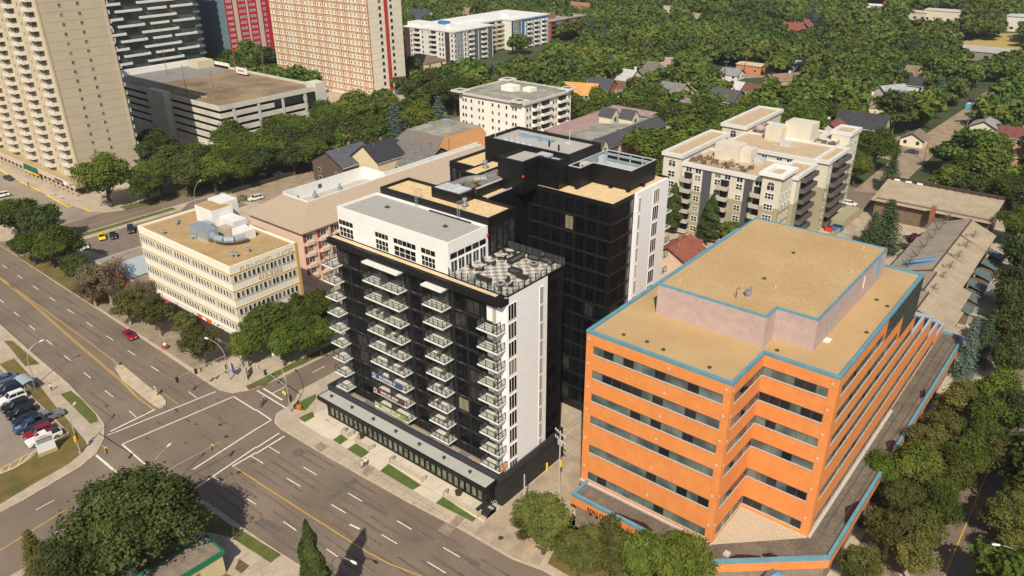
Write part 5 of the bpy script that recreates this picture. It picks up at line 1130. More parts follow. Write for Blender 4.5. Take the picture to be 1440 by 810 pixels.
balcs(Mc, '-Y', 341, [(-353.5, -349), (-340, -335.5)], fl); balcs(Mc, '+X', -322, [(353.8, 357.5), (365, 369)], fl); balcs(Mc, '+X', -334, [(378, 384), (386, 392), (394, 399)], fl, m=myl); balcs(Mc, '+X', -326, [(414.5, 418.5), (422, 426), (430, 434)], fl)
Br = thing('brick_apartment', 'low red brick apartment block with dark balconies right of the white condominium', 'apartment building', (-338, 460, 0))
rbr = mat('far_red_brick', (.30, .115, .07), .9, var=.12, scale=.6)
vol(Br, -352, -325.6, 438.6, 480, 13.2, rbr); b = MB(); b.box(-352.4, -325.1, 438.1, 480.5, 13.2, 13.8, 0); b.build('roof', mat('grey_gravel', (.30, .29, .26), .9, var=.2, scale=.4), Br); vol(Br, -340, -331, 443, 452, 17, rbr, 'lift_housing', 13.8)
balcs(Br, '+X', -325.6, [(440, 445), (456, 461), (469, 474)], [1.5+3*k for k in range(4)], m=mat('dark_balcony', (.09, .06, .05), .8))
rects(Br, 'window', '+X', -325.6, [(y, y+1.5, 2.2+3*k, 3.6+3*k) for k in range(4) for y in (448, 452, 465)], [wg, frm], frame=.12)
# ---- cream condominium
Cc = thing('cream_condominium', 'cream five storey condominium with projecting flat corner roofs and a stained grey roof', 'apartment building', (-200, 247, 0))
ccw = mat('condo_cream', (.80, .765, .69), .8, var=.05, scale=.3)
vol(Cc, -217, -183.5, 232, 262, 16.2, ccw)
b = MB(); b.box(-217.4, -183.1, 231.6, 262.4, 16.2, 16.8, 0); b.rim([(-217.8, 231.2), (-182.7, 231.2), (-182.7, 262.8), (-217.8, 262.8)], .8, 16.3, 17.1, 1); b.build('roof', [mat('stained_roof', (.17, .165, .14), .9, col2=(.37, .36, .29), scale=.22, detail=6), mat('cornice_grey', (.55, .53, .48), .7)], Cc)
for x, y in ((-217, 232.4), (-186.6, 232.4), (-185, 261.5), (-216, 261)):
    b = MB(); b.box(x-2.6, x+2.9, y-2.6, y+2.9, 17.1, 17.7, 0); b.face([(x-1.4, y-1.4, 17.72), (x+1.6, y-1.4, 17.72), (x+1.6, y+1.6, 17.72), (x-1.4, y+1.6, 17.72)], 1); b.build('corner_roof', [mat('corner_white', (.60, .58, .54), .7), mat('dark_recess', (.14, .13, .12), .9)], Cc)
for x0, x1, y0, y1, h in ((-206, -200, 245, 250, 2), (-198, -194, 249, 253, 1.4)): vol(Cc, x0, x1, y0, y1, 16.8+h, ccw, 'plant_room', 16.8)
fz_ = [1.4+3.0*k for k in range(5)]
rects(Cc, 'window', '-Y', 232, [(x, x+1.1, z, z+1.5) for z in fz_ for x in (-215.5, -214, -211, -207, -205, -200, -196.8, -193, -189.8, -188.4)], [wg, frm], frame=.12)
balcs(Cc, '+X', -183.5, [(236.5, 240), (242, 248), (253, 259)], fz_, dep=1.4, m=ccw)
rects(Cc, 'side_window', '+X', -183.5, [(y, y+1.3, z, z+1.5) for z in fz_ for y in (232.8, 234.6, 240.4, 249.5, 251.3, 260)], [wg, frm], frame=.12)
# ---- two mansard roofed low buildings
Om = thing('orange_mansard_building', 'low building with an orange end wall, brown brick front and a grey shingle skirt roof', 'building', (-200, 203, 0))
omw = mat('orange_brown_wall', (.70, .37, .16), .85, var=.06, scale=.5); gsh = wave_mat('grey_shingles', (.17, .15, .135), (.11, .095, .085), 1.3, 'Z', .95, .15, .18)
vol(Om, -210, -190.3, 191.5, 217, 8, mat('brown_brick', (.16, .075, .05), .9, var=.15, scale=1)); 
b = MB(); b.face([(-189.9, 191.4, .1), (-189.9, 217, .1), (-189.9, 217, 8), (-189.9, 214, 11), (-189.9, 194.5, 11), (-189.9, 191.4, 8)]); b.face([(-190.25, 191.5, .1), (-190.25, 191.5, 8), (-190.25, 194.5, 11), (-190.25, 214, 11), (-190.25, 217, 8), (-190.25, 217, .1)]); b.build('end_wall', omw, Om)
b = MB(); b.face([(-211, 190.9, 7.8), (-190, 190.9, 7.8), (-190.2, 194.6, 11), (-208.5, 194.6, 11)]); b.face([(-211, 217.5, 7.8), (-211, 190.9, 7.8), (-208.5, 194.6, 11), (-208.5, 214.5, 11)]); b.build('skirt_roof', gsh, Om)
b = MB(); b.face([(-208.5, 194.6, 11), (-190.2, 194.6, 11), (-190.2, 214.5, 11), (-208.5, 214.5, 11)]); b.face([(-208.5, 194.6, 10.98), (-208.5, 214.5, 10.98), (-190.2, 214.5, 10.98), (-190.2, 194.6, 10.98)]); b.build('roof', mat('stained_roof', (0, 0, 0)), Om)
for x, y in ((-206, 203), (-203, 208), (-200, 206)): vol(Om, x, x+2.2, y, y+1.4, 12.3, steel, 'roof_unit', 11)
Pm = thing('mansard_housing', 'brick housing block with slate mansard roofs, mauve inner slopes and pointed white dormers', 'housing block', (-153, 245, 0))
mvs = mat('mauve_shingles', (.30, .20, .19), .95, var=.12, scale=.5, fine=.15, fscale=4); dks = wave_mat('slate_shingles', (.065, .065, .075), (.035, .035, .04), 1.2, 'Z', .9, .15, .2)
vol(Pm, -168, -142.5, 221, 267, 8, rbr); b = MB()
b.face([(-142, 219, 7.8), (-142, 268, 7.8), (-146, 266, 11.5), (-146, 221, 11.5)]); b.face([(-169, 219, 7.8), (-142, 219, 7.8), (-146, 221, 11.5), (-166, 221, 11.5)]); b.face([(-142, 268, 7.8), (-169, 268, 7.8), (-166, 266, 11.5), (-146, 266, 11.5)]); b.face([(-169, 268, 7.8), (-169, 219, 7.8), (-166, 221, 11.5), (-166, 266, 11.5)])
b.build('mansard_roof', dks, Pm)
b = MB(); b.face([(-166, 221, 12), (-160, 221, 10.2), (-160, 256, 10.2), (-166, 256, 12)]); b.face([(-166, 266.2, 12.6), (-166, 258, 10.2), (-148, 258, 10.2), (-146, 266.2, 12.6)]); b.face([(-166, 221, 10), (-166, 266, 10), (-166, 266, 12.6), (-166, 221, 12)]); b.build('mauve_slope', mvs, Pm)
b = MB(); b.face([(-160, 221, 10.2), (-146, 221, 11.5), (-146, 266, 11.5), (-160, 258, 10.2)]); b.build('flat_roof', mat('stained_roof', (0, 0, 0)), Pm)
for x, y, w_ in ((-142.0, FX(851, 205, -142)[0], 4), (-142.0, FX(882, 196, -142)[0], 4.4), (-146.5, FX(912, 171, -146.5)[0], 4.4)):
    b = MB(); h = 3.6; b.face([(x, y-w_/2, 7.6), (x, y+w_/2, 7.6), (x, y+w_/2, 9.2), (x, y, 9.2+h*.7), (x, y-w_/2, 9.2)]); d = b.build('dormer', mat('dormer_cream', (.62, .56, .44), .8), Pm)
    b = MB(); b.face([(x+.3, y-w_/2-.3, 9.0), (x+.3, y, 9.3+h*.7), (x-4.5, y, 9.3+h*.7), (x-3, y-w_/2-.3, 9.0)]); b.face([(x+.3, y, 9.3+h*.7), (x+.3, y+w_/2+.3, 9.0), (x-3, y+w_/2+.3, 9.0), (x-4.5, y, 9.3+h*.7)]); b.build('dormer_roof', dks, d)
    b = MB(); b.box(x, x+.08, y-.6, y+.6, 7.4, 8.9); b.build('dormer_window', wg, d)
for x, y in ((-157.5, 250), (-150, 252)):
    b = MB(); b.box(x-2.8, x+2.8, y-2.6, y+2.6, 10, 13.0, 0); b.face([(x-3.1, y-3, 12.8), (x+3.1, y-3, 12.8), (x+3.1, y, 15.8), (x-3.1, y, 15.8)], 1); b.face([(x-3.1, y, 15.8), (x+3.1, y, 15.8), (x+3.1, y+3, 12.8), (x-3.1, y+3, 12.8)], 1); b.face([(x+2.8, y-2.6, 13.0), (x+2.8, y+2.6, 13.0), (x+2.8, y, 15.6)], 0); b.box(x+2.8, x+2.9, y-.7, y+.7, 11.0, 12.6, 1); b.build('roof_turret', [mat('dormer_cream', (0, 0, 0)), dks], Pm)
rects(Pm, 'window', '+X', -142.5, [(y, y+1.4, z, z+1.5) for z in (1.5, 4.6) for y in (222, 225, 229, 235.5, 238, 243, 247.5, 252, 257, 262)], [wg, frm], frame=.12)
b = MB()
for y in (233.5, 245, 250, 255): b.box(-142.5, -142.3, y, y+1.3, .1, 7.7)
b.build('cream_panel', mat('dormer_cream', (0, 0, 0)), Pm)
# ---- large condominium pair at the right
gW = mat('stucco_cream', (.60, .555, .46), .85, var=.05, scale=.4); gG = mat('stucco_olive', (.33, .30, .19), .85, var=.06, scale=.4); gD = mat('stucco_dark', (.07, .075, .085), .8); cW = mat('cornice_white', (.64, .63, .60), .7, var=.04, scale=.5); tgr = mat('tan_roof_gravel', (.45, .34, .21), .95, col2=(.51, .395, .26), scale=.4, fine=.15, fscale=3)
def cornice(par, x0, x1, y0, y1, z, o=.5, roofm=tgr):
    b = MB(); b.rim([(x0-o, y0-o), (x1+o, y0-o), (x1+o, y1+o), (x0-o, y1+o)], o+.45, z-.5, z+.5); b.build('cornice', cW, par)
    b = MB(); b.face([(x0, y0, z+.1), (x1, y0, z+.1), (x1, y1, z+.1), (x0, y1, z+.1)]); b.build('roof', roofm, par)
def wing(par, x0, x1, y0, y1, h, split=13.2): vol(par, x0, x1, y0, y1, split, gG, 'lower_wall', .0); vol(par, x0, x1, y0, y1, h, gW, 'upper_wall', split); cornice(par, x0, x1, y0, y1, h)
fls = [1.0+2.95*k for k in range(7)]
Ca = thing('condominium', 'nearer of the two cream and olive condominiums, with a white topped corner tower', 'apartment building', (-84, 200, 0), 0, 'condominium pair with roof gardens')
wing(Ca, -96, -72.2, 191.5, 208, 20.2); wing(Ca, -101.5, -96.02, 190.4, 219, 22.4); wing(Ca, -72.18, -66.4, 197.5, 210.5, 20.4)
vol(Ca, -72.4, -67.4, 189.3, 197.4, 14, gG, 'lower_wall', 0); vol(Ca, -72.4, -67.4, 189.3, 197.4, 22.2, gW, 'corner_tower', 14)
b = MB(); b.rim([(-73.2, 188.5), (-66.6, 188.5), (-66.6, 198.2), (-73.2, 198.2)], 1.5, 22.2, 23.0, 0); b.face([(-72, 189, 22.25), (-67, 189, 22.25), (-67, 197.5, 22.25), (-72, 197.5, 22.25)], 1); b.build('tower_cornice', [mat('bright_white', (.76, .76, .75), .6), tgr], Ca)
vol(Ca, -91.5, -84.5, 201, 206.5, 24.6, gW, 'lift_housing', 20.3); vol(Ca, -84.5, -81.5, 202.5, 206.5, 23.8, gW, 'lift_housing', 20.3); vol(Ca, -81, -78.4, 203.5, 206, 21.6, pal, 'roof_unit', 20.35)
for x0, x1 in ((-89.8, -87.3), (-77.8, -75.6)): vol(Ca, x0, x1, 191.3, 192, 19.6, gD, 'dark_pier', 0)
rects(Ca, 'window', '-Y', 191.5, [(x, x+1.9, z+.3, z+2.0) for z in fls[:6] for x in (-92.2, -86.4, -80.2)], [wg, whp], frame=.14, mull=1, hmull=1)
rects(Ca, 'top_window', '-Y', 191.5, [(x, x+1.9, fls[6]-.6, fls[6]+1.0) for x in (-95, -92.2, -86.4, -83.6, -80.2, -75, -73)][:6], [wg, whp], frame=.14, mull=1)
rects(Ca, 'tower_window', '-Y', 189.3, [(-71.3, -68.7, z+.3, z+2.1) for z in fls[:6]], [wg, whp], frame=.16, mull=2, hmull=1)
rects(Ca, 'wing_window', '-Y', 190.4, [(-99.9, -97.6, z+.3, z+2.2) for z in fls], [wg, whp], frame=.14, mull=1, hmull=1)
def arch(par, x, y, z, r=.9, h=1.2, face='-Y'):
    b = MB(); n = 9; pts = [(-r, 0), (r, 0), (r, h)]+[(r*math.cos(math.pi*k/n), h+r*math.sin(math.pi*k/n)) for k in range(1, n)]+[(-r, h)]
    b.face([(x+p[0], y-.06, z+p[1]) for p in pts], 0); b.box(x-.05, x+.05, y-.1, y-.062, z, z+h+r, 1); b.box(x-r, x+r, y-.1, y-.062, z+h-.05, z+h+.05, 1); b.build('arched_window', [wg, whp], par)
arch(Ca, -70.0, 189.3, 18.6); arch(Ca, -98.8, 190.4, 19.0)
balcs(Ca, '-Y', 191.5, [(-95.6, -92.6), (-84.9, -81.8), (-75.4, -72.5)], fls[:6], dep=1.9, m=mat('balcony_grey', (.44, .41, .34), .8)); 
rects(Ca, 'side_window', '+X', -67.4, [(y, y+1.4, z+.3, z+2) for z in fls[:6] for y in (190.6, 193, 195.2)], [wg, whp], frame=.14, mull=1)
balcs(Ca, '+X', -66.4, [(200.3, 209.6)], fls[:7], dep=1.5, m=mat('balcony_rail_dark', (.10, .09, .085), .7))
Cb = thing('condominium', 'farther of the two cream and olive condominiums, behind the one with the corner tower', 'apartment building', (-84, 235, 0), 0, 'condominium pair with roof gardens')
wing(Cb, -95, -68, 214.8, 231, 20.4); wing(Cb, -102.6, -95.02, 229, 257, 22.4); wing(Cb, -67.98, -64.6, 215.2, 231, 20.6); wing(Cb, -95, -76, 231.1, 247, 20.2)
vol(Cb, -75.9, -66.6, 231.2, 246.5, 13.5, gG, 'lower_wall', 0); vol(Cb, -75.9, -66.6, 231.2, 238, 20.4, gW, 'upper_wall', 13.5); vol(Cb, -72, -66.6, 238.1, 246.5, 23, gW, 'upper_wall', 13.5); cornice(Cb, -72, -66.6, 238.5, 246.5, 23)
vol(Cb, -88, -83, 227, 231.5, 24.6, gW, 'lift_housing', 20.5); vol(Cb, -84, -76, 231.5, 238, 25.6, gW, 'lift_housing', 20.5); vol(Cb, -82, -78.5, 223.5, 225.5, 21.8, pal, 'roof_unit', 20.5); vol(Cb, -75.9, -72.2, 238.1, 246.5, 20.6, gW, 'roof_wall', 13.5)
rects(Cb, 'window', '-Y', 214.8, [(x, x+1.8, z, z+1.6) for z in (18.0, 15.0) for x in (-93, -89.6, -83.4, -79, -76, -72.6)], [wg, whp], frame=.14, mull=1)
rects(Cb, 'side_window', '+X', -66.6, [(y, y+1.3, z, z+1.6) for z in fls for y in (232.6, 239.5, 243.5)], [wg, whp], frame=.14)
rects(Cb, 'side_window', '+X', -64.6, [(y, y+1.3, z, z+1.6) for z in fls[:6] for y in (216.4,)], [wg, whp], frame=.14)
balcs(Cb, '+X', -64.6, [(219, 224.3), (224.9, 230.3)], fls[:7], dep=1.6, m=mat('balcony_rail_dark', (0, 0, 0)))
arch(Cb, -98.8, 229, 19.0)
ter = mat('roof_clutter', (.15, .11, .08), .9); r_ = random.Random(8)
def roofgarden(par, x0, x1, y0, y1, z, n):
    b = MB()
    for k in range(n): x = r_.uniform(x0, x1); y = r_.uniform(y0, y1); s = r_.uniform(.2, .7); b.box(x-s, x+s, y-s*.6, y+s*.6, z, z+r_.uniform(.3, 1.0))
    b.build('terrace_furniture', ter, par)
    b = MB()
    for p, q in (((x0, y0), (x1, y0)), ((x1, y0), (x1, y1)), ((x0, y1), (x0, y0))):
        d = math.dist(p, q); m_ = int(d/.5)
        for k in range(m_+1): x = p[0]+(q[0]-p[0])*k/m_; y = p[1]+(q[1]-p[1])*k/m_; b.box(x-.03, x+.03, y-.03, y+.03, z, z+1.05)
        b.tube((*p, z+1.05), (*q, z+1.05), .05, n=5); b.tube((*p, z+.5), (*q, z+.5), .03, n=5)
    b.build('terrace_fence', mat('bronze_fence', (.13, .09, .06), .7), par)
roofgarden(Ca, -95, -85.5, 193.2, 200, 20.35, 24); roofgarden(Ca, -84.5, -79, 193.6, 199, 20.35, 8); roofgarden(Cb, -94, -89, 232, 243, 20.5, 16); roofgarden(Cb, -75, -69, 232.5, 236.5, 20.45, 6)
for x, y, m in ((-92.5, 234, 'a'),): 
    b = MB(); b.ball((x, y, 21.6), 1.6, sz=.8); b.build('awning', mat('pink_awning', (.42, .28, .24), .8), Cb)
# garden walls, skips
b = MB(); b.box(-63.2, -59.5, 222, 236, .1, 2.6, 0); b.box(-59.7, -59.4, 214, 256, .1, 1.5, 0); tag(b.build('retaining_wall', gG), 'olive retaining wall below the balconies of the farther condominium', 'wall')
# ---- town houses on the right
Th = thing('terraced_housing', 'row of town houses with weathered brown shingle roofs, antennas and dark rear porches', 'housing row', (-31, 200, 0))
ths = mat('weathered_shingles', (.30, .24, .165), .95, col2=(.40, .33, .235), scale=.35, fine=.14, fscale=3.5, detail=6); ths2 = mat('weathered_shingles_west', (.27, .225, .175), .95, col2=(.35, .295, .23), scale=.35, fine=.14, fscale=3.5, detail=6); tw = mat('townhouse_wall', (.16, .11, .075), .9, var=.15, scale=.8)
secs = [(166.5, 177, -37.5, -19.6, -27.2, 7.9), (177, 188.5, -38.8, -20.4, -28.4, 8.1), (188.5, 202, -39, -22.6, -29.5, 8.25), (202, 216, -39, -22.8, -29.5, 8.3), (216, 229.5, -38.6, -22.9, -29.5, 8.4)]
b = MB(); 
for y0, y1, xa, xb, xr, h in secs: b.box(xa+.6, xb-.6, y0+.2, y1-.2, .1, 5.2, 0)
b.build('wall', tw, Th)
for y0, y1, xa, xb, xr, h in secs:
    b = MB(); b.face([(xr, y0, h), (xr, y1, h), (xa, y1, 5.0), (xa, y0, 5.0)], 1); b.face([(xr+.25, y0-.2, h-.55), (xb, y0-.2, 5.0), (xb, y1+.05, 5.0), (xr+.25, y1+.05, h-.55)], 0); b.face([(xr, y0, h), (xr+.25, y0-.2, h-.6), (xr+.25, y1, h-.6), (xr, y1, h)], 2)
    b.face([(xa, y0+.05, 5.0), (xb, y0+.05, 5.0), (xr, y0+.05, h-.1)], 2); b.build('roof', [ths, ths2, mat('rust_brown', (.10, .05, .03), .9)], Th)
b = MB(); b.box(-56, -26, 237, 250.5, .1, 6.2, 0); b.build('wall', tw, Th)
b = MB(); b.face([(-57, 235.5, 5.8), (-25.5, 235.5, 5.8), (-25.5, 251, 8.2), (-57, 251, 8.2)], 0); b.build('roof', ths, Th)
b = MB(); b.box(-57, -25.5, 251, 252, 5.5, 9.0, 0)
for x in np.arange(-56, -26, 2.2): b.box(x, x+.5, 250.7, 251.0, 8.2, 9.1, 0)
b.build('parapet', mat('dark_timber', (.055, .035, .025), .9), Th)
for k in range(3): b = MB(); b.box(-55+k*3.2, -53.4+k*3.2, 250.2, 251.4, 8.3, 8.7); b.build('skylight', whp, Th)
b = MB(); q = G(1312, 292, 8); b.box(-40.4, -39.2, 233.2, 234.4, 5, 8.2); b.build('chimney', mat('orange_red_brick', (.30, .10, .05), .9), Th)
ant = mat('antenna_grey', (.10, .095, .085), .6)
for i, (x, y) in enumerate([(-27, y) for y in (180, 187.5, 195, 203, 211, 219)]+[(-35, y) for y in (191, 199, 206, 213.5, 221, 227)]):
    b = MB(); zb = 5.9 if x > -30 else 6.4; b.tube((x, y, zb-.5), (x+.3, y+.8, zb+2.6), .11, n=5); b.tube((x, y, zb-.2), (x-1.4, y-1.0, zb+2.0), .1, n=5)
    for j in range(4): b.tube((x-.9+.2*j, y-.3+.3*j, zb+1.4+.3*j), (x+1.3-.2*j, y+.9+.3*j, zb+1.4+.3*j), .06, n=4)
    b.build('roof_antenna', ant, Th)
b = MB(); p = G(1273, 372, 6.5); q = G(1313, 370, 7); b.tube((p[0], p[1], 7.1), (q[0]+.5, q[1], 8.2), .45, n=6); b.build('blue_tarpaulin', mat('tarp_blue', (.03, .18, .42), .6), Th)
for i, y in enumerate((183, 190, 197, 204.5, 212, 219.5)):
    b = MB(); b.face([(-22.6, y-2, 4.2), (-18.8, y-2, 3.0), (-18.8, y+2.4, 3.0), (-22.6, y+2.4, 4.2)], 0); b.face([(-22.6, y-2, 4.1), (-22.6, y+2.4, 4.1), (-18.8, y+2.4, 2.9), (-18.8, y-2, 2.9)], 0); b.box(-22.4, -19.2, y-1.6, y+2.0, .1, 2.9, 1); b.build('porch', [mat('porch_slate', (.10, .135, .14), .8, var=.15, scale=1), tw], Th)
    b = MB(); b.box(-19.2, -14.4, y-.5, y+.1, 1.6, 1.75, 0); b.box(-19.2, -14.4, y-.6, y-.5, .1, 1.8, 0); b.build('garden_screen', mat('pale_screen', (.28, .31, .28), .8), Th)
b = MB(); b.face([(-24.5, 163.5, 5.2), (-18.6, 163.5, 5.2), (-18.6, 167, 6.0), (-24.5, 167, 6.0)], 0); b.box(-24.2, -19, 164, 167, .1, 5.1, 1); b.face([(-18.5, 162.6, 5.0), (-17.2, 160.5, 4.0), (-16.6, 161.2, 4.0), (-18, 163.4, 5.0)], 2); b.build('front_porch', [ths2, mat('orange_brown_brick', (.30, .14, .07), .9), mat('cream_board', (.6, .55, .42), .8)], Th)
# ---- green trimmed kiosk at the bottom edge
gx, gy = G(310, 777, 4.2); Kb = thing('kiosk_building', 'small cream building with a green roof edge under the large dark tree', 'building', (gx-5, gy-5, 0))
k1 = G(311, 774, 4.4); k0 = G(292, 760, 4.4); k2 = G(255, 808, 4.4)
b = MB(); P_ = [(k1[0]-8, k1[1]-12), (k1[0], k1[1]-12), (k1[0], k1[1]), (k1[0]-8, k1[1])]
p1 = Vector(k1); p2 = Vector(k2); p0 = Vector(k0); d = (p2-p1).normalized(); e = Vector((d.y, -d.x)); e = e if (p0-p1).dot(e) > 0 else -e
P_ = [tuple(p1), tuple(p1+d*14), tuple(p1+d*14+e*4.2), tuple(p1+e*4.2)]
b.prism(P_, .1, 3.7, 0); b.build('wall', mat('kiosk_cream', (.55, .47, .28), .8, var=.06, scale=.6), Kb)
b = MB(); P2 = [tuple(p1-d*.3-e*.3), tuple(p1+d*14-e*.3), tuple(p1+d*14+e*4.5), tuple(p1-d*.3+e*4.5)]; b.prism(P2, 3.7, 4.25, 0); b.rim(P2, .25, 4.25, 4.4, 0); b.build('green_fascia', mat('green_trim', (.01, .16, .075), .5), Kb)
b = MB(); b.prism([tuple(p1+e*.1), tuple(p1+d*13.6+e*.1), tuple(p1+d*13.6+e*4.1), tuple(p1+e*4.1)], 4.2, 4.28, 0); b.build('roof', mat('kiosk_roof', (.22, .18, .14), .9, var=.25, scale=.8), Kb)
c_ = p1+d*6-e*.05; b = MB(); a0 = p1+d*3.5-e*.04; a1 = p1+d*8.5-e*.04; b.face([(*a0, .3), (*a1, .3), (*a1, 2.9), (*a0, 2.9)]); b.face([(*a0, .3), (*a0, 2.9), (*a1, 2.9), (*a1, .3)]); b.build('door_panel', mat('kiosk_tan', (.40, .32, .17), .8), Kb)
# ---- houses
def house(lab, px, py, w_, d_, rz, he, hr, wallc, roofc, name='house', hip=False, z=None, chim=None, trim=None, win=(0, 1, 2, 3), gable=None, group=None):
    """gable (or hip) house; ridge along local x; (px,py) = where the middle of its roof shows in the photo"""
    x, y = G(px, py, (he+hr)/2) if z is None else (px, py)
    h = thing(name, lab, 'house' if name != 'garage' else 'garage', (x, y, 0), R(rz), group)
    wm = mat('hw_%02x%02x%02x' % tuple(int(c*255) for c in wallc), wallc, .85, var=.06, scale=.6); rm = mat('hr_%02x%02x%02x' % tuple(int(c*255) for c in roofc), roofc, .92, var=.22, scale=.8, fine=.16, fscale=4)
    tm = trim or frm
    b = MB(); X, Y = w_/2, d_/2; b.box(-X, X, -Y, Y, 0, he, 0)
    if not hip: b.face([(-X, Y, he), (-X, -Y, he), (-X, 0, hr-.15)], 0); b.face([(X, -Y, he), (X, Y, he), (X, 0, hr-.15)], 0)
    b.build('wall', wm, h, False)
    b = MB(); o_ = .5; s_ = (hr-he)/Y; ze = he-o_*s_; xi = X*.45 if hip else X+o_
    for s in (-1, 1):
        q = [(-X-o_, s*(Y+o_), ze), (X+o_, s*(Y+o_), ze), (xi, 0, hr), (-xi, 0, hr)]; q2 = [(a, b_, c-.16) for a, b_, c in q]; b.face(q if s < 0 else q[::-1], 0); b.face(q2[::-1] if s < 0 else q2, 0); b.face([q[0], q2[0], q2[1], q[1]], 1)
        if hip: b.face([(s*(X+o_), -(Y+o_), ze), (s*(X+o_), Y+o_, ze), (s*xi, 0, hr)][::s], 0)
        else: 
            for e_ in (0, 1): a = q[0] if e_ == 0 else q[1]; c = q[3] if e_ == 0 else q[2]; b.face([a, c, (c[0], c[1], c[2]-.28), (a[0], a[1], a[2]-.28)], 1); b.face([a, (a[0], a[1], a[2]-.28), (c[0], c[1], c[2]-.28), c], 1)
    r = b.build('roof', [rm, tm], h, False)
    if chim: b = MB(); b.box(chim[0]-.5, chim[0]+.5, chim[1]-.4, chim[1]+.4, he, hr+1.0); b.build('chimney', mat('chimney_brick', (.33, .15, .09), .9) if len(chim) < 3 else mat('white_chimney', (.65, .62, .58), .8), r, False)
    for f in win:
        for lv in range(1 if he < 4 else 2):
            z0 = 1.0+2.8*lv
            if z0+1.3 > he: continue
            for u in (-.28, .28):
                b = MB(); 
                if f == 0: b.box(u*w_-.6, u*w_+.6, -Y-.05, -Y-.01, z0, z0+1.3, 0); b.box(u*w_-.7, u*w_+.7, -Y-.03, -Y-.005, z0-.1, z0+1.4, 1)
                elif f == 3: b.box(u*w_-.6, u*w_+.6, Y+.01, Y+.05, z0, z0+1.3, 0); b.box(u*w_-.7, u*w_+.7, Y+.005, Y+.03, z0-.1, z0+1.4, 1)
                elif f == 2: b.box(-X-.05, -X-.01, u*d_-.6, u*d_+.6, z0, z0+1.3, 0); b.box(-X-.03, -X-.005, u*d_-.7, u*d_+.7, z0-.1, z0+1.4, 1)
                else: b.box(X+.01, X+.05, u*d_-.6, u*d_+.6, z0, z0+1.3, 0); b.box(X+.005, X+.03, u*d_-.7, u*d_+.7, z0-.1, z0+1.4, 1)
                b.build('window', [wg, frm], h, False)
    if not chim and not hip and hr > 7:
        b = MB(); b.box(w_*.18, w_*.18+.7, .6, 1.3, he, hr+.7); b.build('chimney', mat('chimney_brick', (.33, .15, .09), .9), r, False)
        b = MB(); b.tube((-w_*.2, -1.0, he), (-w_*.2, -1.0, hr+.2), .12, n=6); b.build('vent_pipe', steel, r, False)
    HOUSES.append((x, y, max(w_, d_)/2, hr)); return h
HOUSES = []
DK = (.055, .06, .07); GY = (.17, .17, .17); BR = (.13, .075, .05); TN = (.28, .21, .14); RD = (.20, .06, .045); WH = (.66, .64, .58); CR = (.58, .50, .33)
house('brown craftsman house with white trim next to the white hotel roof well', 484, 214, 15, 16, 90, 7.5, 11.5, (.10, .07, .055), (.08, .085, .10), trim=whp)
house('tall cream house with a dark gabled roof beside the brown craftsman house', 531, 208, 12, 13, 90, 9.5, 14, (.62, .52, .34), (.03, .032, .04), chim=None)
house('long building with a plain grey gable roof behind the cream house', 592, 212, 18, 20, 0, 7, 12.5, (.10, .085, .08), (.145, .135, .13), name='hall')
house('red tiled stucco house below the condominiums', 955, 346, 11, 10, 90, 4.8, 7.6, (.60, .44, .32), (.24, .075, .045))
house('small red tiled porch house tucked against the orange office roof', 972, 338, 6, 5, 0, 3.2, 5.2, (.62, .56, .44), (.24, .075, .045))
house('house with a bright orange roof among the trees behind the cream condominium', 815, 122, 17, 12, 20, 6, 10, (.42, .30, .14), (.62, .27, .08))
house('dark roofed brick house just behind the bright orange roof', 842, 115, 15, 12, 10, 5, 9, (.35, .10, .06), DK)
house('long brown roofed house right of the orange and dark roofs', 866, 117, 14, 10, 5, 4, 7, CR, BR)
house('white gabled house with a white chimney in front of dark trees', 884, 103, 9, 14, 0, 6, 10, WH, (.42, .42, .40), chim=(2, 3, 1))
house('house with a plain grey hipped roof left of the mauve roof', 917, 93, 14, 14, 0, 5, 10, (.45, .42, .34), (.14, .13, .11), hip=True)
house('house with a mauve roof and white gable trim', 943, 87, 12, 15, 25, 5, 10, (.62, .58, .5), (.30, .22, .20), trim=whp)
house('pale yellow house with a grey roof above the tree row', 948, 121, 12, 11, 0, 4.5, 8, (.60, .52, .28), GY)
house('small tan gabled house peeping between trees', 971, 119, 8, 9, 90, 4, 7, CR, TN)
house('grey gable end of a house among bright green trees', 963, 145, 10, 12, 90, 5, 9, (.30, .29, .25), (.20, .20, .18))
house('white bungalow with a pale grey roof', 1034, 118, 9, 10, 0, 3.5, 6.5, WH, (.48, .48, .46))
house('charcoal roofed house with a taupe gable', 1022, 131, 13, 15, 0, 5.5, 9.5, (.25, .20, .16), (.07, .07, .075), trim=whp)
house('small brown roofed cottage with cream walls', 1063, 122, 12, 9, 0, 3.6, 6.4, CR, (.14, .06, .045))
house('grey roofed garage beside the orange brick yard', 1030, 99, 10, 9, 0, 3, 5.5, WH, (.22, .23, .25), name='garage')
house('orange brick flat yard building', 1058, 89, 14, 9, 0, 4.5, 5.0, (.50, .20, .09), (.55, .42, .28))
house('red roofed house with pink walls near the top right', 1116, 36, 14, 14, 0, 6, 10, (.50, .24, .15), (.22, .06, .04))
house('blue gabled house touching the red roofed house', 1132, 33, 10, 12, 90, 6, 11, (.20, .26, .42), (.22, .07, .05), trim=whp)
house('low white and brown bungalow left of the large bright tree', 1151, 58, 10, 8, 0, 3.2, 5.5, WH, (.20, .12, .10))
house('long low russet roof with a white chimney', 1105, 106, 20, 8, 55, 3, 5.5, (.4, .3, .2), (.23, .14, .10), chim=(2, 0, 1))
house('slate blue flat fronted house at the edge of the bright canopy', 1128, 86, 10, 10, 0, 5, 6, (.14, .18, .24), (.25, .27, .30))
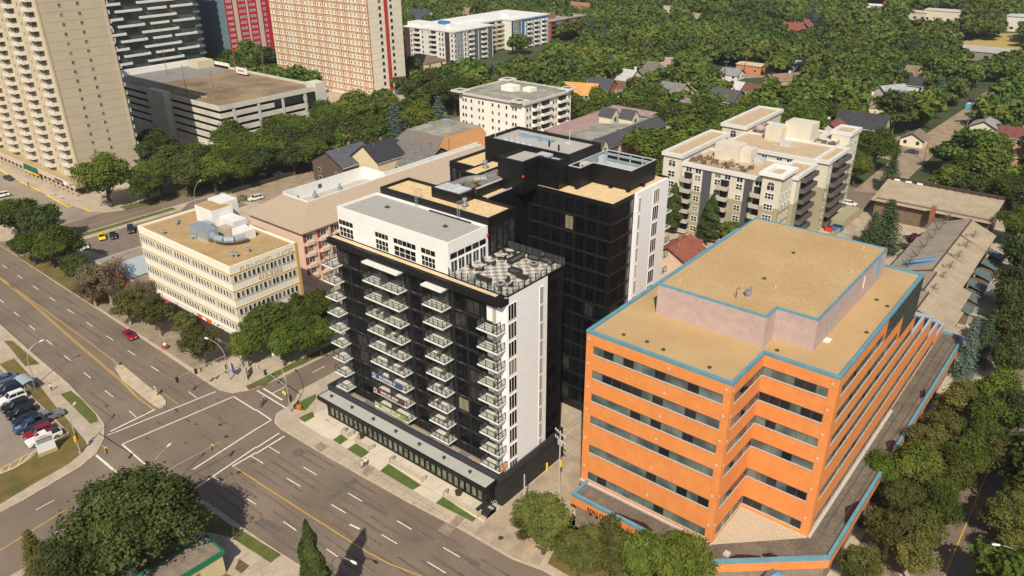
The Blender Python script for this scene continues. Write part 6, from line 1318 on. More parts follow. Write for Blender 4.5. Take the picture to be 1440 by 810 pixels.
house('red brown roofed house with a white chimney behind the far condominium', 1172, 176, 10, 12, 90, 6, 9.5, (.62, .60, .55), (.17, .06, .05), chim=(0, 2, 1))
house('large black roofed house with white edged gables', 1214, 166, 18, 13, 5, 6, 10.5, (.45, .42, .20), (.035, .037, .045), trim=whp)
house('cream house with a taupe roof behind the black roofed house', 1226, 139, 15, 12, 20, 5, 9, (.66, .58, .38), (.20, .165, .13), chim=(0, 0, 1))
house('grey metal roofed house with white gable boards', 1254, 126, 13, 14, 60, 6, 10.5, WH, (.30, .33, .35), trim=whp, chim=(3, 2))
house('black roofed house with white window bays', 1289, 112, 14, 13, 0, 6, 9, (.60, .60, .60), (.04, .042, .05), trim=whp)
house('house with a brown roof and a white skylight', 1295, 98, 13, 14, 0, 6, 9.5, CR, (.20, .15, .11))
house('cream single garage beside the parked cars on the back lane', 1288, 188, 9, 8, 90, 3, 5.2, (.68, .62, .46), (.20, .15, .12), name='garage')
house('cream garage with a grey roof on the far side of the back lane', 1388, 171, 11, 10, 90, 3.4, 6, (.64, .58, .44), (.27, .28, .28), name='garage')
house('two storey cream house with a red brown roof at the right edge', 1428, 183, 10, 14, 0, 6, 8.5, (.62, .52, .36), (.16, .055, .045))
house('low russet roofed house at the right edge below the cream one', 1432, 211, 10, 10, 0, 3.5, 6, (.45, .28, .18), (.38, .19, .11))
house('white gabled house with a navy roof left of the far white condominium', 592, 20, 20, 16, 0, 6, 13, (.66, .64, .60), (.05, .055, .075))
house('brown hipped house below the white condominium', 596, 80, 18, 16, 0, 6, 9, CR, (.17, .105, .085), hip=True)
house('navy hipped roof among trees below the condominium', 697, 97, 12, 10, 0, 4, 7, (.5, .5, .45), (.05, .06, .09), hip=True)
house('pale gabled house at the top behind the far trees', 942, 14, 12, 12, 0, 6, 12, (.62, .55, .48), (.35, .30, .26))
house('red brick school-like block at the very top edge', 812, 4, 45, 14, 0, 8, 9.5, (.40, .16, .09), (.30, .14, .10), name='school')
house('mauve roofed house behind the white condominium roofs', 655, 14, 22, 12, 0, 5, 9, (.5, .42, .36), (.26, .17, .16))
house('long brown roof just inside the distant trees', 980, 21, 20, 12, 0, 4, 7, (.45, .4, .3), (.28, .22, .17))
for lab, px, py, w_, d_, h_, wc, rc in (('long low grey roofed school building beside the yellow field', 1385, 70, 46, 20, 5, (.22, .20, .15), (.42, .40, .36)), ('pale beige commercial building by the far road at the top', 1333, 15, 30, 14, 8, (.62, .56, .42), (.50, .48, .42)), ('white and red petrol station at the top edge', 1228, 7, 24, 10, 5, (.65, .63, .6), (.7, .7, .68)), ('flat pale roofed store behind the far trees', 1285, 16, 22, 12, 6, (.5, .45, .36), (.52, .48, .38)), ('pale two storey block at the far right edge', 1434, 22, 20, 16, 10, (.62, .60, .52), (.45, .50, .52))):
    x, y = G(px, py, h_); t = thing('low_building', lab, 'building', (x, y, 0)); b = MB(); b.box(-w_/2, w_/2, -d_/2, d_/2, 0, h_); b.build('wall', mat('lw%.2f%.2f' % wc[:2], wc, .85, var=.1, scale=.4), t, False)
    b = MB(); b.box(-w_/2-.4, w_/2+.4, -d_/2-.4, d_/2+.4, h_, h_+.5); b.build('roof', mat('lr%.2f%.2f' % rc[:2], rc, .85, var=.1, scale=.2), t, False)
    for k in range(4): b = MB(); b.box(-w_/2+2+k*w_/4, -w_/2+4+k*w_/4, -d_/2-.06, -d_/2-.01, 1.5, 3.2); b.build('window', wg, t, False)
    if 'petrol' in lab:
        for s in (-1, 1): b = MB(); b.box(s*w_/2-2.6, s*w_/2+2.6, -d_/2-1, d_/2, h_-.5, h_+4.0); b.build('red_panel', mat('bright_red', (.7, .02, .02), .5), t, False)
    HOUSES.append((x, y, w_/2, h_))
sheet('playing_field', [(*G(1340, 62, 0),), (*G(1440, 72, 0),), (*G(1460, 46, 0),), (*G(1395, 47, 0),)], -.1, mat('dry_field', (.36, .26, .07), .95, col2=(.44, .33, .12), scale=.02))
sheet('far_road', [(*G(1215, 16, 0),), (*G(1460, 36, 0),), (*G(1460, 22, 0),), (*G(1180, 3, 0),)], -.1, mat('pale_road', (.40, .36, .30), .9, var=.15, scale=.05))
sheet('yard', [(*G(1010, 112, 0),), (*G(1080, 108, 0),), (*G(1110, 78, 0),), (*G(1050, 84, 0),)], -.1, dirt)
# ================================================================== trees
def quads_mesh(name, c, nrm, size, m, asp=1.0):
    """one leaf-spray quad per row: centre c, normal nrm, half size"""
    n = len(c); nrm = nrm/np.linalg.norm(nrm, axis=1, keepdims=True)
    a = np.cross(nrm, rng.normal(size=(n, 3))); a /= np.linalg.norm(a, axis=1, keepdims=True)+1e-9; b_ = np.cross(nrm, a)
    s = size[:, None]; v = np.stack([c-a*s-b_*s*asp*.35, c+a*s*.25-b_*s*asp, c+a*s+b_*s*asp*.35, c-a*s*.25+b_*s*asp], 1).reshape(-1, 3)
    me = bpy.data.meshes.new(name); me.vertices.add(4*n); me.vertices.foreach_set('co', v.astype(np.float32).ravel())
    me.loops.add(4*n); me.loops.foreach_set('vertex_index', np.arange(4*n, dtype=np.int32))
    me.polygons.add(n); me.polygons.foreach_set('loop_start', np.arange(0, 4*n, 4, dtype=np.int32)); me.polygons.foreach_set('loop_total', np.full(n, 4, dtype=np.int32))
    me.materials.append(m); me.update(); return me
def lobes(K, R_, H_, cz, rl, flat=.75):
    """centres and radii of the clumps that make up a crown"""
    L = []
    for k in range(K):
        while True:
            p = rng.uniform(-1, 1, 3)
            if .25 < np.linalg.norm(p) < 1: break
        p = p/np.linalg.norm(p)*(.35+.5*rng.random()); q = np.array([p[0]*R_, p[1]*R_, cz+p[2]*H_]); L.append((q, R_*rl*rng.uniform(.55, 1.35)))
    return L
def crown_pts(L, per, flat=.8, upb=.25, shell=.5):
    C_ = []; N_ = []
    for q, r in L:
        n = int(per); d = rng.normal(size=(n, 3)); d[:, 2] += upb*1.2; d /= np.linalg.norm(d, axis=1, keepdims=True)
        rad = r*(shell+(1-shell)*rng.random(n)**.6)*(1+.25*np.sin(d[:, 0]*7+q[0])*np.cos(d[:, 1]*6+q[1])); c = q+d*rad[:, None]*np.array([1, 1, flat])+rng.normal(size=(n, 3))*(r*.16*(rng.random((n, 1)) < .35)); C_.append(c); N_.append(d+rng.normal(size=(n, 3))*.55+np.array([0, 0, .25]))
    return np.concatenate(C_), np.concatenate(N_)
M_elm = leafmat('elm_leaves', (.052, .084, .012), (.140, .185, .026)); M_dark = leafmat('dark_leaves', (.029, .045, .010), (.078, .100, .021), .15, .15)
M_bright = leafmat('bright_leaves', (.080, .130, .012), (.17, .23, .03)); M_olive = leafmat('olive_leaves', (.082, .096, .020), (.175, .178, .042)); M_brown = leafmat('withered_leaves', (.12, .09, .05), (.26, .20, .125), .15)
M_spruce = leafmat('spruce_needles', (.030, .052, .020), (.07, .11, .045), .2, .1); M_blue = leafmat('blue_spruce_needles', (.050, .085, .068), (.13, .19, .16), .15, .1); M_poplar = leafmat('poplar_leaves', (.032, .058, .012), (.085, .12, .028), .15)
M_bark = mat('bark', (.085, .062, .045), .95, var=.3, scale=2); M_ltbark = mat('pale_bark', (.28, .23, .16), .95, var=.3, scale=2)
NOM = (5.0, 12.0)      # nominal crown radius and tree height
def broad(name, K, per, size, m, lean=0, hole=0, flat=.8, rl=.36):
    L = lobes(K, 4.0, 4.0, 7.4, rl); c, n = crown_pts(L, per, flat)
    keep = c[:, 2] > 2.1; c, n = c[keep], n[keep]
    return quads_mesh(name, c, n, size*rng.uniform(.6, 1.35, len(c)), m), L
def trunk_mesh(L, m, seed=0, n=7):
    b = MB(); r_ = random.Random(seed); z = 0; pts = [(0, 0, 0), (r_.uniform(-.15, .15), r_.uniform(-.15, .15), 2.2), (r_.uniform(-.3, .3), r_.uniform(-.3, .3), 4.2), (r_.uniform(-.4, .4), r_.uniform(-.4, .4), 7)]
    rr_ = [.34, .27, .22, .10]
    for i in range(3): b.tube(pts[i], pts[i+1], rr_[i], rr_[i+1], 8, cap=(i == 2))
    for q, r in L[:n]:
        s = pts[1] if r_.random() < .5 else pts[2]; mid = ((s[0]+q[0])/2, (s[1]+q[1])/2, (s[2]+q[2])/2-.4); b.tube(s, mid, .13, .09, 6, cap=False); b.tube(mid, tuple(q), .09, .03, 6)
    return b.mesh('trunk', m)
def conifer(name, size, m, n=9000, R0=2.5, H0=12.0):
    c = []; nr = []
    tiers = 19
    for t in range(tiers):
        f = t/tiers; z = 1.2+(H0-1.2)*f; R_ = R0*(1-f)**.85*(1+.16*rng.random()); nb = int(6+11*(1-f))
        for b_ in range(nb):
            a = 2*math.pi*(b_+rng.random()*.7)/nb; k = int(n/tiers/nb*(1.5-f)); u = rng.random(k)**.7; r = u*R_*(.8+.35*rng.random()); dr = -.25*u*R_*.8
            x = np.cos(a)*r+rng.normal(0, .10, k)*(1+u); y = np.sin(a)*r+rng.normal(0, .10, k)*(1+u); zz = z+dr+rng.normal(0, .09, k)
            c.append(np.stack([x, y, zz], 1)); nr.append(np.stack([np.cos(a)*.5+rng.normal(0, .4, k), np.sin(a)*.5+rng.normal(0, .4, k), .9+rng.normal(0, .3, k)], 1))
    c = np.concatenate(c); nr = np.concatenate(nr); return quads_mesh(name, c, nr, size*rng.uniform(.6, 1.3, len(c)), m, .5)
def column(name, size, m, n=9000, R0=1.5, H0=12.0):
    z = 1.2+(H0-1.2)*rng.random(n)**.9; f = (z-1.2)/(H0-1.2); prof = np.sin(np.clip(f*.93+.07, 0, 1)**.55*math.pi)**.7; a = rng.random(n)*2*math.pi; lump = 1+.22*np.sin(a*3+z*1.7)+.18*np.sin(z*3.1+a)
    r = R0*prof*lump*(.45+.6*rng.random(n)**.5); c = np.stack([r*np.cos(a), r*np.sin(a), z], 1); nr = np.stack([np.cos(a), np.sin(a), np.full(n, .8)], 1)+rng.normal(0, .5, (n, 3))
    return quads_mesh(name, c, nr, size*rng.uniform(.6, 1.3, n), m)
VAR = {}
def mk(kind, seed, fn, bark=M_bark):
    me, L = fn(); VAR.setdefault(kind, []).append((me, trunk_mesh(L, bark, seed)))
for i in range(3): mk('near', i, lambda: broad('crown', 46, 620, .155, M_elm))
mk('huge', 5, lambda: broad('crown', 85, 800, .105, M_dark, rl=.29))
for i in range(2): mk('olive', 8+i, lambda: broad('crown', 44, 480, .15, M_olive, rl=.33))
mk('withered', 12, lambda: broad('crown', 34, 260, .13, M_brown, rl=.34), M_ltbark); mk('sparse', 14, lambda: broad('crown', 34, 230, .15, M_olive, rl=.32), M_ltbark)
for i in range(2): mk('darknear', 16+i, lambda: broad('crown', 44, 480, .17, M_dark))
for i in range(5): mk('mid', 20+i, lambda: broad('crown', 30, 210, .30, M_elm, rl=.38))
for i in range(2): mk('midbright', 30+i, lambda: broad('crown', 30, 210, .30, M_bright, rl=.38))
for i in range(2): mk('middark', 34+i, lambda: broad('crown', 28, 200, .30, M_dark, rl=.38))
_c = MB(); _c.tube((0, 0, 0), (0, 0, 11), .2, .04, 7); _ct = _c.mesh('trunk', M_bark)
for k_, m_ in (('spruce', M_spruce), ('blue', M_blue)): VAR[k_] = [(conifer('crown', .14, m_), _ct), (conifer('crown', .14, m_), _ct)]
VAR['olivespruce'] = [(conifer('crown', .17, leafmat('olive_needles', (.07, .075, .015), (.15, .14, .035)), 14000, 3.2), _ct)]; VAR['poplar'] = [(column('crown', .12, M_poplar, 16000), _ct)]; VAR['aspen'] = [(column('crown', .16, M_poplar, 5000, R0=1.7), _ct)]
TREES = []; trnd = random.Random(21)
def tree(x, y, h, r, kind, lab, cat='tree', group=None, rz=None, z=.1):
    me, tr = trnd.choice(VAR[kind]); nr = {'olivespruce': 3.0, 'spruce': 2.5, 'blue': 2.5, 'poplar': 1.5, 'aspen': 1.7}.get(kind, 5.0)
    nm = {'spruce': 'spruce_tree', 'blue': 'blue_spruce_tree', 'poplar': 'poplar_tree', 'aspen': 'poplar_tree', 'withered': 'withered_tree'}.get(kind, 'leafy_tree')
    t = thing(nm, lab, cat, (x, y, z), trnd.uniform(0, 6.28) if rz is None else rz, group); t.scale = (r/nr, r/nr, h/12.0)
    for n_, m_ in (('crown', me), ('trunk', tr)):
        o = bpy.data.objects.new(n_, m_); COL.objects.link(o); o.parent = t
    TREES.append((x, y, r)); return t
def ptree(px, py, rpx, h, kind, lab, cat='tree', group=None):
    """tree whose crown middle shows at (px,py) with half width rpx"""
    zc = h*.62; x, y = G(px, py, zc); d = PJ((x, y, zc))[2]; r = rpx*d/FOC*1.08; h = max(h, r*1.75) if kind not in ('spruce', 'blue', 'poplar', 'aspen') else h; return tree(x, y, h, r, kind, lab, cat, group)
for a in [
 (190, 733, 100, 17, 'huge', 'huge dark green tree at the bottom of the photo beside the crossing'), (110, 790, 62, 14, 'huge', 'dark green tree low at the bottom, left of and behind the huge one'),
 (72, 790, 30, 11, 'olive', 'olive tree at the bottom left edge beside the lower street'),
 (22, 312, 34, 8, 'near', 'bright green tree at the left edge below the tan parking lot'), (62, 318, 34, 9, 'darknear', 'dense dark tree second from the left edge along the avenue'), (88, 352, 38, 10, 'near', 'round green tree leaning over the avenue kerb near the left'), (68, 350, 28, 9, 'near', 'small green tree between two larger ones at the left kerb'),
 (150, 398, 38, 9, 'withered', 'half withered brown tree in front of the red restaurant'), (176, 425, 28, 9.5, 'sparse', 'thin green tree on the verge right of the brown one'), (218, 436, 32, 10.5, 'sparse', 'thin olive tree by the entrance of the cream block'), (280, 478, 35, 10.5, 'sparse', 'thin olive tree at the corner by the traffic signals'), (255, 452, 22, 7, 'sparse', 'small sparse tree on the dry verge in front of the cream block'),
 (150, 262, 42, 11, 'near', 'large green tree in front of the tan high-rise beside the side street'), (242, 235, 32, 10, 'darknear', 'dark tree above the side street, left of the parking garage corner'), (215, 215, 30, 9, 'darknear', 'very dark tree between the tan high-rise and the garage'), (300, 248, 30, 10, 'near', 'green tree on the verge left of the dirt lot'), (330, 205, 34, 11, 'near', 'green tree in front of the garage side decks'), (362, 232, 30, 10, 'darknear', 'dark green tree beside the dirt lot'), (384, 196, 30, 11, 'near', 'bright green tree covering the right decks of the garage'), (420, 192, 34, 12, 'near', 'tall green tree at the corner of the parking garage'), (412, 225, 26, 9, 'darknear', 'shaded tree behind the dirt lot fence'),
 (345, 482, 26, 9, 'near', 'green tree behind the flags on the corner'), (375, 455, 42, 12, 'near', 'large leafy tree at the corner of the cream block'), (425, 470, 34, 10, 'near', 'leafy tree over the side street next to the black tower'), (452, 430, 28, 10, 'near', 'leafy tree between the pink hotel and the black tower'), (418, 430, 25, 9, 'near', 'small leafy tree in the gap under the pink hotel'), (395, 482, 24, 9, 'near', 'green tree with a forked pale trunk by the side street kerb'),
 (765, 728, 50, 11, 'olive', 'leafy tree at the alley mouth below the utility poles'), (815, 772, 46, 10.5, 'olive', 'olive tree in front of the podium sign of the orange office block'), (862, 768, 42, 10.5, 'olive', 'broad olive tree before the orange podium, left of the darkest one'), (905, 776, 42, 11, 'near', 'dark leafy tree in front of the orange podium'), (958, 786, 50, 11, 'near', 'rightmost leafy tree of the row before the orange podium'), (735, 740, 20, 6, 'sparse', 'small sparse tree beside the leaning pole at the alley mouth'),
 (1352, 566, 40, 9, 'olive', 'olive tree beside the far end of the orange podium'), (1330, 600, 36, 9, 'olive', 'olive tree second from the top along the orange podium side'), (1390, 585, 34, 11, 'near', 'green tree over the shady driveway on the right'), (1245, 660, 30, 9, 'near', 'green tree leaning on the orange podium coping'), (1292, 655, 42, 11, 'near', 'large green tree in the middle of the street side row'), (1340, 660, 38, 10, 'near', 'green tree overhanging the right hand street'), (1318, 712, 36, 9, 'near', 'green tree above the sunlit patch of the right hand street'), (1255, 745, 42, 9, 'sparse', 'sparse grey branched tree by the podium corner'), (1212, 790, 34, 8, 'sparse', 'sparse grey tree at the bottom by the blue glass canopy'), (1290, 780, 38, 9, 'sparse', 'sparse tree at the bottom right beside the street'),
 (1418, 722, 42, 9, 'olive', 'olive tree on the far side of the right hand street'), (1402, 552, 40, 12, 'near', 'spreading tree above the shaded driveway'), (1432, 640, 44, 12, 'darknear', 'dark tree at the right edge over the street'), (1440, 770, 40, 9, 'olive', 'olive tree at the bottom right corner'), (1378, 612, 28, 10, 'near', 'loose tree where the right hand street disappears'),
 (205, 262, 26, 10, 'near', 'green tree on the kerb of the side street right of the large one'), (222, 245, 30, 11, 'near', 'green tree in the belt before the high-rise corner'), (262, 248, 32, 11, 'darknear', 'dark leafy tree in the belt below the garage stair tower'), (285, 228, 32, 12, 'near', 'tall leafy tree before the shaded garage wall'), (318, 228, 30, 12, 'near', 'leafy tree in the belt before the middle of the garage'), (345, 208, 32, 13, 'near', 'tall leafy tree before the garage corner decks'), (338, 240, 26, 10, 'near', 'lower leafy tree beside the dirt lot corner'), (375, 215, 34, 13, 'near', 'leafy tree hiding the foot of the garage corner'), (400, 175, 26, 13, 'near', 'tall bright tree in front of the upper garage decks'), (405, 208, 32, 12, 'darknear', 'leafy tree right of the garage corner'), (438, 215, 30, 11, 'near', 'leafy tree behind the craftsman house'), (200, 215, 26, 12, 'darknear', 'black green tree in the shadow of the high-rise'), (235, 205, 24, 12, 'darknear', 'shaded tree at the foot of the garage wall'), (455, 165, 26, 12, 'near', 'tree beside the end of the garage'),
 (42, 345, 30, 9, 'near', 'low green tree at the avenue kerb near the left edge'), (105, 375, 26, 8, 'darknear', 'low dark tree at the avenue kerb before the withered one'), (128, 405, 26, 8, 'withered', 'brown half bare tree at the avenue kerb'), (200, 408, 26, 8, 'withered', 'reddish withered tree before the red panel of the restaurant'),
 (400, 452, 34, 12, 'near', 'leafy tree in the middle of the clump by the cream block corner'), (448, 465, 26, 10, 'near', 'leafy tree touching the corner balconies of the black tower'),
 (1362, 640, 32, 10, 'near', 'green tree closest to the yellow line of the right hand street'), (1400, 640, 30, 11, 'olive', 'olive tree on the far kerb of the right hand street'), (1270, 700, 32, 9, 'olive', 'loose olive tree below the dry shrubs of the orange podium'), (1300, 745, 36, 9, 'olive', 'olive tree near the bottom of the street side row'), (1322, 690, 28, 9, 'near', 'round green tree at the kerb of the right hand street'), (1302, 620, 34, 10, 'olive', 'olive tree third from the top along the orange podium'), (1440, 400, 40, 14, 'darknear', 'dark tree behind the town house porches'), (1438, 355, 34, 14, 'darknear', 'dark tree at the right edge above the porches'), (1425, 440, 30, 13, 'darknear', 'dark tree above the front town house porch'), (1430, 460, 40, 13, 'darknear', 'dark tree at the right edge above the shaded driveway'), (1432, 312, 30, 12, 'near', 'green tree behind the far town house'), (1435, 415, 34, 13, 'darknear', 'darkest tree at the right edge beside the town houses'), (1418, 500, 26, 12, 'darknear', 'dark tree by the garden path at the right'), (1425, 575, 36, 12, 'darknear', 'dark tree at the right edge below the driveway'),
 (500, 165, 34, 12, 'near', 'round tree below the brick slab tower'), (470, 175, 30, 11, 'near', 'tree beside the white garage stair tower'), (455, 200, 30, 11, 'darknear', 'dark tree behind the brown craftsman house'), (592, 172, 30, 12, 'near', 'green tree between the two tall spruces'), (520, 180, 26, 11, 'near', 'green tree left of the first tall spruce'), (640, 140, 34, 12, 'near', 'tree left of the cream condominium'), (600, 135, 34, 13, 'darknear', 'dark tree at the foot of the brick slab tower'), (440, 152, 26, 11, 'darknear', 'dark tree at the back corner of the parking garage'), (350, 80, 24, 12, 'mid', 'tree behind the garage roof in front of the red tower'), (378, 88, 22, 12, 'middark', 'darker tree behind the garage roof near the brick slab tower'), (325, 84, 18, 11, 'mid', 'tree behind the garage roof at the foot of the blue wall'),
 (905, 215, 34, 10, 'midbright', 'bright yellow green tree between the mansard roofs and the rooftop screen'), (930, 205, 24, 9, 'mid', 'green tree left of the condominium corner'), (965, 170, 34, 13, 'midbright', 'large bright green tree behind the nearer condominium'), (1030, 322, 22, 8, 'mid', 'small tree in the courtyard between the red roofs and the condominium'),
 (1232, 212, 34, 12, 'near', 'leafy tree right of the far condominium'), (1205, 232, 26, 11, 'near', 'green tree close to the end wall of the far condominium'), (1256, 162, 32, 12, 'middark', 'dense dark tree left of the back lane'), (1362, 222, 42, 12, 'mid', 'very wide dark tree right of the back lane'), (1335, 250, 30, 12, 'mid', 'green tree by the near end of the back lane'), (1330, 215, 24, 11, 'middark', 'dark tree on the right kerb of the back lane'), (1395, 235, 34, 12, 'mid', 'green tree behind the dark timber parapet'), (1368, 262, 26, 11, 'middark', 'dark tree close behind the middle of the timber parapet'), (1400, 200, 24, 11, 'mid', 'green tree between the grey roofed garage and the cream house'), (1420, 268, 36, 12, 'near', 'bright tree at the right edge behind the town houses')]:
    ptree(*a)
for a in [(440, 800, 20, 20, 'poplar', 'slim columnar poplar standing alone at the bottom edge'), (948, 285, 11, 15, 'aspen', 'slim dark poplar against the left part of the condominium wall'), (1001, 300, 13, 14, 'aspen', 'slim dark poplar against the middle of the condominium wall'),
          (555, 170, 20, 19, 'blue', 'tall blue grey spruce left of the orange walled building'), (617, 158, 18, 18, 'blue', 'tall blue grey spruce behind the orange walled building'), (1250, 308, 26, 15, 'spruce', 'large green spruce beside the brown town house roofs'), (1228, 320, 18, 12, 'spruce', 'smaller spruce leaning against the large one by the town houses'),
          (1366, 478, 17, 14, 'blue', 'grey green spruce by the corner of the orange podium'), (1388, 470, 18, 12, 'spruce', 'dark spruce right of the grey green one'), (1255, 235, 16, 13, 'spruce', 'pale spruce beside the sandy yard of the back lane'), (1302, 145, 10, 14, 'spruce', 'narrow dark spruce left of the back lane'), (1322, 125, 14, 15, 'blue', 'blue spruce beyond the white gabled roofs'),
          (48, 778, 24, 11, 'olivespruce', 'olive conifer standing at the bottom left edge'), (185, 805, 12, 13, 'blue', 'pale blue spruce tip poking out at the bottom by the huge tree'), (145, 812, 16, 10, 'blue', 'low blue spruce at the bottom left of the huge tree'), (832, 40, 12, 19, 'blue', 'blue spruce in the far wood right of the brick apartment'), (848, 50, 12, 17, 'blue', 'paler blue spruce right beside the first one in the far wood'), (858, 88, 10, 17, 'blue', 'slender grey spruce above the long brown roof'), (1143, 20, 13, 22, 'blue', 'blue grey spruce near the top behind the red roofed house'), (1155, 28, 12, 20, 'spruce', 'dark spruce beside the blue grey one near the top'), (1283, 62, 9, 20, 'spruce', 'lone narrow spruce rising from the bright canopy'), (226, 208, 16, 11, 'spruce', 'dark spruce in the shade behind the tan high-rise')]:
    ptree(*a)
_t = tree(*G(1283, 345, 2), 6, 3.0, 'withered', 'purple leaved ornamental tree beside the town houses'); 
_pm = quads_mesh('crown', *(lambda L: crown_pts(L, 150))(lobes(26, 3.9, 3.3, 7.9, .38)), np.full(26*150, .28), leafmat('purple_leaves', (.05, .015, .025), (.11, .03, .05)))
for o in list(COL.objects):
    if o.parent is _t and o.name.startswith('crown'): o.data = _pm
# ---- the wood: about 200 nearest trees one by one, the far ones as one mass
BLOCKS = [(-360, -262, 150, 215), (-372, -288, 246, 276), (-366, -320, 337, 440), (-334, -298, 398, 444), (-221, -180, 227, 266), (-214, -184, 186, 221), (-172, -138, 214, 272), (-106, -58, 184, 262), (-59, -22, 230, 254), (-42, -14, 160, 232), (-475, -395, 176, 235), (-445, -400, 246, 296), (-176, -146, 100, 184), (-100, -60, 70, 122), (-56, -16, 76, 172), (-228, -190, 128, 168), (-352, -262, 96, 126), (-69, -57, 255, 470), (-80, -56, 295, 340), (-240, -228, 60, 330), (-9.4, -.6, 60, 135), (-225, -100, 60, 130), (-8, 12, 154, 172), (-62, -58, 180, 260)]
# boxes of the photo that must stay visible, with the distance behind which trees do not matter
PROT = []
for (x, y, r, h) in HOUSES:
    u, v_, d = PJ((x, y, h*.62)); k = FOC/d; PROT.append((u-r*k*.38, u+r*k*.38, v_-h*k*.22, v_+h*k*.08, d-2))
for q in [(388, 570, 0, 128, 380), (570, 767, 18, 80, 480), (767, 815, 22, 52, 500), (650, 797, 110, 190, 330), (560, 688, 165, 215, 290), (785, 942, 150, 210, 300), (938, 1210, 155, 330, 280), (168, 455, 80, 190, 370), (200, 395, 0, 62, 460), (1230, 1388, 250, 440, 300), (1388, 1412, 290, 330, 300), (1255, 1300, 190, 250, 340), (1302, 1328, 200, 240, 340), (1328, 1350, 172, 202, 400), (1352, 1370, 150, 176, 440), (1350, 1440, 48, 66, 700), (1218, 1248, 0, 14, 900), (1310, 1350, 8, 22, 900), (1010, 1080, 82, 112, 470), (440, 600, 190, 250, 280), (1390, 1425, 485, 530, 200), (336, 375, 250, 290, 300)]: PROT.append(q)
def okpos(x, y, r, h):
    for x0, x1, y0, y1 in BLOCKS:
        if x0-r*.5 < x < x1+r*.5 and y0-r*.5 < y < y1+r*.5: return False
    for (hx, hy, hr_, hh) in HOUSES:
        if (x-hx)**2+(y-hy)**2 < (hr_*.8+r*.45)**2: return False
    for (tx, ty, tr) in TREES[:NT]:
        if (x-tx)**2+(y-ty)**2 < (tr*.6+r*.4)**2: return False
    u, v_, d = PJ((x, y, h*.6))
    if d < 60 or u < -60 or u > 1500 or v_ < -40: return False
    k = FOC/d; a0, a1, b0, b1 = u-r*k*.62, u+r*k*.62, v_-h*k*.38, v_+h*k*.28
    for q in PROT:
        if d < q[4] and a1 > q[0] and a0 < q[1] and b1 > q[2] and b0 < q[3]: return False
    return True
NT = len(TREES)
zones = [(-330, -58, 180, 900), (-58, 420, 262, 1000), (-14, 90, 100, 262), (-900, -330, 235, 900), (-268, -226, 118, 330), (-300, -262, 128, 156)]
cand = []
for (x0, x1, y0, y1) in zones:
    y = y0
    while y < y1:
        far = y > 560; st = 7.6 if not far else 9.0; x = x0+(st/2 if int(y) % 2 else 0)
        while x < x1:
            X_ = x+trnd.uniform(-2.8, 2.8); Y_ = y+trnd.uniform(-2.8, 2.8); r = trnd.uniform(4.6, 7.2)*(1.15 if far else 1); h = r*trnd.uniform(1.75, 2.2)+trnd.uniform(0, 2)
            if okpos(X_, Y_, r, h): cand.append((math.dist((X_, Y_, 0), (0, 0, CAMZ)), X_, Y_, r, h))
            x += st
        y += st*.9
cand.sort(); print('right', sum(1 for c in cand if c[1] > -14 and c[2] < 262), 'blocked?', [okpos(0, 200, 5, 10), okpos(-5, 230, 5, 10), okpos(10, 240, 5, 10), PJ((-5, 230, 6))]); print('wood trees', len(cand), 'named', NT)
NIND = 300-NT
desc = {'mid': 'mid green', 'midbright': 'bright green', 'middark': 'dark green', 'spruce': 'pointed dark', 'blue': 'pointed blue grey'}
for i, (d, x, y, r, h) in enumerate(cand[:NIND]):
    q = trnd.random(); kind = 'mid' if q < .66 else ('midbright' if q < .8 else ('middark' if q < .93 else ('spruce' if q < .975 else 'blue')))
    if x > -20: kind = 'middark' if q < .5 else 'mid'
    if kind in ('spruce', 'blue'): r *= .5; h *= 1.1
    zone = 'right of the orange office block and town houses' if x > -20 else ('between the mansard roofs and the condominiums' if y < 330 and x > -150 else ('around the cream condominium' if x > -225 and y < 330 else ('below the brick tower and the white condominium' if x < -225 else 'among the houses of the residential blocks')))
    tree(x, y, h, r*1.12, kind, '%s tree in the wood %s' % (desc[kind], zone), group='%s trees %s' % (desc[kind], zone), z=0)
# far mass, all in one mesh
lib = []
for k in range(9):
    L = lobes(17, 4.3, 3.4, 7.2, .40); c, n = crown_pts(L, 36, .8, .5, .6); lib.append((c, n))
cc = []; nn = []; ss = []
for (d, x, y, r, h) in cand[NIND:]:
    c, n = lib[trnd.randrange(9)]; a = trnd.uniform(0, 6.28); ca, sa = math.cos(a), math.sin(a); k = r/5.0*1.22*trnd.uniform(.85, 1.15); h *= trnd.uniform(.85, 1.2)
    c2 = np.stack([(c[:, 0]*ca-c[:, 1]*sa)*k+x, (c[:, 0]*sa+c[:, 1]*ca)*k+y, c[:, 2]*h/12.0], 1); n2 = np.stack([n[:, 0]*ca-n[:, 1]*sa, n[:, 0]*sa+n[:, 1]*ca, n[:, 2]], 1)
    cc.append(c2); nn.append(n2); ss.append(np.full(len(c2), .62*k))
cc = np.concatenate(cc); nn = np.concatenate(nn); ss = np.concatenate(ss); print('far quads', len(cc))
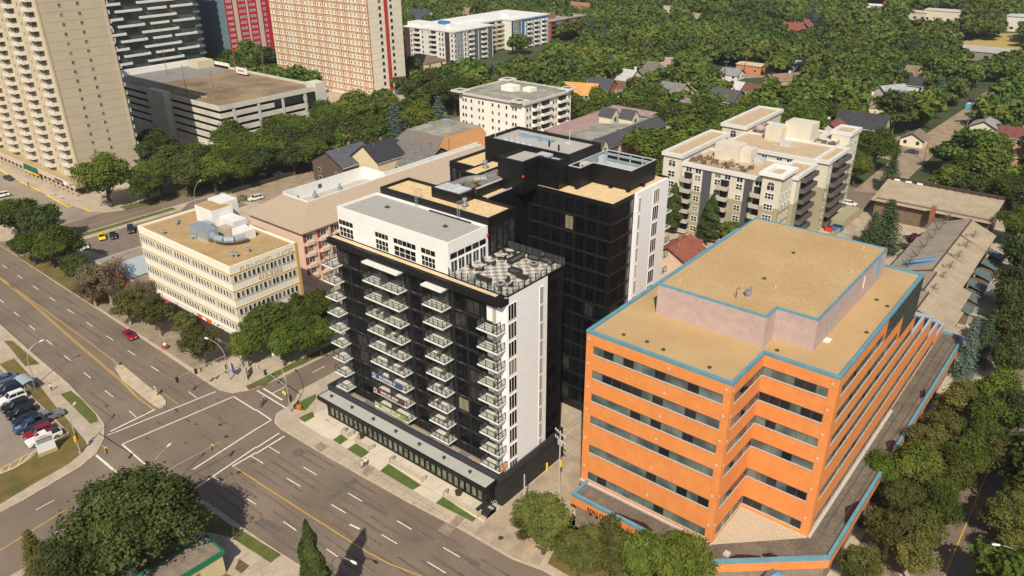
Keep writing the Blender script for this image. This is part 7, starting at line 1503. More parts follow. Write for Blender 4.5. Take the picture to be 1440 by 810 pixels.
def farmat():
    m = leafmat('far_leaves', (.044, .076, .012), (.140, .196, .030), 0, .2); t = [n for n in m.node_tree.nodes if n.type == 'TEX_NOISE'][0]; t.inputs['Scale'].default_value = .085; t.inputs['Detail'].default_value = 3
    n = m.node_tree.nodes; l = m.node_tree.links; hs = [q for q in n if q.type == 'HUE_SAT'][0]
    t2 = n.new('ShaderNodeTexNoise'); t2.inputs['Scale'].default_value = .045; t2.inputs['Detail'].default_value = 1; g = [q for q in n if q.type == 'NEW_GEOMETRY'][0]; l.new(g.outputs['Position'], t2.inputs['Vector'])
    a = n.new('ShaderNodeMapRange'); a.inputs[1].default_value = .3; a.inputs[2].default_value = .7; a.inputs[3].default_value = .472; a.inputs[4].default_value = .525; l.new(t2.outputs['Fac'], a.inputs[0]); l.new(a.outputs[0], hs.inputs['Hue'])
    t3 = n.new('ShaderNodeTexNoise'); t3.inputs['Scale'].default_value = .018; t3.inputs['Detail'].default_value = 2; l.new(g.outputs['Position'], t3.inputs['Vector'])
    a2 = n.new('ShaderNodeMapRange'); a2.inputs[1].default_value = .35; a2.inputs[2].default_value = .65; a2.inputs[3].default_value = .62; a2.inputs[4].default_value = 1.2; l.new(t3.outputs['Fac'], a2.inputs[0]); l.new(a2.outputs[0], hs.inputs['Value'])
    return m
fo = bpy.data.objects.new('distant_wood', quads_mesh('distant_wood', cc, nn, ss*rng.uniform(.7, 1.3, len(cc)), farmat())); COL.objects.link(fo)
tag(fo, 'far mass of green treetops over the residential blocks up to the horizon', 'woodland', kind='stuff')
# hedges and low shrubs
def shrub(px, py, r, h, lab, m=M_olive, cat='shrub', group=None):
    x, y = G(px, py, h/2); n = 420; d = rng.normal(size=(n, 3)); d /= np.linalg.norm(d, axis=1, keepdims=True); c = d*np.array([r, r, h*.5])*(.6+.4*rng.random((n, 1)))*(1+.2*np.sin(d[:, :1]*9)); c[:, 2] += h*.5
    o = bpy.data.objects.new('shrub', quads_mesh('shrub', c, d+rng.normal(size=(n, 3))*.5, np.full(n, .13), m)); COL.objects.link(o); o.location = (x, y, .1); tag(o, lab, cat, group)
for a in [(32+330-330, 0, 0, 0, '')][:0]: pass
shrub(340, 279, 2.2, 2.2, 'clipped green bush by the entrance of the hotel parking'); shrub(1375, 492, 1.6, 1.4, 'yellow green shrub on the corner bed by the spruce'); shrub(1420, 250, 2.4, 2.6, 'bright shrub behind the dark timber parapet')
shrub(1005, 335, 1.6, 1.8, 'shrub beside the red tiled porch'); shrub(928, 362, 2.0, 2.4, 'shrub at the foot of the rear tower balconies')
for i, (px, py) in enumerate(((1310, 560), (1300, 590), (1278, 625), (1232, 705), (1215, 735), (1225, 715))): shrub(px, py, 1.5, 1.3, 'dry low shrub in the bed between the orange podium and the street', M_brown, group='dry shrubs beside the orange podium')
# ================================================================== vehicles
tyre = mat('tyre', (.015, .015, .015), .9); rim_ = mat('wheel_rim', (.42, .43, .44), .35, metal=.7); cgl = mat('car_glass', (.012, .015, .018), .06, spec=.7); hl = mat('headlight', (.75, .75, .72), .2); tl = mat('tail_light', (.35, .01, .01), .3); trimb = mat('black_trim', (.02, .02, .02), .6)
def car(px, py, head, kind, col, lab, name='parked_car', cat='car', group=None, metal=.25, xy=None, extra=None):
    """head = heading in degrees (0 = +X); local x is forward"""
    x, y = xy or G(px, py, .7); t = thing(name, lab, cat, (x, y, .13 if name == 'parked_car' else .01), R(head), group)
    pm = mat('paint_%02x%02x%02x' % tuple(int(c*255) for c in col), col, .28, coat=.6, metal=metal if sum(col) < 1.5 else 0)
    L, W, H, hood, roofz = {'sedan': (4.6, 1.8, 1.45, .88, 1.42), 'hatch': (4.2, 1.78, 1.5, .92, 1.48), 'suv': (4.8, 1.9, 1.75, 1.08, 1.72), 'pickup': (5.7, 1.95, 1.85, 1.12, 1.82)}[kind]
    prof = {'sedan': [(-L/2, .45), (-L/2+.02, .82), (-L/2+.15, .95), (-L*.30, .98), (L*.19, .95), (L/2-.35, .82), (L/2-.03, .68), (L/2, .42)],
            'hatch': [(-L/2, .45), (-L/2+.03, .95), (-L*.42, 1.0), (L*.2, .98), (L/2-.35, .86), (L/2-.03, .68), (L/2, .42)],
            'suv': [(-L/2, .5), (-L/2+.03, 1.05), (-L*.44, 1.12), (L*.2, 1.12), (L/2-.3, 1.02), (L/2-.03, .85), (L/2, .48)],
            'pickup': [(-L/2, .6), (-L/2+.02, 1.12), (-L*.14, 1.14), (L*.22, 1.18), (L/2-.25, 1.12), (L/2-.03, .95), (L/2, .55)]}[kind]
    b = MB(); n = len(prof); low = .28 if kind in ('sedan', 'hatch') else .42
    pr = prof+[(L/2-.1, low), (-L/2+.1, low)]; secs = [(-W/2, .86), (-W/2+.09, 1.0), (W/2-.09, 1.0), (W/2, .86)]; m_ = len(pr)
    base = len(b.v)
    for j, (yy, s) in enumerate(secs):
        for (u, z) in pr: b.v.append((u*(1 if 0 < j < 3 else .985), yy, low+(z-low)*(1 if 0 < j < 3 else .93)))
    for j in range(3):
        for k in range(m_): a = base+j*m_+k; c = base+j*m_+(k+1) % m_; b.f.append((a, c, c+m_, a+m_)); b.m.append(0)
    b.f.append(tuple(base+k for k in range(m_))[::-1]); b.m.append(0); b.f.append(tuple(base+3*m_+k for k in range(m_))); b.m.append(0)
    if kind == 'pickup': b.box(-L/2+.12, -L*.16, -W/2+.14, W/2-.14, 1.121, 1.15, 1)
    b.build('body', [pm, trimb], t, False, bevel=.03)
    # cabin: glass house with a painted roof
    g = {'sedan': ((-L*.36, -L*.20, L*.06, L*.22)), 'hatch': ((-L*.46, -L*.38, L*.06, L*.24)), 'suv': ((-L*.47, -L*.42, L*.06, L*.2)), 'pickup': ((-L*.14, -L*.10, L*.1, L*.22))}[kind]
    zb = prof[3][1] if kind != 'pickup' else 1.15; zb -= .03; yb, yt = W/2-.08, W/2-.26
    P = [(g[0], -yb, zb), (g[3], -yb, zb), (g[3], yb, zb), (g[0], yb, zb), (g[1], -yt, roofz-.05), (g[2], -yt, roofz-.05), (g[2], yt, roofz-.05), (g[1], yt, roofz-.05)]
    b = MB()
    for f in ((0, 1, 5, 4), (1, 2, 6, 5), (2, 3, 7, 6), (3, 0, 4, 7)): b.face([P[i] for i in f])
    b.build('windows', cgl, t, False)
    b = MB(); b.box(g[1]-.03, g[2]+.03, -yt-.03, yt+.03, roofz-.06, roofz); 
    for i, k in ((0, 4), (1, 5), (2, 6), (3, 7)): b.tube(P[i], P[k], .045, n=5)
    for s in (-1, 1): b.tube(((g[1]+g[2])/2, s*(yt+.01), roofz-.05), ((g[0]+g[3])/2, s*(yb+.01), zb), .04, n=5)
    b.build('roof', pm, t, False, bevel=.03)
    if kind in ('suv',): 
        b = MB()
        for s in (-1, 1): b.tube((g[1]+.2, s*yt, roofz+.05), (g[2]-.2, s*yt, roofz+.05), .03, n=5)
        b.build('roof_rail', trimb, t, False)
    rw_ = .34 if kind in ('sedan', 'hatch') else .40
    for sx in (-L*.31, L*.32):
        for s in (-1, 1):
            b = MB(); b.tube((sx, s*(W/2-.2), rw_), (sx, s*(W/2+.01), rw_), rw_, n=14); wv = b.build('wheel', tyre, t, False); b = MB(); b.tube((sx, s*(W/2+.01), rw_), (sx, s*(W/2+.03), rw_), rw_*.62, n=12); b.build('rim', rim_, wv, False)
    for s in (-1, 1):
        b = MB(); b.box(L/2-.16, L/2-.0, s*(W/2-.42)-.17, s*(W/2-.42)+.17, prof[-2][1]-.13, prof[-2][1]+.0); b.build('headlight', hl, t, False)
        b = MB(); b.box(-L/2-.01, -L/2+.1, s*(W/2-.28)-.14, s*(W/2-.28)+.14, prof[1][1]-.22, prof[1][1]-.03); b.build('tail_light', tl, t, False)
    b = MB(); b.box(L/2-.06, L/2+.03, -W/2+.1, W/2-.1, low+.02, low+.2); b.box(-L/2-.03, -L/2+.06, -W/2+.1, W/2-.1, low+.02, low+.2); b.build('bumper', trimb, t, False)
    if extra == 'stripes':
        b = MB(); 
        for s in (-.35, .12): b.box(L*.24, L/2-.3, s, s+.23, 1.155, 1.165)
        b.build('stripe', mat('pale_stripe_paint', (.35, .42, .5), .4), t, False)
    return t
BK = (.012, .013, .016); NV = (.015, .03, .075); SV = (.35, .36, .37); WC = (.75, .75, .73); RDc = (.30, .012, .02); BL = (.03, .08, .2); GR = (.12, .125, .13)
gl_ = 'cars parked in the row of the left car lot'
for i, (px, py, kind, col, lab, ex) in enumerate([
    (5, 533, 'sedan', (.10, .17, .26), 'pale blue saloon, the farthest from the white pickup in the car lot row', None), (11, 548, 'suv', NV, 'dark navy estate behind the white one in the car lot row', None), (17, 560, 'suv', WC, 'white estate car with roof rails parked in the car lot row', None),
    (22, 571, 'suv', BK, 'black estate right next to the white one in the car lot row', None), (29, 580, 'suv', BK, 'glossy black sport utility in the middle of the car lot row', None), (36, 589, 'sedan', NV, 'navy saloon between the black sport utility and the striped pickup', None),
    (44, 598, 'pickup', (.035, .07, .14), 'dark blue pickup with two pale bonnet stripes', 'stripes'), (54, 608, 'suv', RDc, 'dark red sport utility beside the white pickup', None)]):
    car(px, py, -94, kind, col, lab, group=gl_, extra=ex)
car(62, 616, -94, 'pickup', WC, 'white pickup truck behind the dentist style lot sign', cat='pickup truck'); car(66, 587, 86, 'pickup', (.22, .22, .23), 'silver pickup truck parked behind the dark blue striped one', cat='pickup truck')
car(143, 333, -20, 'hatch', (.75, .55, .01), 'bright yellow hatchback parked beside the blue metal roof', metal=0); car(159, 331, -20, 'sedan', BK, 'black saloon next to the yellow hatchback'); car(184, 323, -25, 'suv', (.03, .045, .06), 'dark slate car in the corner by the cream block'); car(119, 346, -15, 'hatch', WC, 'white hatchback half hidden by the kerb trees')
car(182, 470, -6, 'sedan', (.36, .008, .03), 'crimson saloon driving along the avenue kerb under the thin trees', name='driving_car')
car(359, 279, -100, 'suv', WC, 'white sport utility in the hotel parking'); car(18, 295, -100, 'hatch', (.30, .36, .42), 'pale blue hatchback on the tan parking lot', name='parked_car'); car(1, 275, -100, 'suv', WC, 'white car cut by the left edge on the tan parking lot'); car(12, 250, 5, 'sedan', BK, 'black saloon by the yellow kerb of the tan parking lot')
car(374, 250, 5, 'suv', BK, 'dark sport utility behind the dirt lot fence'); car(392, 246, 5, 'sedan', WC, 'white car glimpsed behind the dirt lot fence')
car(1283, 213, 10, 'sedan', (.03, .055, .10), 'dark blue saloon on the back lane yard'); car(1277, 197, 10, 'sedan', BK, 'black car in front of the cream single garage'); car(1192, 211, 60, 'pickup', WC, 'white pickup truck beside the farther condominium', cat='pickup truck'); car(1366, 142, 80, 'hatch', BL, 'blue car parked far up the back lane'); car(1080, 82, 20, 'sedan', WC, 'white car in the orange brick yard'); car(1437, 497, 80, 'sedan', (.4, .45, .5), 'silver blue car on the shaded driveway at the right edge')
car(1195, 286, 0, 'hatch', WC, 'small white car by the garden wall below the farther condominium'); car(1305, 12, 0, 'suv', WC, 'white van far away by the pale stores at the top', cat='van'); car(1420, 88, 0, 'suv', GR, 'grey car near the right edge below the low school roof')
# ================================================================== people
skin = mat('skin', (.42, .25, .17), .6)
def person(x, y, rz, lab, top, legs, hair=(.02, .015, .012), h=1.7, z=.13, stride=.22, group=None, dress=None):
    t = thing('person', lab, 'person', (x, y, z), rz, group); s = h/1.72
    V = [(0, 0, .95), (0, 0, 1.12), (0, 0, 1.32), (0, 0, 1.45), (0, 0, 1.53), (.01, 0, 1.63), (.02, 0, 1.70)]; E = [(i, i+1) for i in range(6)]; Rr = [.15, .135, .16, .10, .055, .095, .075]
    def add(p, r, par): V.append(p); Rr.append(r); E.append((par, len(V)-1)); return len(V)-1
    for sd, st in ((-1, stride), (1, -stride)):
        a = add((.0, sd*.10, .88), .10, 0); b_ = add((st*.5+.03, sd*.10, .50), .068, a); c = add((st*1.0-.03, sd*.10, .11), .045, b_); add((st+.13, sd*.11, .045), .04, c)
        a = add((0, sd*.19, 1.40), .062, 3); b_ = add((-st*.35, sd*.25, 1.14), .045, a); c = add((-st*.5+.12, sd*.26, .92), .033, b_); hnd = add((-st*.5+.16, sd*.26, .85), .035, c)
        for k in range(4): f = add((-st*.5+.15+.02*k, sd*.26, .80), .009, hnd); add((-st*.5+.165+.02*k, sd*.255, .765-.008*(k % 2)), .008, f)
        add((-st*.5+.20, sd*.23, .83), .010, hnd)
    me = bpy.data.meshes.new('body'); me.from_pydata([(p[0]*s, p[1]*s, p[2]*s) for p in V], E, []); ob = bpy.data.objects.new('body', me); COL.objects.link(ob)
    sk = ob.modifiers.new('skin', 'SKIN'); me.skin_vertices[0].data[0].use_root = True
    for i, r in enumerate(Rr): me.skin_vertices[0].data[i].radius = (r*s, r*s*(1.05 if i < 4 else 1))
    ob.modifiers.new('sub', 'SUBSURF').levels = 1
    dg = bpy.context.evaluated_depsgraph_get(); m2 = bpy.data.meshes.new_from_object(ob.evaluated_get(dg)); ob.modifiers.clear(); ob.data = m2
    for m_ in (skin, mat('cloth_%02x%02x%02x' % tuple(int(c*255) for c in top), top, .9), mat('cloth_%02x%02x%02x' % tuple(int(c*255) for c in legs), legs, .9), trimb): m2.materials.append(m_)
    for p in m2.polygons:
        c = p.center/s; p.use_smooth = True
        p.material_index = 3 if c.z < .08 else (2 if c.z < (.55 if dress else .98) and abs(c.y) < .21 and not (dress and c.z > .55) else (1 if (c.z < 1.46 and (abs(c.y) < .22 or c.z > 1.15)) else 0))
    ob.parent = t
    b = MB(); b.ball((.0, 0, 1.685*s), .105*s, sz=1.0); b.build('hair', mat('hair_%02x' % int(hair[0]*255), hair, .8), t, False, smooth=True)
    b = MB(); b.ball((.095*s, -.035*s, 1.66*s), .012*s, n=6, k=4); b.ball((.095*s, .035*s, 1.66*s), .012*s, n=6, k=4); b.ball((.10*s, 0, 1.60*s), .014*s, n=6, k=4, sz=.5); b.build('face', mat('dark_features', (.05, .02, .02), .6), t, False)
    return t
def pp(px, py, **k): x, y = G(px, py, k.get('z', .13)); return x, y
gpd = 'people walking on the pavement before the black tower'
x, y = pp(514.5, 655.5); person(x, y, R(100), 'person in a white top and dark trousers on the pavement by the small lawns', (.75, .74, .72), (.05, .05, .055), group=gpd)
x, y = pp(509.5, 658.5); person(x, y, R(95), 'person in a pink top and long dark red skirt beside the one in white', (.65, .45, .48), (.28, .012, .03), dress=True, group=gpd)
x, y = pp(366.5, 573); person(x, y, R(60), 'person in a red top crossing the side street', (.35, .06, .08), (.08, .10, .14), z=.01); x, y = pp(371.5, 567); person(x, y, R(60), 'person in a white cap and navy clothes crossing the side street', (.06, .07, .12), (.05, .05, .07), hair=(.7, .7, .68), z=.01); x, y = pp(368.5, 569.5); person(x, y, R(60), 'person in pale blue between the two others crossing the side street', (.25, .32, .42), (.10, .10, .12), z=.01)
x, y = pp(73, 549.5); person(x, y, R(170), 'person in white and black walking past the bus shelter', (.70, .70, .68), (.02, .02, .022)); x, y = pp(41, 263); person(x, y, R(0), 'person in dark clothes at the yellow kerb of the tan parking lot', (.03, .03, .035), (.04, .035, .03))
x, y = pp(402.5, 560); 
# ================================================================== street furniture
gv = mat('galvanised_pole', (.40, .39, .37), .5, var=.1, scale=2, metal=.3); syl = mat('signal_yellow', (.75, .42, .01), .5); sbk = mat('signal_black', (.02, .02, .02), .6); lampw = mat('lamp_white', (.72, .72, .70), .4); grn = mat('sign_green', (.02, .22, .12), .5)
def lamp_post(base, head, lab, hpole=7.2, zh=8.6, cat='street lamp', name='street_lamp', group='curved street lamps'):
    """tapered pole with a curved arm that carries a cobra head lamp; base and head in world metres"""
    t = thing(name, lab, cat, (base[0], base[1], .12), 0, group); dx, dy = head[0]-base[0], head[1]-base[1]; L = math.hypot(dx, dy); ux, uy = dx/max(L, .01), dy/max(L, .01)
    b = MB(); b.tube((0, 0, 0), (0, 0, .25), .24, .2, 10); b.tube((0, 0, .25), (0, 0, hpole-1.6), .13, .085, 8); b.build('pole', gv, t, False)
    b = MB(); pts = []
    for k in range(9): a = math.pi/2*k/8; pts.append((ux*L*.95*(1-math.cos(a)), uy*L*.95*(1-math.cos(a)), hpole-1.6+(zh-hpole+1.5)*math.sin(a)))
    b.path(pts, .06, 7); b.build('arm', gv, t, False)
    e = pts[-1]; b = MB(); b.tube((e[0]-ux*.1, e[1]-uy*.1, e[2]), (e[0]+ux*.55, e[1]+uy*.55, e[2]), .13, .2, 8); b.tube((e[0]+ux*.55, e[1]+uy*.55, e[2]), (e[0]+ux*.9, e[1]+uy*.9, e[2]-.02), .2, .09, 8); b.build('lamp_head', lampw, t, False)
    return t
def signal(t, p, rz, col=sbk, lit=True, n=3, back=None):
    o = bpy.data.objects.new('signal_head', None); b = MB(); b.box(-.2, .2, -.16, .16, -.55, .55, 0)
    for k in range(3): b.tube((0, -.16, .36-.36*k), (0, -.34, .36-.36*k), .13, .14, 8, m=1)
    h = b.build('signal_head', [col, sbk], t, False); bpy.data.objects.remove(o); h.location = p; h.rotation_euler = (0, 0, rz)
    for k, c_ in enumerate(((.5, .02, .01), (.5, .3, .01), (.02, .35, .15))):
        b = MB(); b.tube((0, -.17, .36-.36*k), (0, -.2, .36-.36*k), .11, n=8); b.build('lens', mat('lens_%d' % k, c_, .3), h, False)
    return h
def arm(t, q0, q1, lab=None): b = MB(); b.tube(q0, q1, .085, .05, 8); return b.build('mast_arm', gv, t, False)
def wpos(px, py, z): x, y = G(px, py, z); return Vector((x, y, z))
# lamp by the bus shelter
b0 = G(50, 542, .12); lamp_post(b0, G(57, 480, 8.6), 'curved street lamp right beside the bus shelter')
# south-west signal pole
b0 = G(113, 637, .12); t = lamp_post(b0, G(104, 569, 8.6), 'curved street lamp and traffic signal pole at the corner by the white pickup', name='signal_pole', cat='traffic signal', group=None)
e = wpos(149, 631, 5.6); arm(t, (0, 0, 5.7), (e.x-b0[0], e.y-b0[1], 5.6)); signal(t, (e.x-b0[0], e.y-b0[1], 5.2), R(60), syl); signal(t, (.35, -.2, 3.2), R(200), syl); signal(t, (-.35, .2, 3.3), R(100), sbk)
# north-west signal pole
b0 = G(323, 535, .12); t = lamp_post(b0, G(291, 476, 8.6), 'curved street lamp and traffic signal pole on the corner with the blue flags', name='signal_pole', cat='traffic signal', group=None)
e = wpos(249, 532, 5.6); arm(t, (0, 0, 5.7), (e.x-b0[0], e.y-b0[1], 5.6)); d = Vector((e.x-b0[0], e.y-b0[1])); 
for f_, rz, c_ in ((1.0, 180, sbk), (.62, 180, sbk), (.5, 20, syl)): signal(t, (d.x*f_, d.y*f_-.1, 5.2), R(rz), c_)
signal(t, (-.4, .1, 3.0), R(90)); b = MB(); b.box(d.x*.3-.7, d.x*.3+.7, d.y*.3-.16, d.y*.3-.12, 5.2, 5.6); b.build('street_sign', grn, t, False)
# north-east signal pole (by the tower)
b0 = G(409, 580, .12); t = lamp_post(b0, G(384, 499, 9.4), 'tall street lamp and signal pole on the corner in front of the black tower canopy', hpole=8, zh=9.4, name='signal_pole', cat='traffic signal', group=None)
e = wpos(362, 514, 5.8); d = Vector((e.x-b0[0], e.y-b0[1])); arm(t, (0, 0, 5.8), (d.x, d.y, 5.8)); signal(t, (d.x, d.y, 5.4), R(-60), mat('sign_pink_white', (.6, .4, .42), .6)); signal(t, (d.x*.72, d.y*.72, 5.4), R(-60)); b = MB(); b.box(d.x*.5-.6, d.x*.5+.6, d.y*.5-.05, d.y*.5, 5.3, 5.7); b.build('street_sign', grn, t, False); signal(t, (-.1, .45, 2.8), R(0))
# south-east signal pole in the huge tree
e = wpos(311, 621.5, 5.8); b0 = (-106.2, 41.6); hp = G(237, 625, 8.8)
b0 = G(219, 716, .12); t = lamp_post(b0, hp, 'curved street lamp sticking out above the huge dark tree', name='street_lamp')
arm(t, (0, 0, 5.6), (e.x-b0[0], e.y-b0[1], 5.8)); f_ = .9; b = MB(); p = wpos(300, 630, 5.3); signal(t, (p.x-b0[0], p.y-b0[1], 5.3), R(30), syl)
b0 = G(473, 838, .12); lamp_post(b0, G(496, 790, 8.6), 'curved street lamp at the bottom edge right of the poplar'); b0 = G(1424, 838, .12); lamp_post(b0, G(1402, 768, 8.4), 'thick curved street lamp at the bottom right corner')
b0 = G(278, 300, .12); lamp_post(b0, G(282, 257, 8), 'street lamp on the verge of the side street in front of the garage trees')
# wooden utility poles
wood = mat('pole_wood', (.24, .18, .12), .9, var=.25, scale=2)
def upole(base, htop, lab, arms=1, lean=(0, 0), rz=0, cat='utility pole', group='utility poles', m=wood, r=.16):
    t = thing('utility_pole', lab, cat, (base[0], base[1], .1), R(rz), group); b = MB(); b.tube((0, 0, 0), (lean[0], lean[1], htop), r, r*.65, 7); b.build('pole', m, t, False)
    for k in range(arms):
        z = htop-.5-k*1.3; b = MB(); b.box(lean[0]-1.4, lean[0]+1.4, lean[1]-.07, lean[1]+.07, z, z+.14)
        a = b.build('crossarm', m, t, False); b = MB()
        for x_ in (-1.25, -.7, .7, 1.25): b.tube((lean[0]+x_, lean[1], z+.14), (lean[0]+x_, lean[1], z+.4), .06, n=5)
        b.build('insulators', lampw, a, False)
    return t
b0 = G(786, 692, .12); h_ = HT(790, 607, b0); t = upole(b0, h_, 'pale utility pole with two crossarms in the alley between the tower and the orange block', 2, rz=-20, m=mat('pale_pole', (.46, .42, .36), .8))
b = MB(); b.tube((.3, 0, h_-2.6), (.3, 0, h_-1.7), .24, n=8); b.tube((-.35, 0, h_-2.7), (-.35, 0, h_-1.9), .2, n=8); b.build('transformer', mat('grey_can', (.4, .4, .4), .5), t, False)
b = MB(); b.box(.12, .3, -.2, .2, 5.2, 6.4); b.build('yellow_guard', yellowb, t, False)
b0 = G(737.5, 728, .12); upole(b0, HT(742, 668, b0), 'plain grey pole without crossarm at the alley mouth', 0, m=mat('pale_pole', (0, 0, 0)))
for i, (bx_, by_, tx_, ty_, rz, l_) in enumerate([(1019, 112, 1021, 86, 20, 'near the grey garage roof'), (1047, 104, 1048, 76, 20, 'in front of the orange brick yard'), (980, 118, 981, 101, 20, 'left of the pale pole pair'), (949, 127, 950, 112, 20, 'above the yellow house'), (914, 142, 915, 124, 20, 'behind the mansard housing'), (878, 152, 878, 132, 20, 'at the mauve roof'), (1093, 78, 1094, 58, 20, 'beside the slate blue house'), (1150, 66, 1151, 38, 20, 'by the low bungalow near the top'), (1254, 190, 1257, 167, 0, 'left of the cream single garage'), (1299, 228, 1307, 192, 0, 'on the near end of the back lane'), (1359, 180, 1366, 156, 0, 'half way up the back lane'), (1385, 160, 1390, 130, 0, 'far up the back lane'), (1426, 275, 1431, 250, 0, 'right of the dark timber parapet'), (609, 112, 610, 100, 10, 'in the trees left of the cream condominium'), (633, 240, 633, 195, 10, 'rising between the cream house and the orange walled building'), (1209, 98, 1210, 78, 0, 'in the bright canopy at the top')]):
    b0 = G(bx_, by_, 0); h_ = min(13, max(7, HT(tx_, ty_, b0))); upole(b0, h_, 'wooden utility pole '+l_, 0 if 'rising' in l_ else 1, rz=rz, m=wood if 'rising' not in l_ else mat('rusty_post', (0, 0, 0)), r=.2)
wr = MB()
def wire(p, q, sag=1.2, r=.02):
    pts = [(p[0]+(q[0]-p[0])*k/12, p[1]+(q[1]-p[1])*k/12, p[2]+(q[2]-p[2])*k/12-sag*4*(k/12)*(1-k/12)) for k in range(13)]; wr.path(pts, r, 4)
A = G(786, 692); 
for k, dx in enumerate((-1.2, -.5, .5, 1.2)): wire((A[0]+dx, A[1]-dx*.35, 10.6), (A[0]+dx*.8+1.0, A[1]+105, 11.5), 2.0)
C_ = G(1426, 275); 
for dx in (-1, 1): wire((C_[0], C_[1]+dx, 9), (C_[0]-75, C_[1]+dx+6, 10), 1.5, .035)
o = wr.build('power_lines', mat('wire_black', (.03, .03, .03), .6)); tag(o, 'thin sagging power lines along the alley and over the back gardens', 'power line')
# bollard, signs, shelter, flags
b0 = G(769, 662, .12); b = MB(); b.tube((*b0, .12), (*b0, 1.6), .17, n=10); b.ball((*b0, 1.6), .17, n=10); tag(b.build('bollard', yellowb), 'yellow bollard at the corner of the white end wall in the alley', 'bollard')
b0 = G(581, 0, 0); b0 = G(220.5, 556, .2); t = thing('median_sign', 'yellow and white sign on the nose of the median island', 'road sign', (b0[0], b0[1], .18)); b = MB(); b.tube((0, 0, 0), (0, 0, 1.2), .05, n=6); b.build('post', gv, t, False); b = MB(); b.box(-.25, .25, -.04, .0, .35, 1.15); b.build('yellow_plate', yellowb, t, False); b = MB(); b.box(-.35, .35, -.05, -.0, 1.25, 2.0); b.box(-.2, .2, -.07, -.051, 1.4, 1.8, 1); b.build('white_plate', [lampw, sbk], t, False)
b0 = G(162.5, 517, .2); b = MB(); b.tube((*b0, .18), (*b0, 2.2), .06, n=6); b.box(b0[0]-.35, b0[0]+.35, b0[1]-.05, b0[1], 1.4, 2.3); tag(b.build('road_sign', gv), 'grey sign seen from behind at the tapered end of the median island', 'road sign')
c0 = G(39, 548, .13); t = thing('bus_shelter', 'glass bus shelter with a pale blue curved roof beside the car lot', 'bus shelter', (c0[0], c0[1], .13), R(0))
b = MB()
for sx in (-1.7, 1.7):
    for sy in (-.8, .8): b.box(sx-.05, sx+.05, sy-.05, sy+.05, 0, 2.4)
b.build('frame', gv, t, False); b = MB(); b.box(-1.7, 1.7, .78, .8, .2, 2.3); b.box(-1.7, -1.68, -.75, .75, .2, 2.3); b.box(1.68, 1.7, -.75, .75, .2, 2.3); b.build('glass_wall', clearg, t, False)
b = MB(); n = 8
for k in range(n): y0 = -1.05+2.1*k/n; y1 = -1.05+2.1*(k+1)/n; z0 = 2.4+.3*math.cos(y0*1.3); z1 = 2.4+.3*math.cos(y1*1.3); b.face([(-2, y0, z0), (2, y0, z0), (2, y1, z1), (-2, y1, z1)]); b.face([(-2, y0, z0-.04), (-2, y1, z1-.04), (2, y1, z1-.04), (2, y0, z0-.04)])
b.build('roof', mat('shelter_roof', (.30, .38, .42), .3, var=.1, scale=2), t, False); b = MB(); b.box(-1.3, 1.3, .3, .7, .42, .48); b.box(-1.2, -1.1, .3, .7, 0, .42); b.box(1.1, 1.2, .3, .7, 0, .42); b.build('bench', wood, t, False)
b0 = G(68, 637, .13); t = thing('lot_sign', 'white upright sign with crimson and teal bands in front of the white pickup', 'sign', (b0[0], b0[1], .13), R(8)); b = MB(); b.box(-1.5, 1.5, -.3, .3, 0, .7); b.build('base', mat('sign_base', (.40, .34, .2), .8), t, False)
t.rotation_euler = (0, 0, R(82)); b = MB(); b.box(-1.4, 1.4, -.15, .15, .7, 3.9); b.build('panel', lampw, t, False)
for z0, z1, nm, c_ in ((3.0, 3.28, 'crimson_band', (.42, .02, .08)), (2.68, 2.92, 'teal_band', (.03, .33, .30)), (2.4, 2.6, 'blue_band', (.05, .28, .33))): b = MB(); b.box(-1.2, 1.2, -.18, -.151, z0, z1); b.build(nm, mat(nm, c_, .6), t, False)
b = MB(); r_ = random.Random(2)
for row, (x0, x1) in ((3.6, (-.9, .5)), (3.4, (-.6, .8))):
    x = x0
    while x < x1: w_ = r_.uniform(.04, .09); b.box(x, x+w_, -.175, -.151, row, row+.12); x += w_+.05
b.build('small_lettering', mat('grey_letter', (.2, .2, .22), .7), t, False)
for i, (px, py) in enumerate(((325, 508), (341, 506))):
    b0 = G(px+3, py+22, .13); t = thing('flag_banner', 'tall blue feather flag on the corner, %s of the pair' % ('left' if i == 0 else 'right'), 'flag', (b0[0], b0[1], .13), 0, 'feather flags on the corner'); b = MB(); b.tube((0, 0, 0), (0, 0, 3.4), .03, n=5); b.build('pole', gv, t, False)
    b = MB(); b.face([(0, 0, 1.1), (.7, .1, 1.2), (.75, .12, 2.4), (.5, .1, 3.2), (0, 0, 3.4)]); b.face([(0, .02, 1.1), (0, .02, 3.4), (.5, .12, 3.2), (.75, .14, 2.4), (.7, .12, 1.2)]); b.build('cloth', mat('flag_blue', (.03, .06, .28), .8), t, False)
b0 = G(347, 533, .13); t = thing('stone_marker', 'grey leaning stone marker at the street corner beside the flags', 'marker', (b0[0], b0[1], .13), R(-40)); b = MB(); b.face([(-.75, -.25, 0), (.75, -.25, 0), (.55, -.2, 2.6), (-.55, -.2, 2.8)]); b.prism([(-.75, -.25), (.75, -.25), (.75, .3), (-.75, .3)], 0, .3); b.build('plinth', mat('marker_stone', (.42, .37, .28), .8, var=.1, scale=2), t, False); b = MB(); b.prism([(-.6, -.18), (.6, -.18), (.6, .2), (-.6, .2)], .3, 2.7); b.build('slab', mat('marker_stone', (0, 0, 0)), t, False)
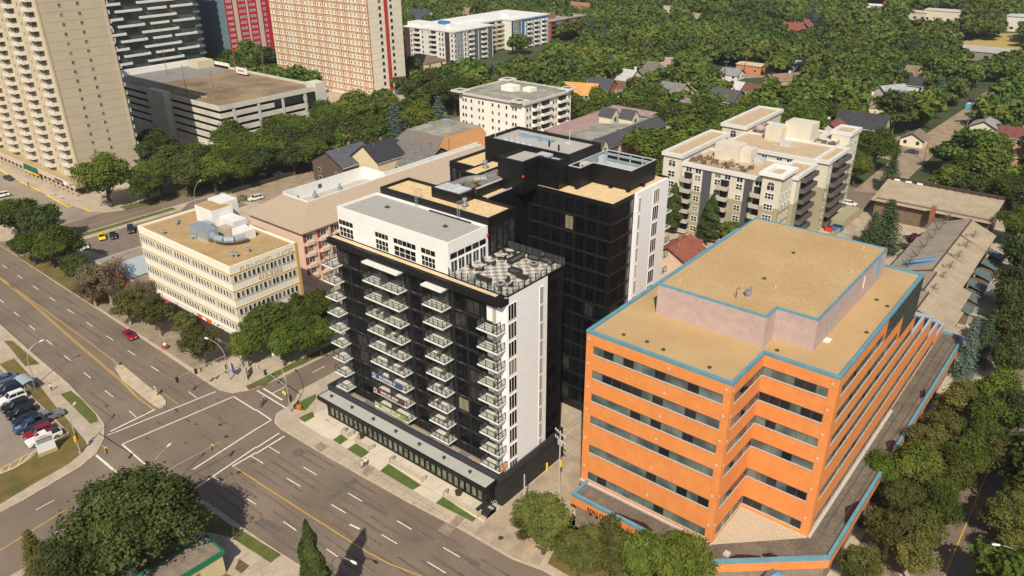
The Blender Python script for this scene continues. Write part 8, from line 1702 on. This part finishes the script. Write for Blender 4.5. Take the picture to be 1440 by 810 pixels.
b0 = G(421, 576, .14); t = thing('orange_cart', 'orange folding cart or covered bundle on the corner lawn by the signal pole', 'cart', (b0[0], b0[1], .14)); b = MB(); b.box(-.4, .4, -.3, .3, .15, .9); b.build('bag', mat('hi_orange', (.7, .12, .02), .7), t, False, bevel=.08); b = MB(); b.path([(-.4, 0, .2), (-.7, 0, 1.1)], .03); b.tube((-.2, -.3, .12), (-.2, .3, .12), .12, n=8); b.build('frame', gv, t, False)
b0 = G(401, 562, .01); t = thing('ped_push_sign', 'lime yellow pedestrian warning board on the signal pole corner', 'road sign', (b0[0], b0[1], .01)); b = MB(); b.box(-.55, .55, -.03, .03, 1.2, 1.9); b.build('board', mat('lime', (.55, .75, .02), .6), t, False); b = MB(); b.tube((0, 0, 0), (0, 0, 1.25), .05, n=6); b.build('post', gv, t, False)
for i, (px, py, c_, l_) in enumerate(((233, 490, (.35, .06, .03), 'rust red planter with a white ball on the dry verge'),)):
    b0 = G(px, py, .13); b = MB(); b.tube((*b0, .13), (*b0, .8), .5, .7, 12); b.ball((b0[0], b0[1], 1.15), .35, m=1); tag(b.build('planter', [mat('rust_pot', c_, .8), lampw]), l_, 'planter')
for i, (px, py) in enumerate(((462, 262), (1128, 255))): pass
for px, py, c_, l_, s in ((1165, 325, (.55, .03, .02), 'red waste skip by the condominium wall', .9), (1176, 324, (.02, .18, .42), 'blue tarpaulined skip by the condominium wall', 1.5), (1361, 153, (.10, .35, .55), 'blue portable toilet by the back lane', 1.0)):
    b0 = G(px, py, .1); b = MB(); b.prism([(b0[0]-s, b0[1]-s*.8), (b0[0]+s, b0[1]-s*.8), (b0[0]+s*1.1, b0[1]+s*.8), (b0[0]-s*1.1, b0[1]+s*.8)], .1, 1.5 if s != 1.0 else 2.6, 0); b.box(b0[0]-s*.7, b0[0]+s*.7, b0[1]-s*.6, b0[1]+s*.6, 1.5 if s != 1.0 else 2.6, 1.6 if s != 1.0 else 2.8, 1); tag(b.build('waste_skip' if s != 1.0 else 'portable_toilet', [mat('skip%d' % int(px), c_, .6), lampw if s == 1.0 else sbk]), l_, 'skip' if s != 1.0 else 'portable toilet')
# fences of the dirt lot and the alley kerb
def fence(p, q, h, m, lab, step=2.4, z=.12):
    t = thing('fence', lab, 'fence', (p[0], p[1], z)); d = math.dist(p, q); n = max(1, int(d/step)); b = MB(); ux, uy = (q[0]-p[0])/d, (q[1]-p[1])/d
    b.face([(0, 0, .1), (ux*d, uy*d, .1), (ux*d, uy*d, h), (0, 0, h)]); b.face([(-uy*.05, ux*.05, .1), (-uy*.05, ux*.05, h), (ux*d-uy*.05, uy*d+ux*.05, h), (ux*d-uy*.05, uy*d+ux*.05, .1)]); b.build('boards', m, t, False)
    for k in range(n+1): b = MB(); b.box(ux*d*k/n-.07, ux*d*k/n+.07, uy*d*k/n-.07, uy*d*k/n+.07, 0, h+.15); b.build('post', m, t, False)
dkf = mat('dark_fence', (.035, .03, .025), .9)
fence((-225.3, 131), (-225.3, 165), 1.6, dkf, 'dark board fence along the street side of the dirt lot'); fence((-225.3, 165), (-194, 165), 1.6, dkf, 'dark board fence at the back of the dirt lot')
fence((-240.5, 97.8), (-262, 93.2), .9, wood, 'low tan wooden fence at the corner of the high-rise parking') if False else None
b = MB(); b.box(-52.9, -52.7, 66.5, 79, .12, .5); tag(b.build('alley_kerb', mat('tan_kerb', (.5, .38, .2), .8)), 'tan concrete edging between the alley and the orange office lawn', 'edging')
b = MB(); 
for k in range(2): b.box(-272+k*5, -269+k*5, 93.4, 94.0, .12, .6)
for i, x in enumerate((-272, -266.5)): b = MB(); b.box(x, x+2.6, 93.9, 94.6, .45, .55); b.box(x+.2, x+.4, 94, 94.5, .12, .45); b.box(x+2.2, x+2.4, 94, 94.5, .12, .45); tag(b.build('bench', mat('pale_bench', (.5, .42, .3), .8)), 'pale bench in front of the high-rise arcade, %s one' % ('left' if i == 0 else 'right'), 'bench', 'benches by the high-rise arcade')
b0 = G(243, 712-160, .2)
print('objects', len(bpy.data.objects))

# ---- air: very thin haze round everything
hz = bpy.data.materials.new('haze'); hz.use_nodes = True; hn = hz.node_tree.nodes; hn.clear(); ho = hn.new('ShaderNodeOutputMaterial'); hv = hn.new('ShaderNodeVolumePrincipled'); hv.inputs['Density'].default_value = .00008; hv.inputs['Color'].default_value = (.80, .86, .92, 1); hz.node_tree.links.new(hv.outputs[0], ho.inputs['Volume'])
b = MB(); b.box(-2700, 2700, -500, 3700, -1.5, 90); h_ = b.build('haze', hz); tag(h_, 'thin pale summer haze over the whole city', 'haze', kind='stuff')
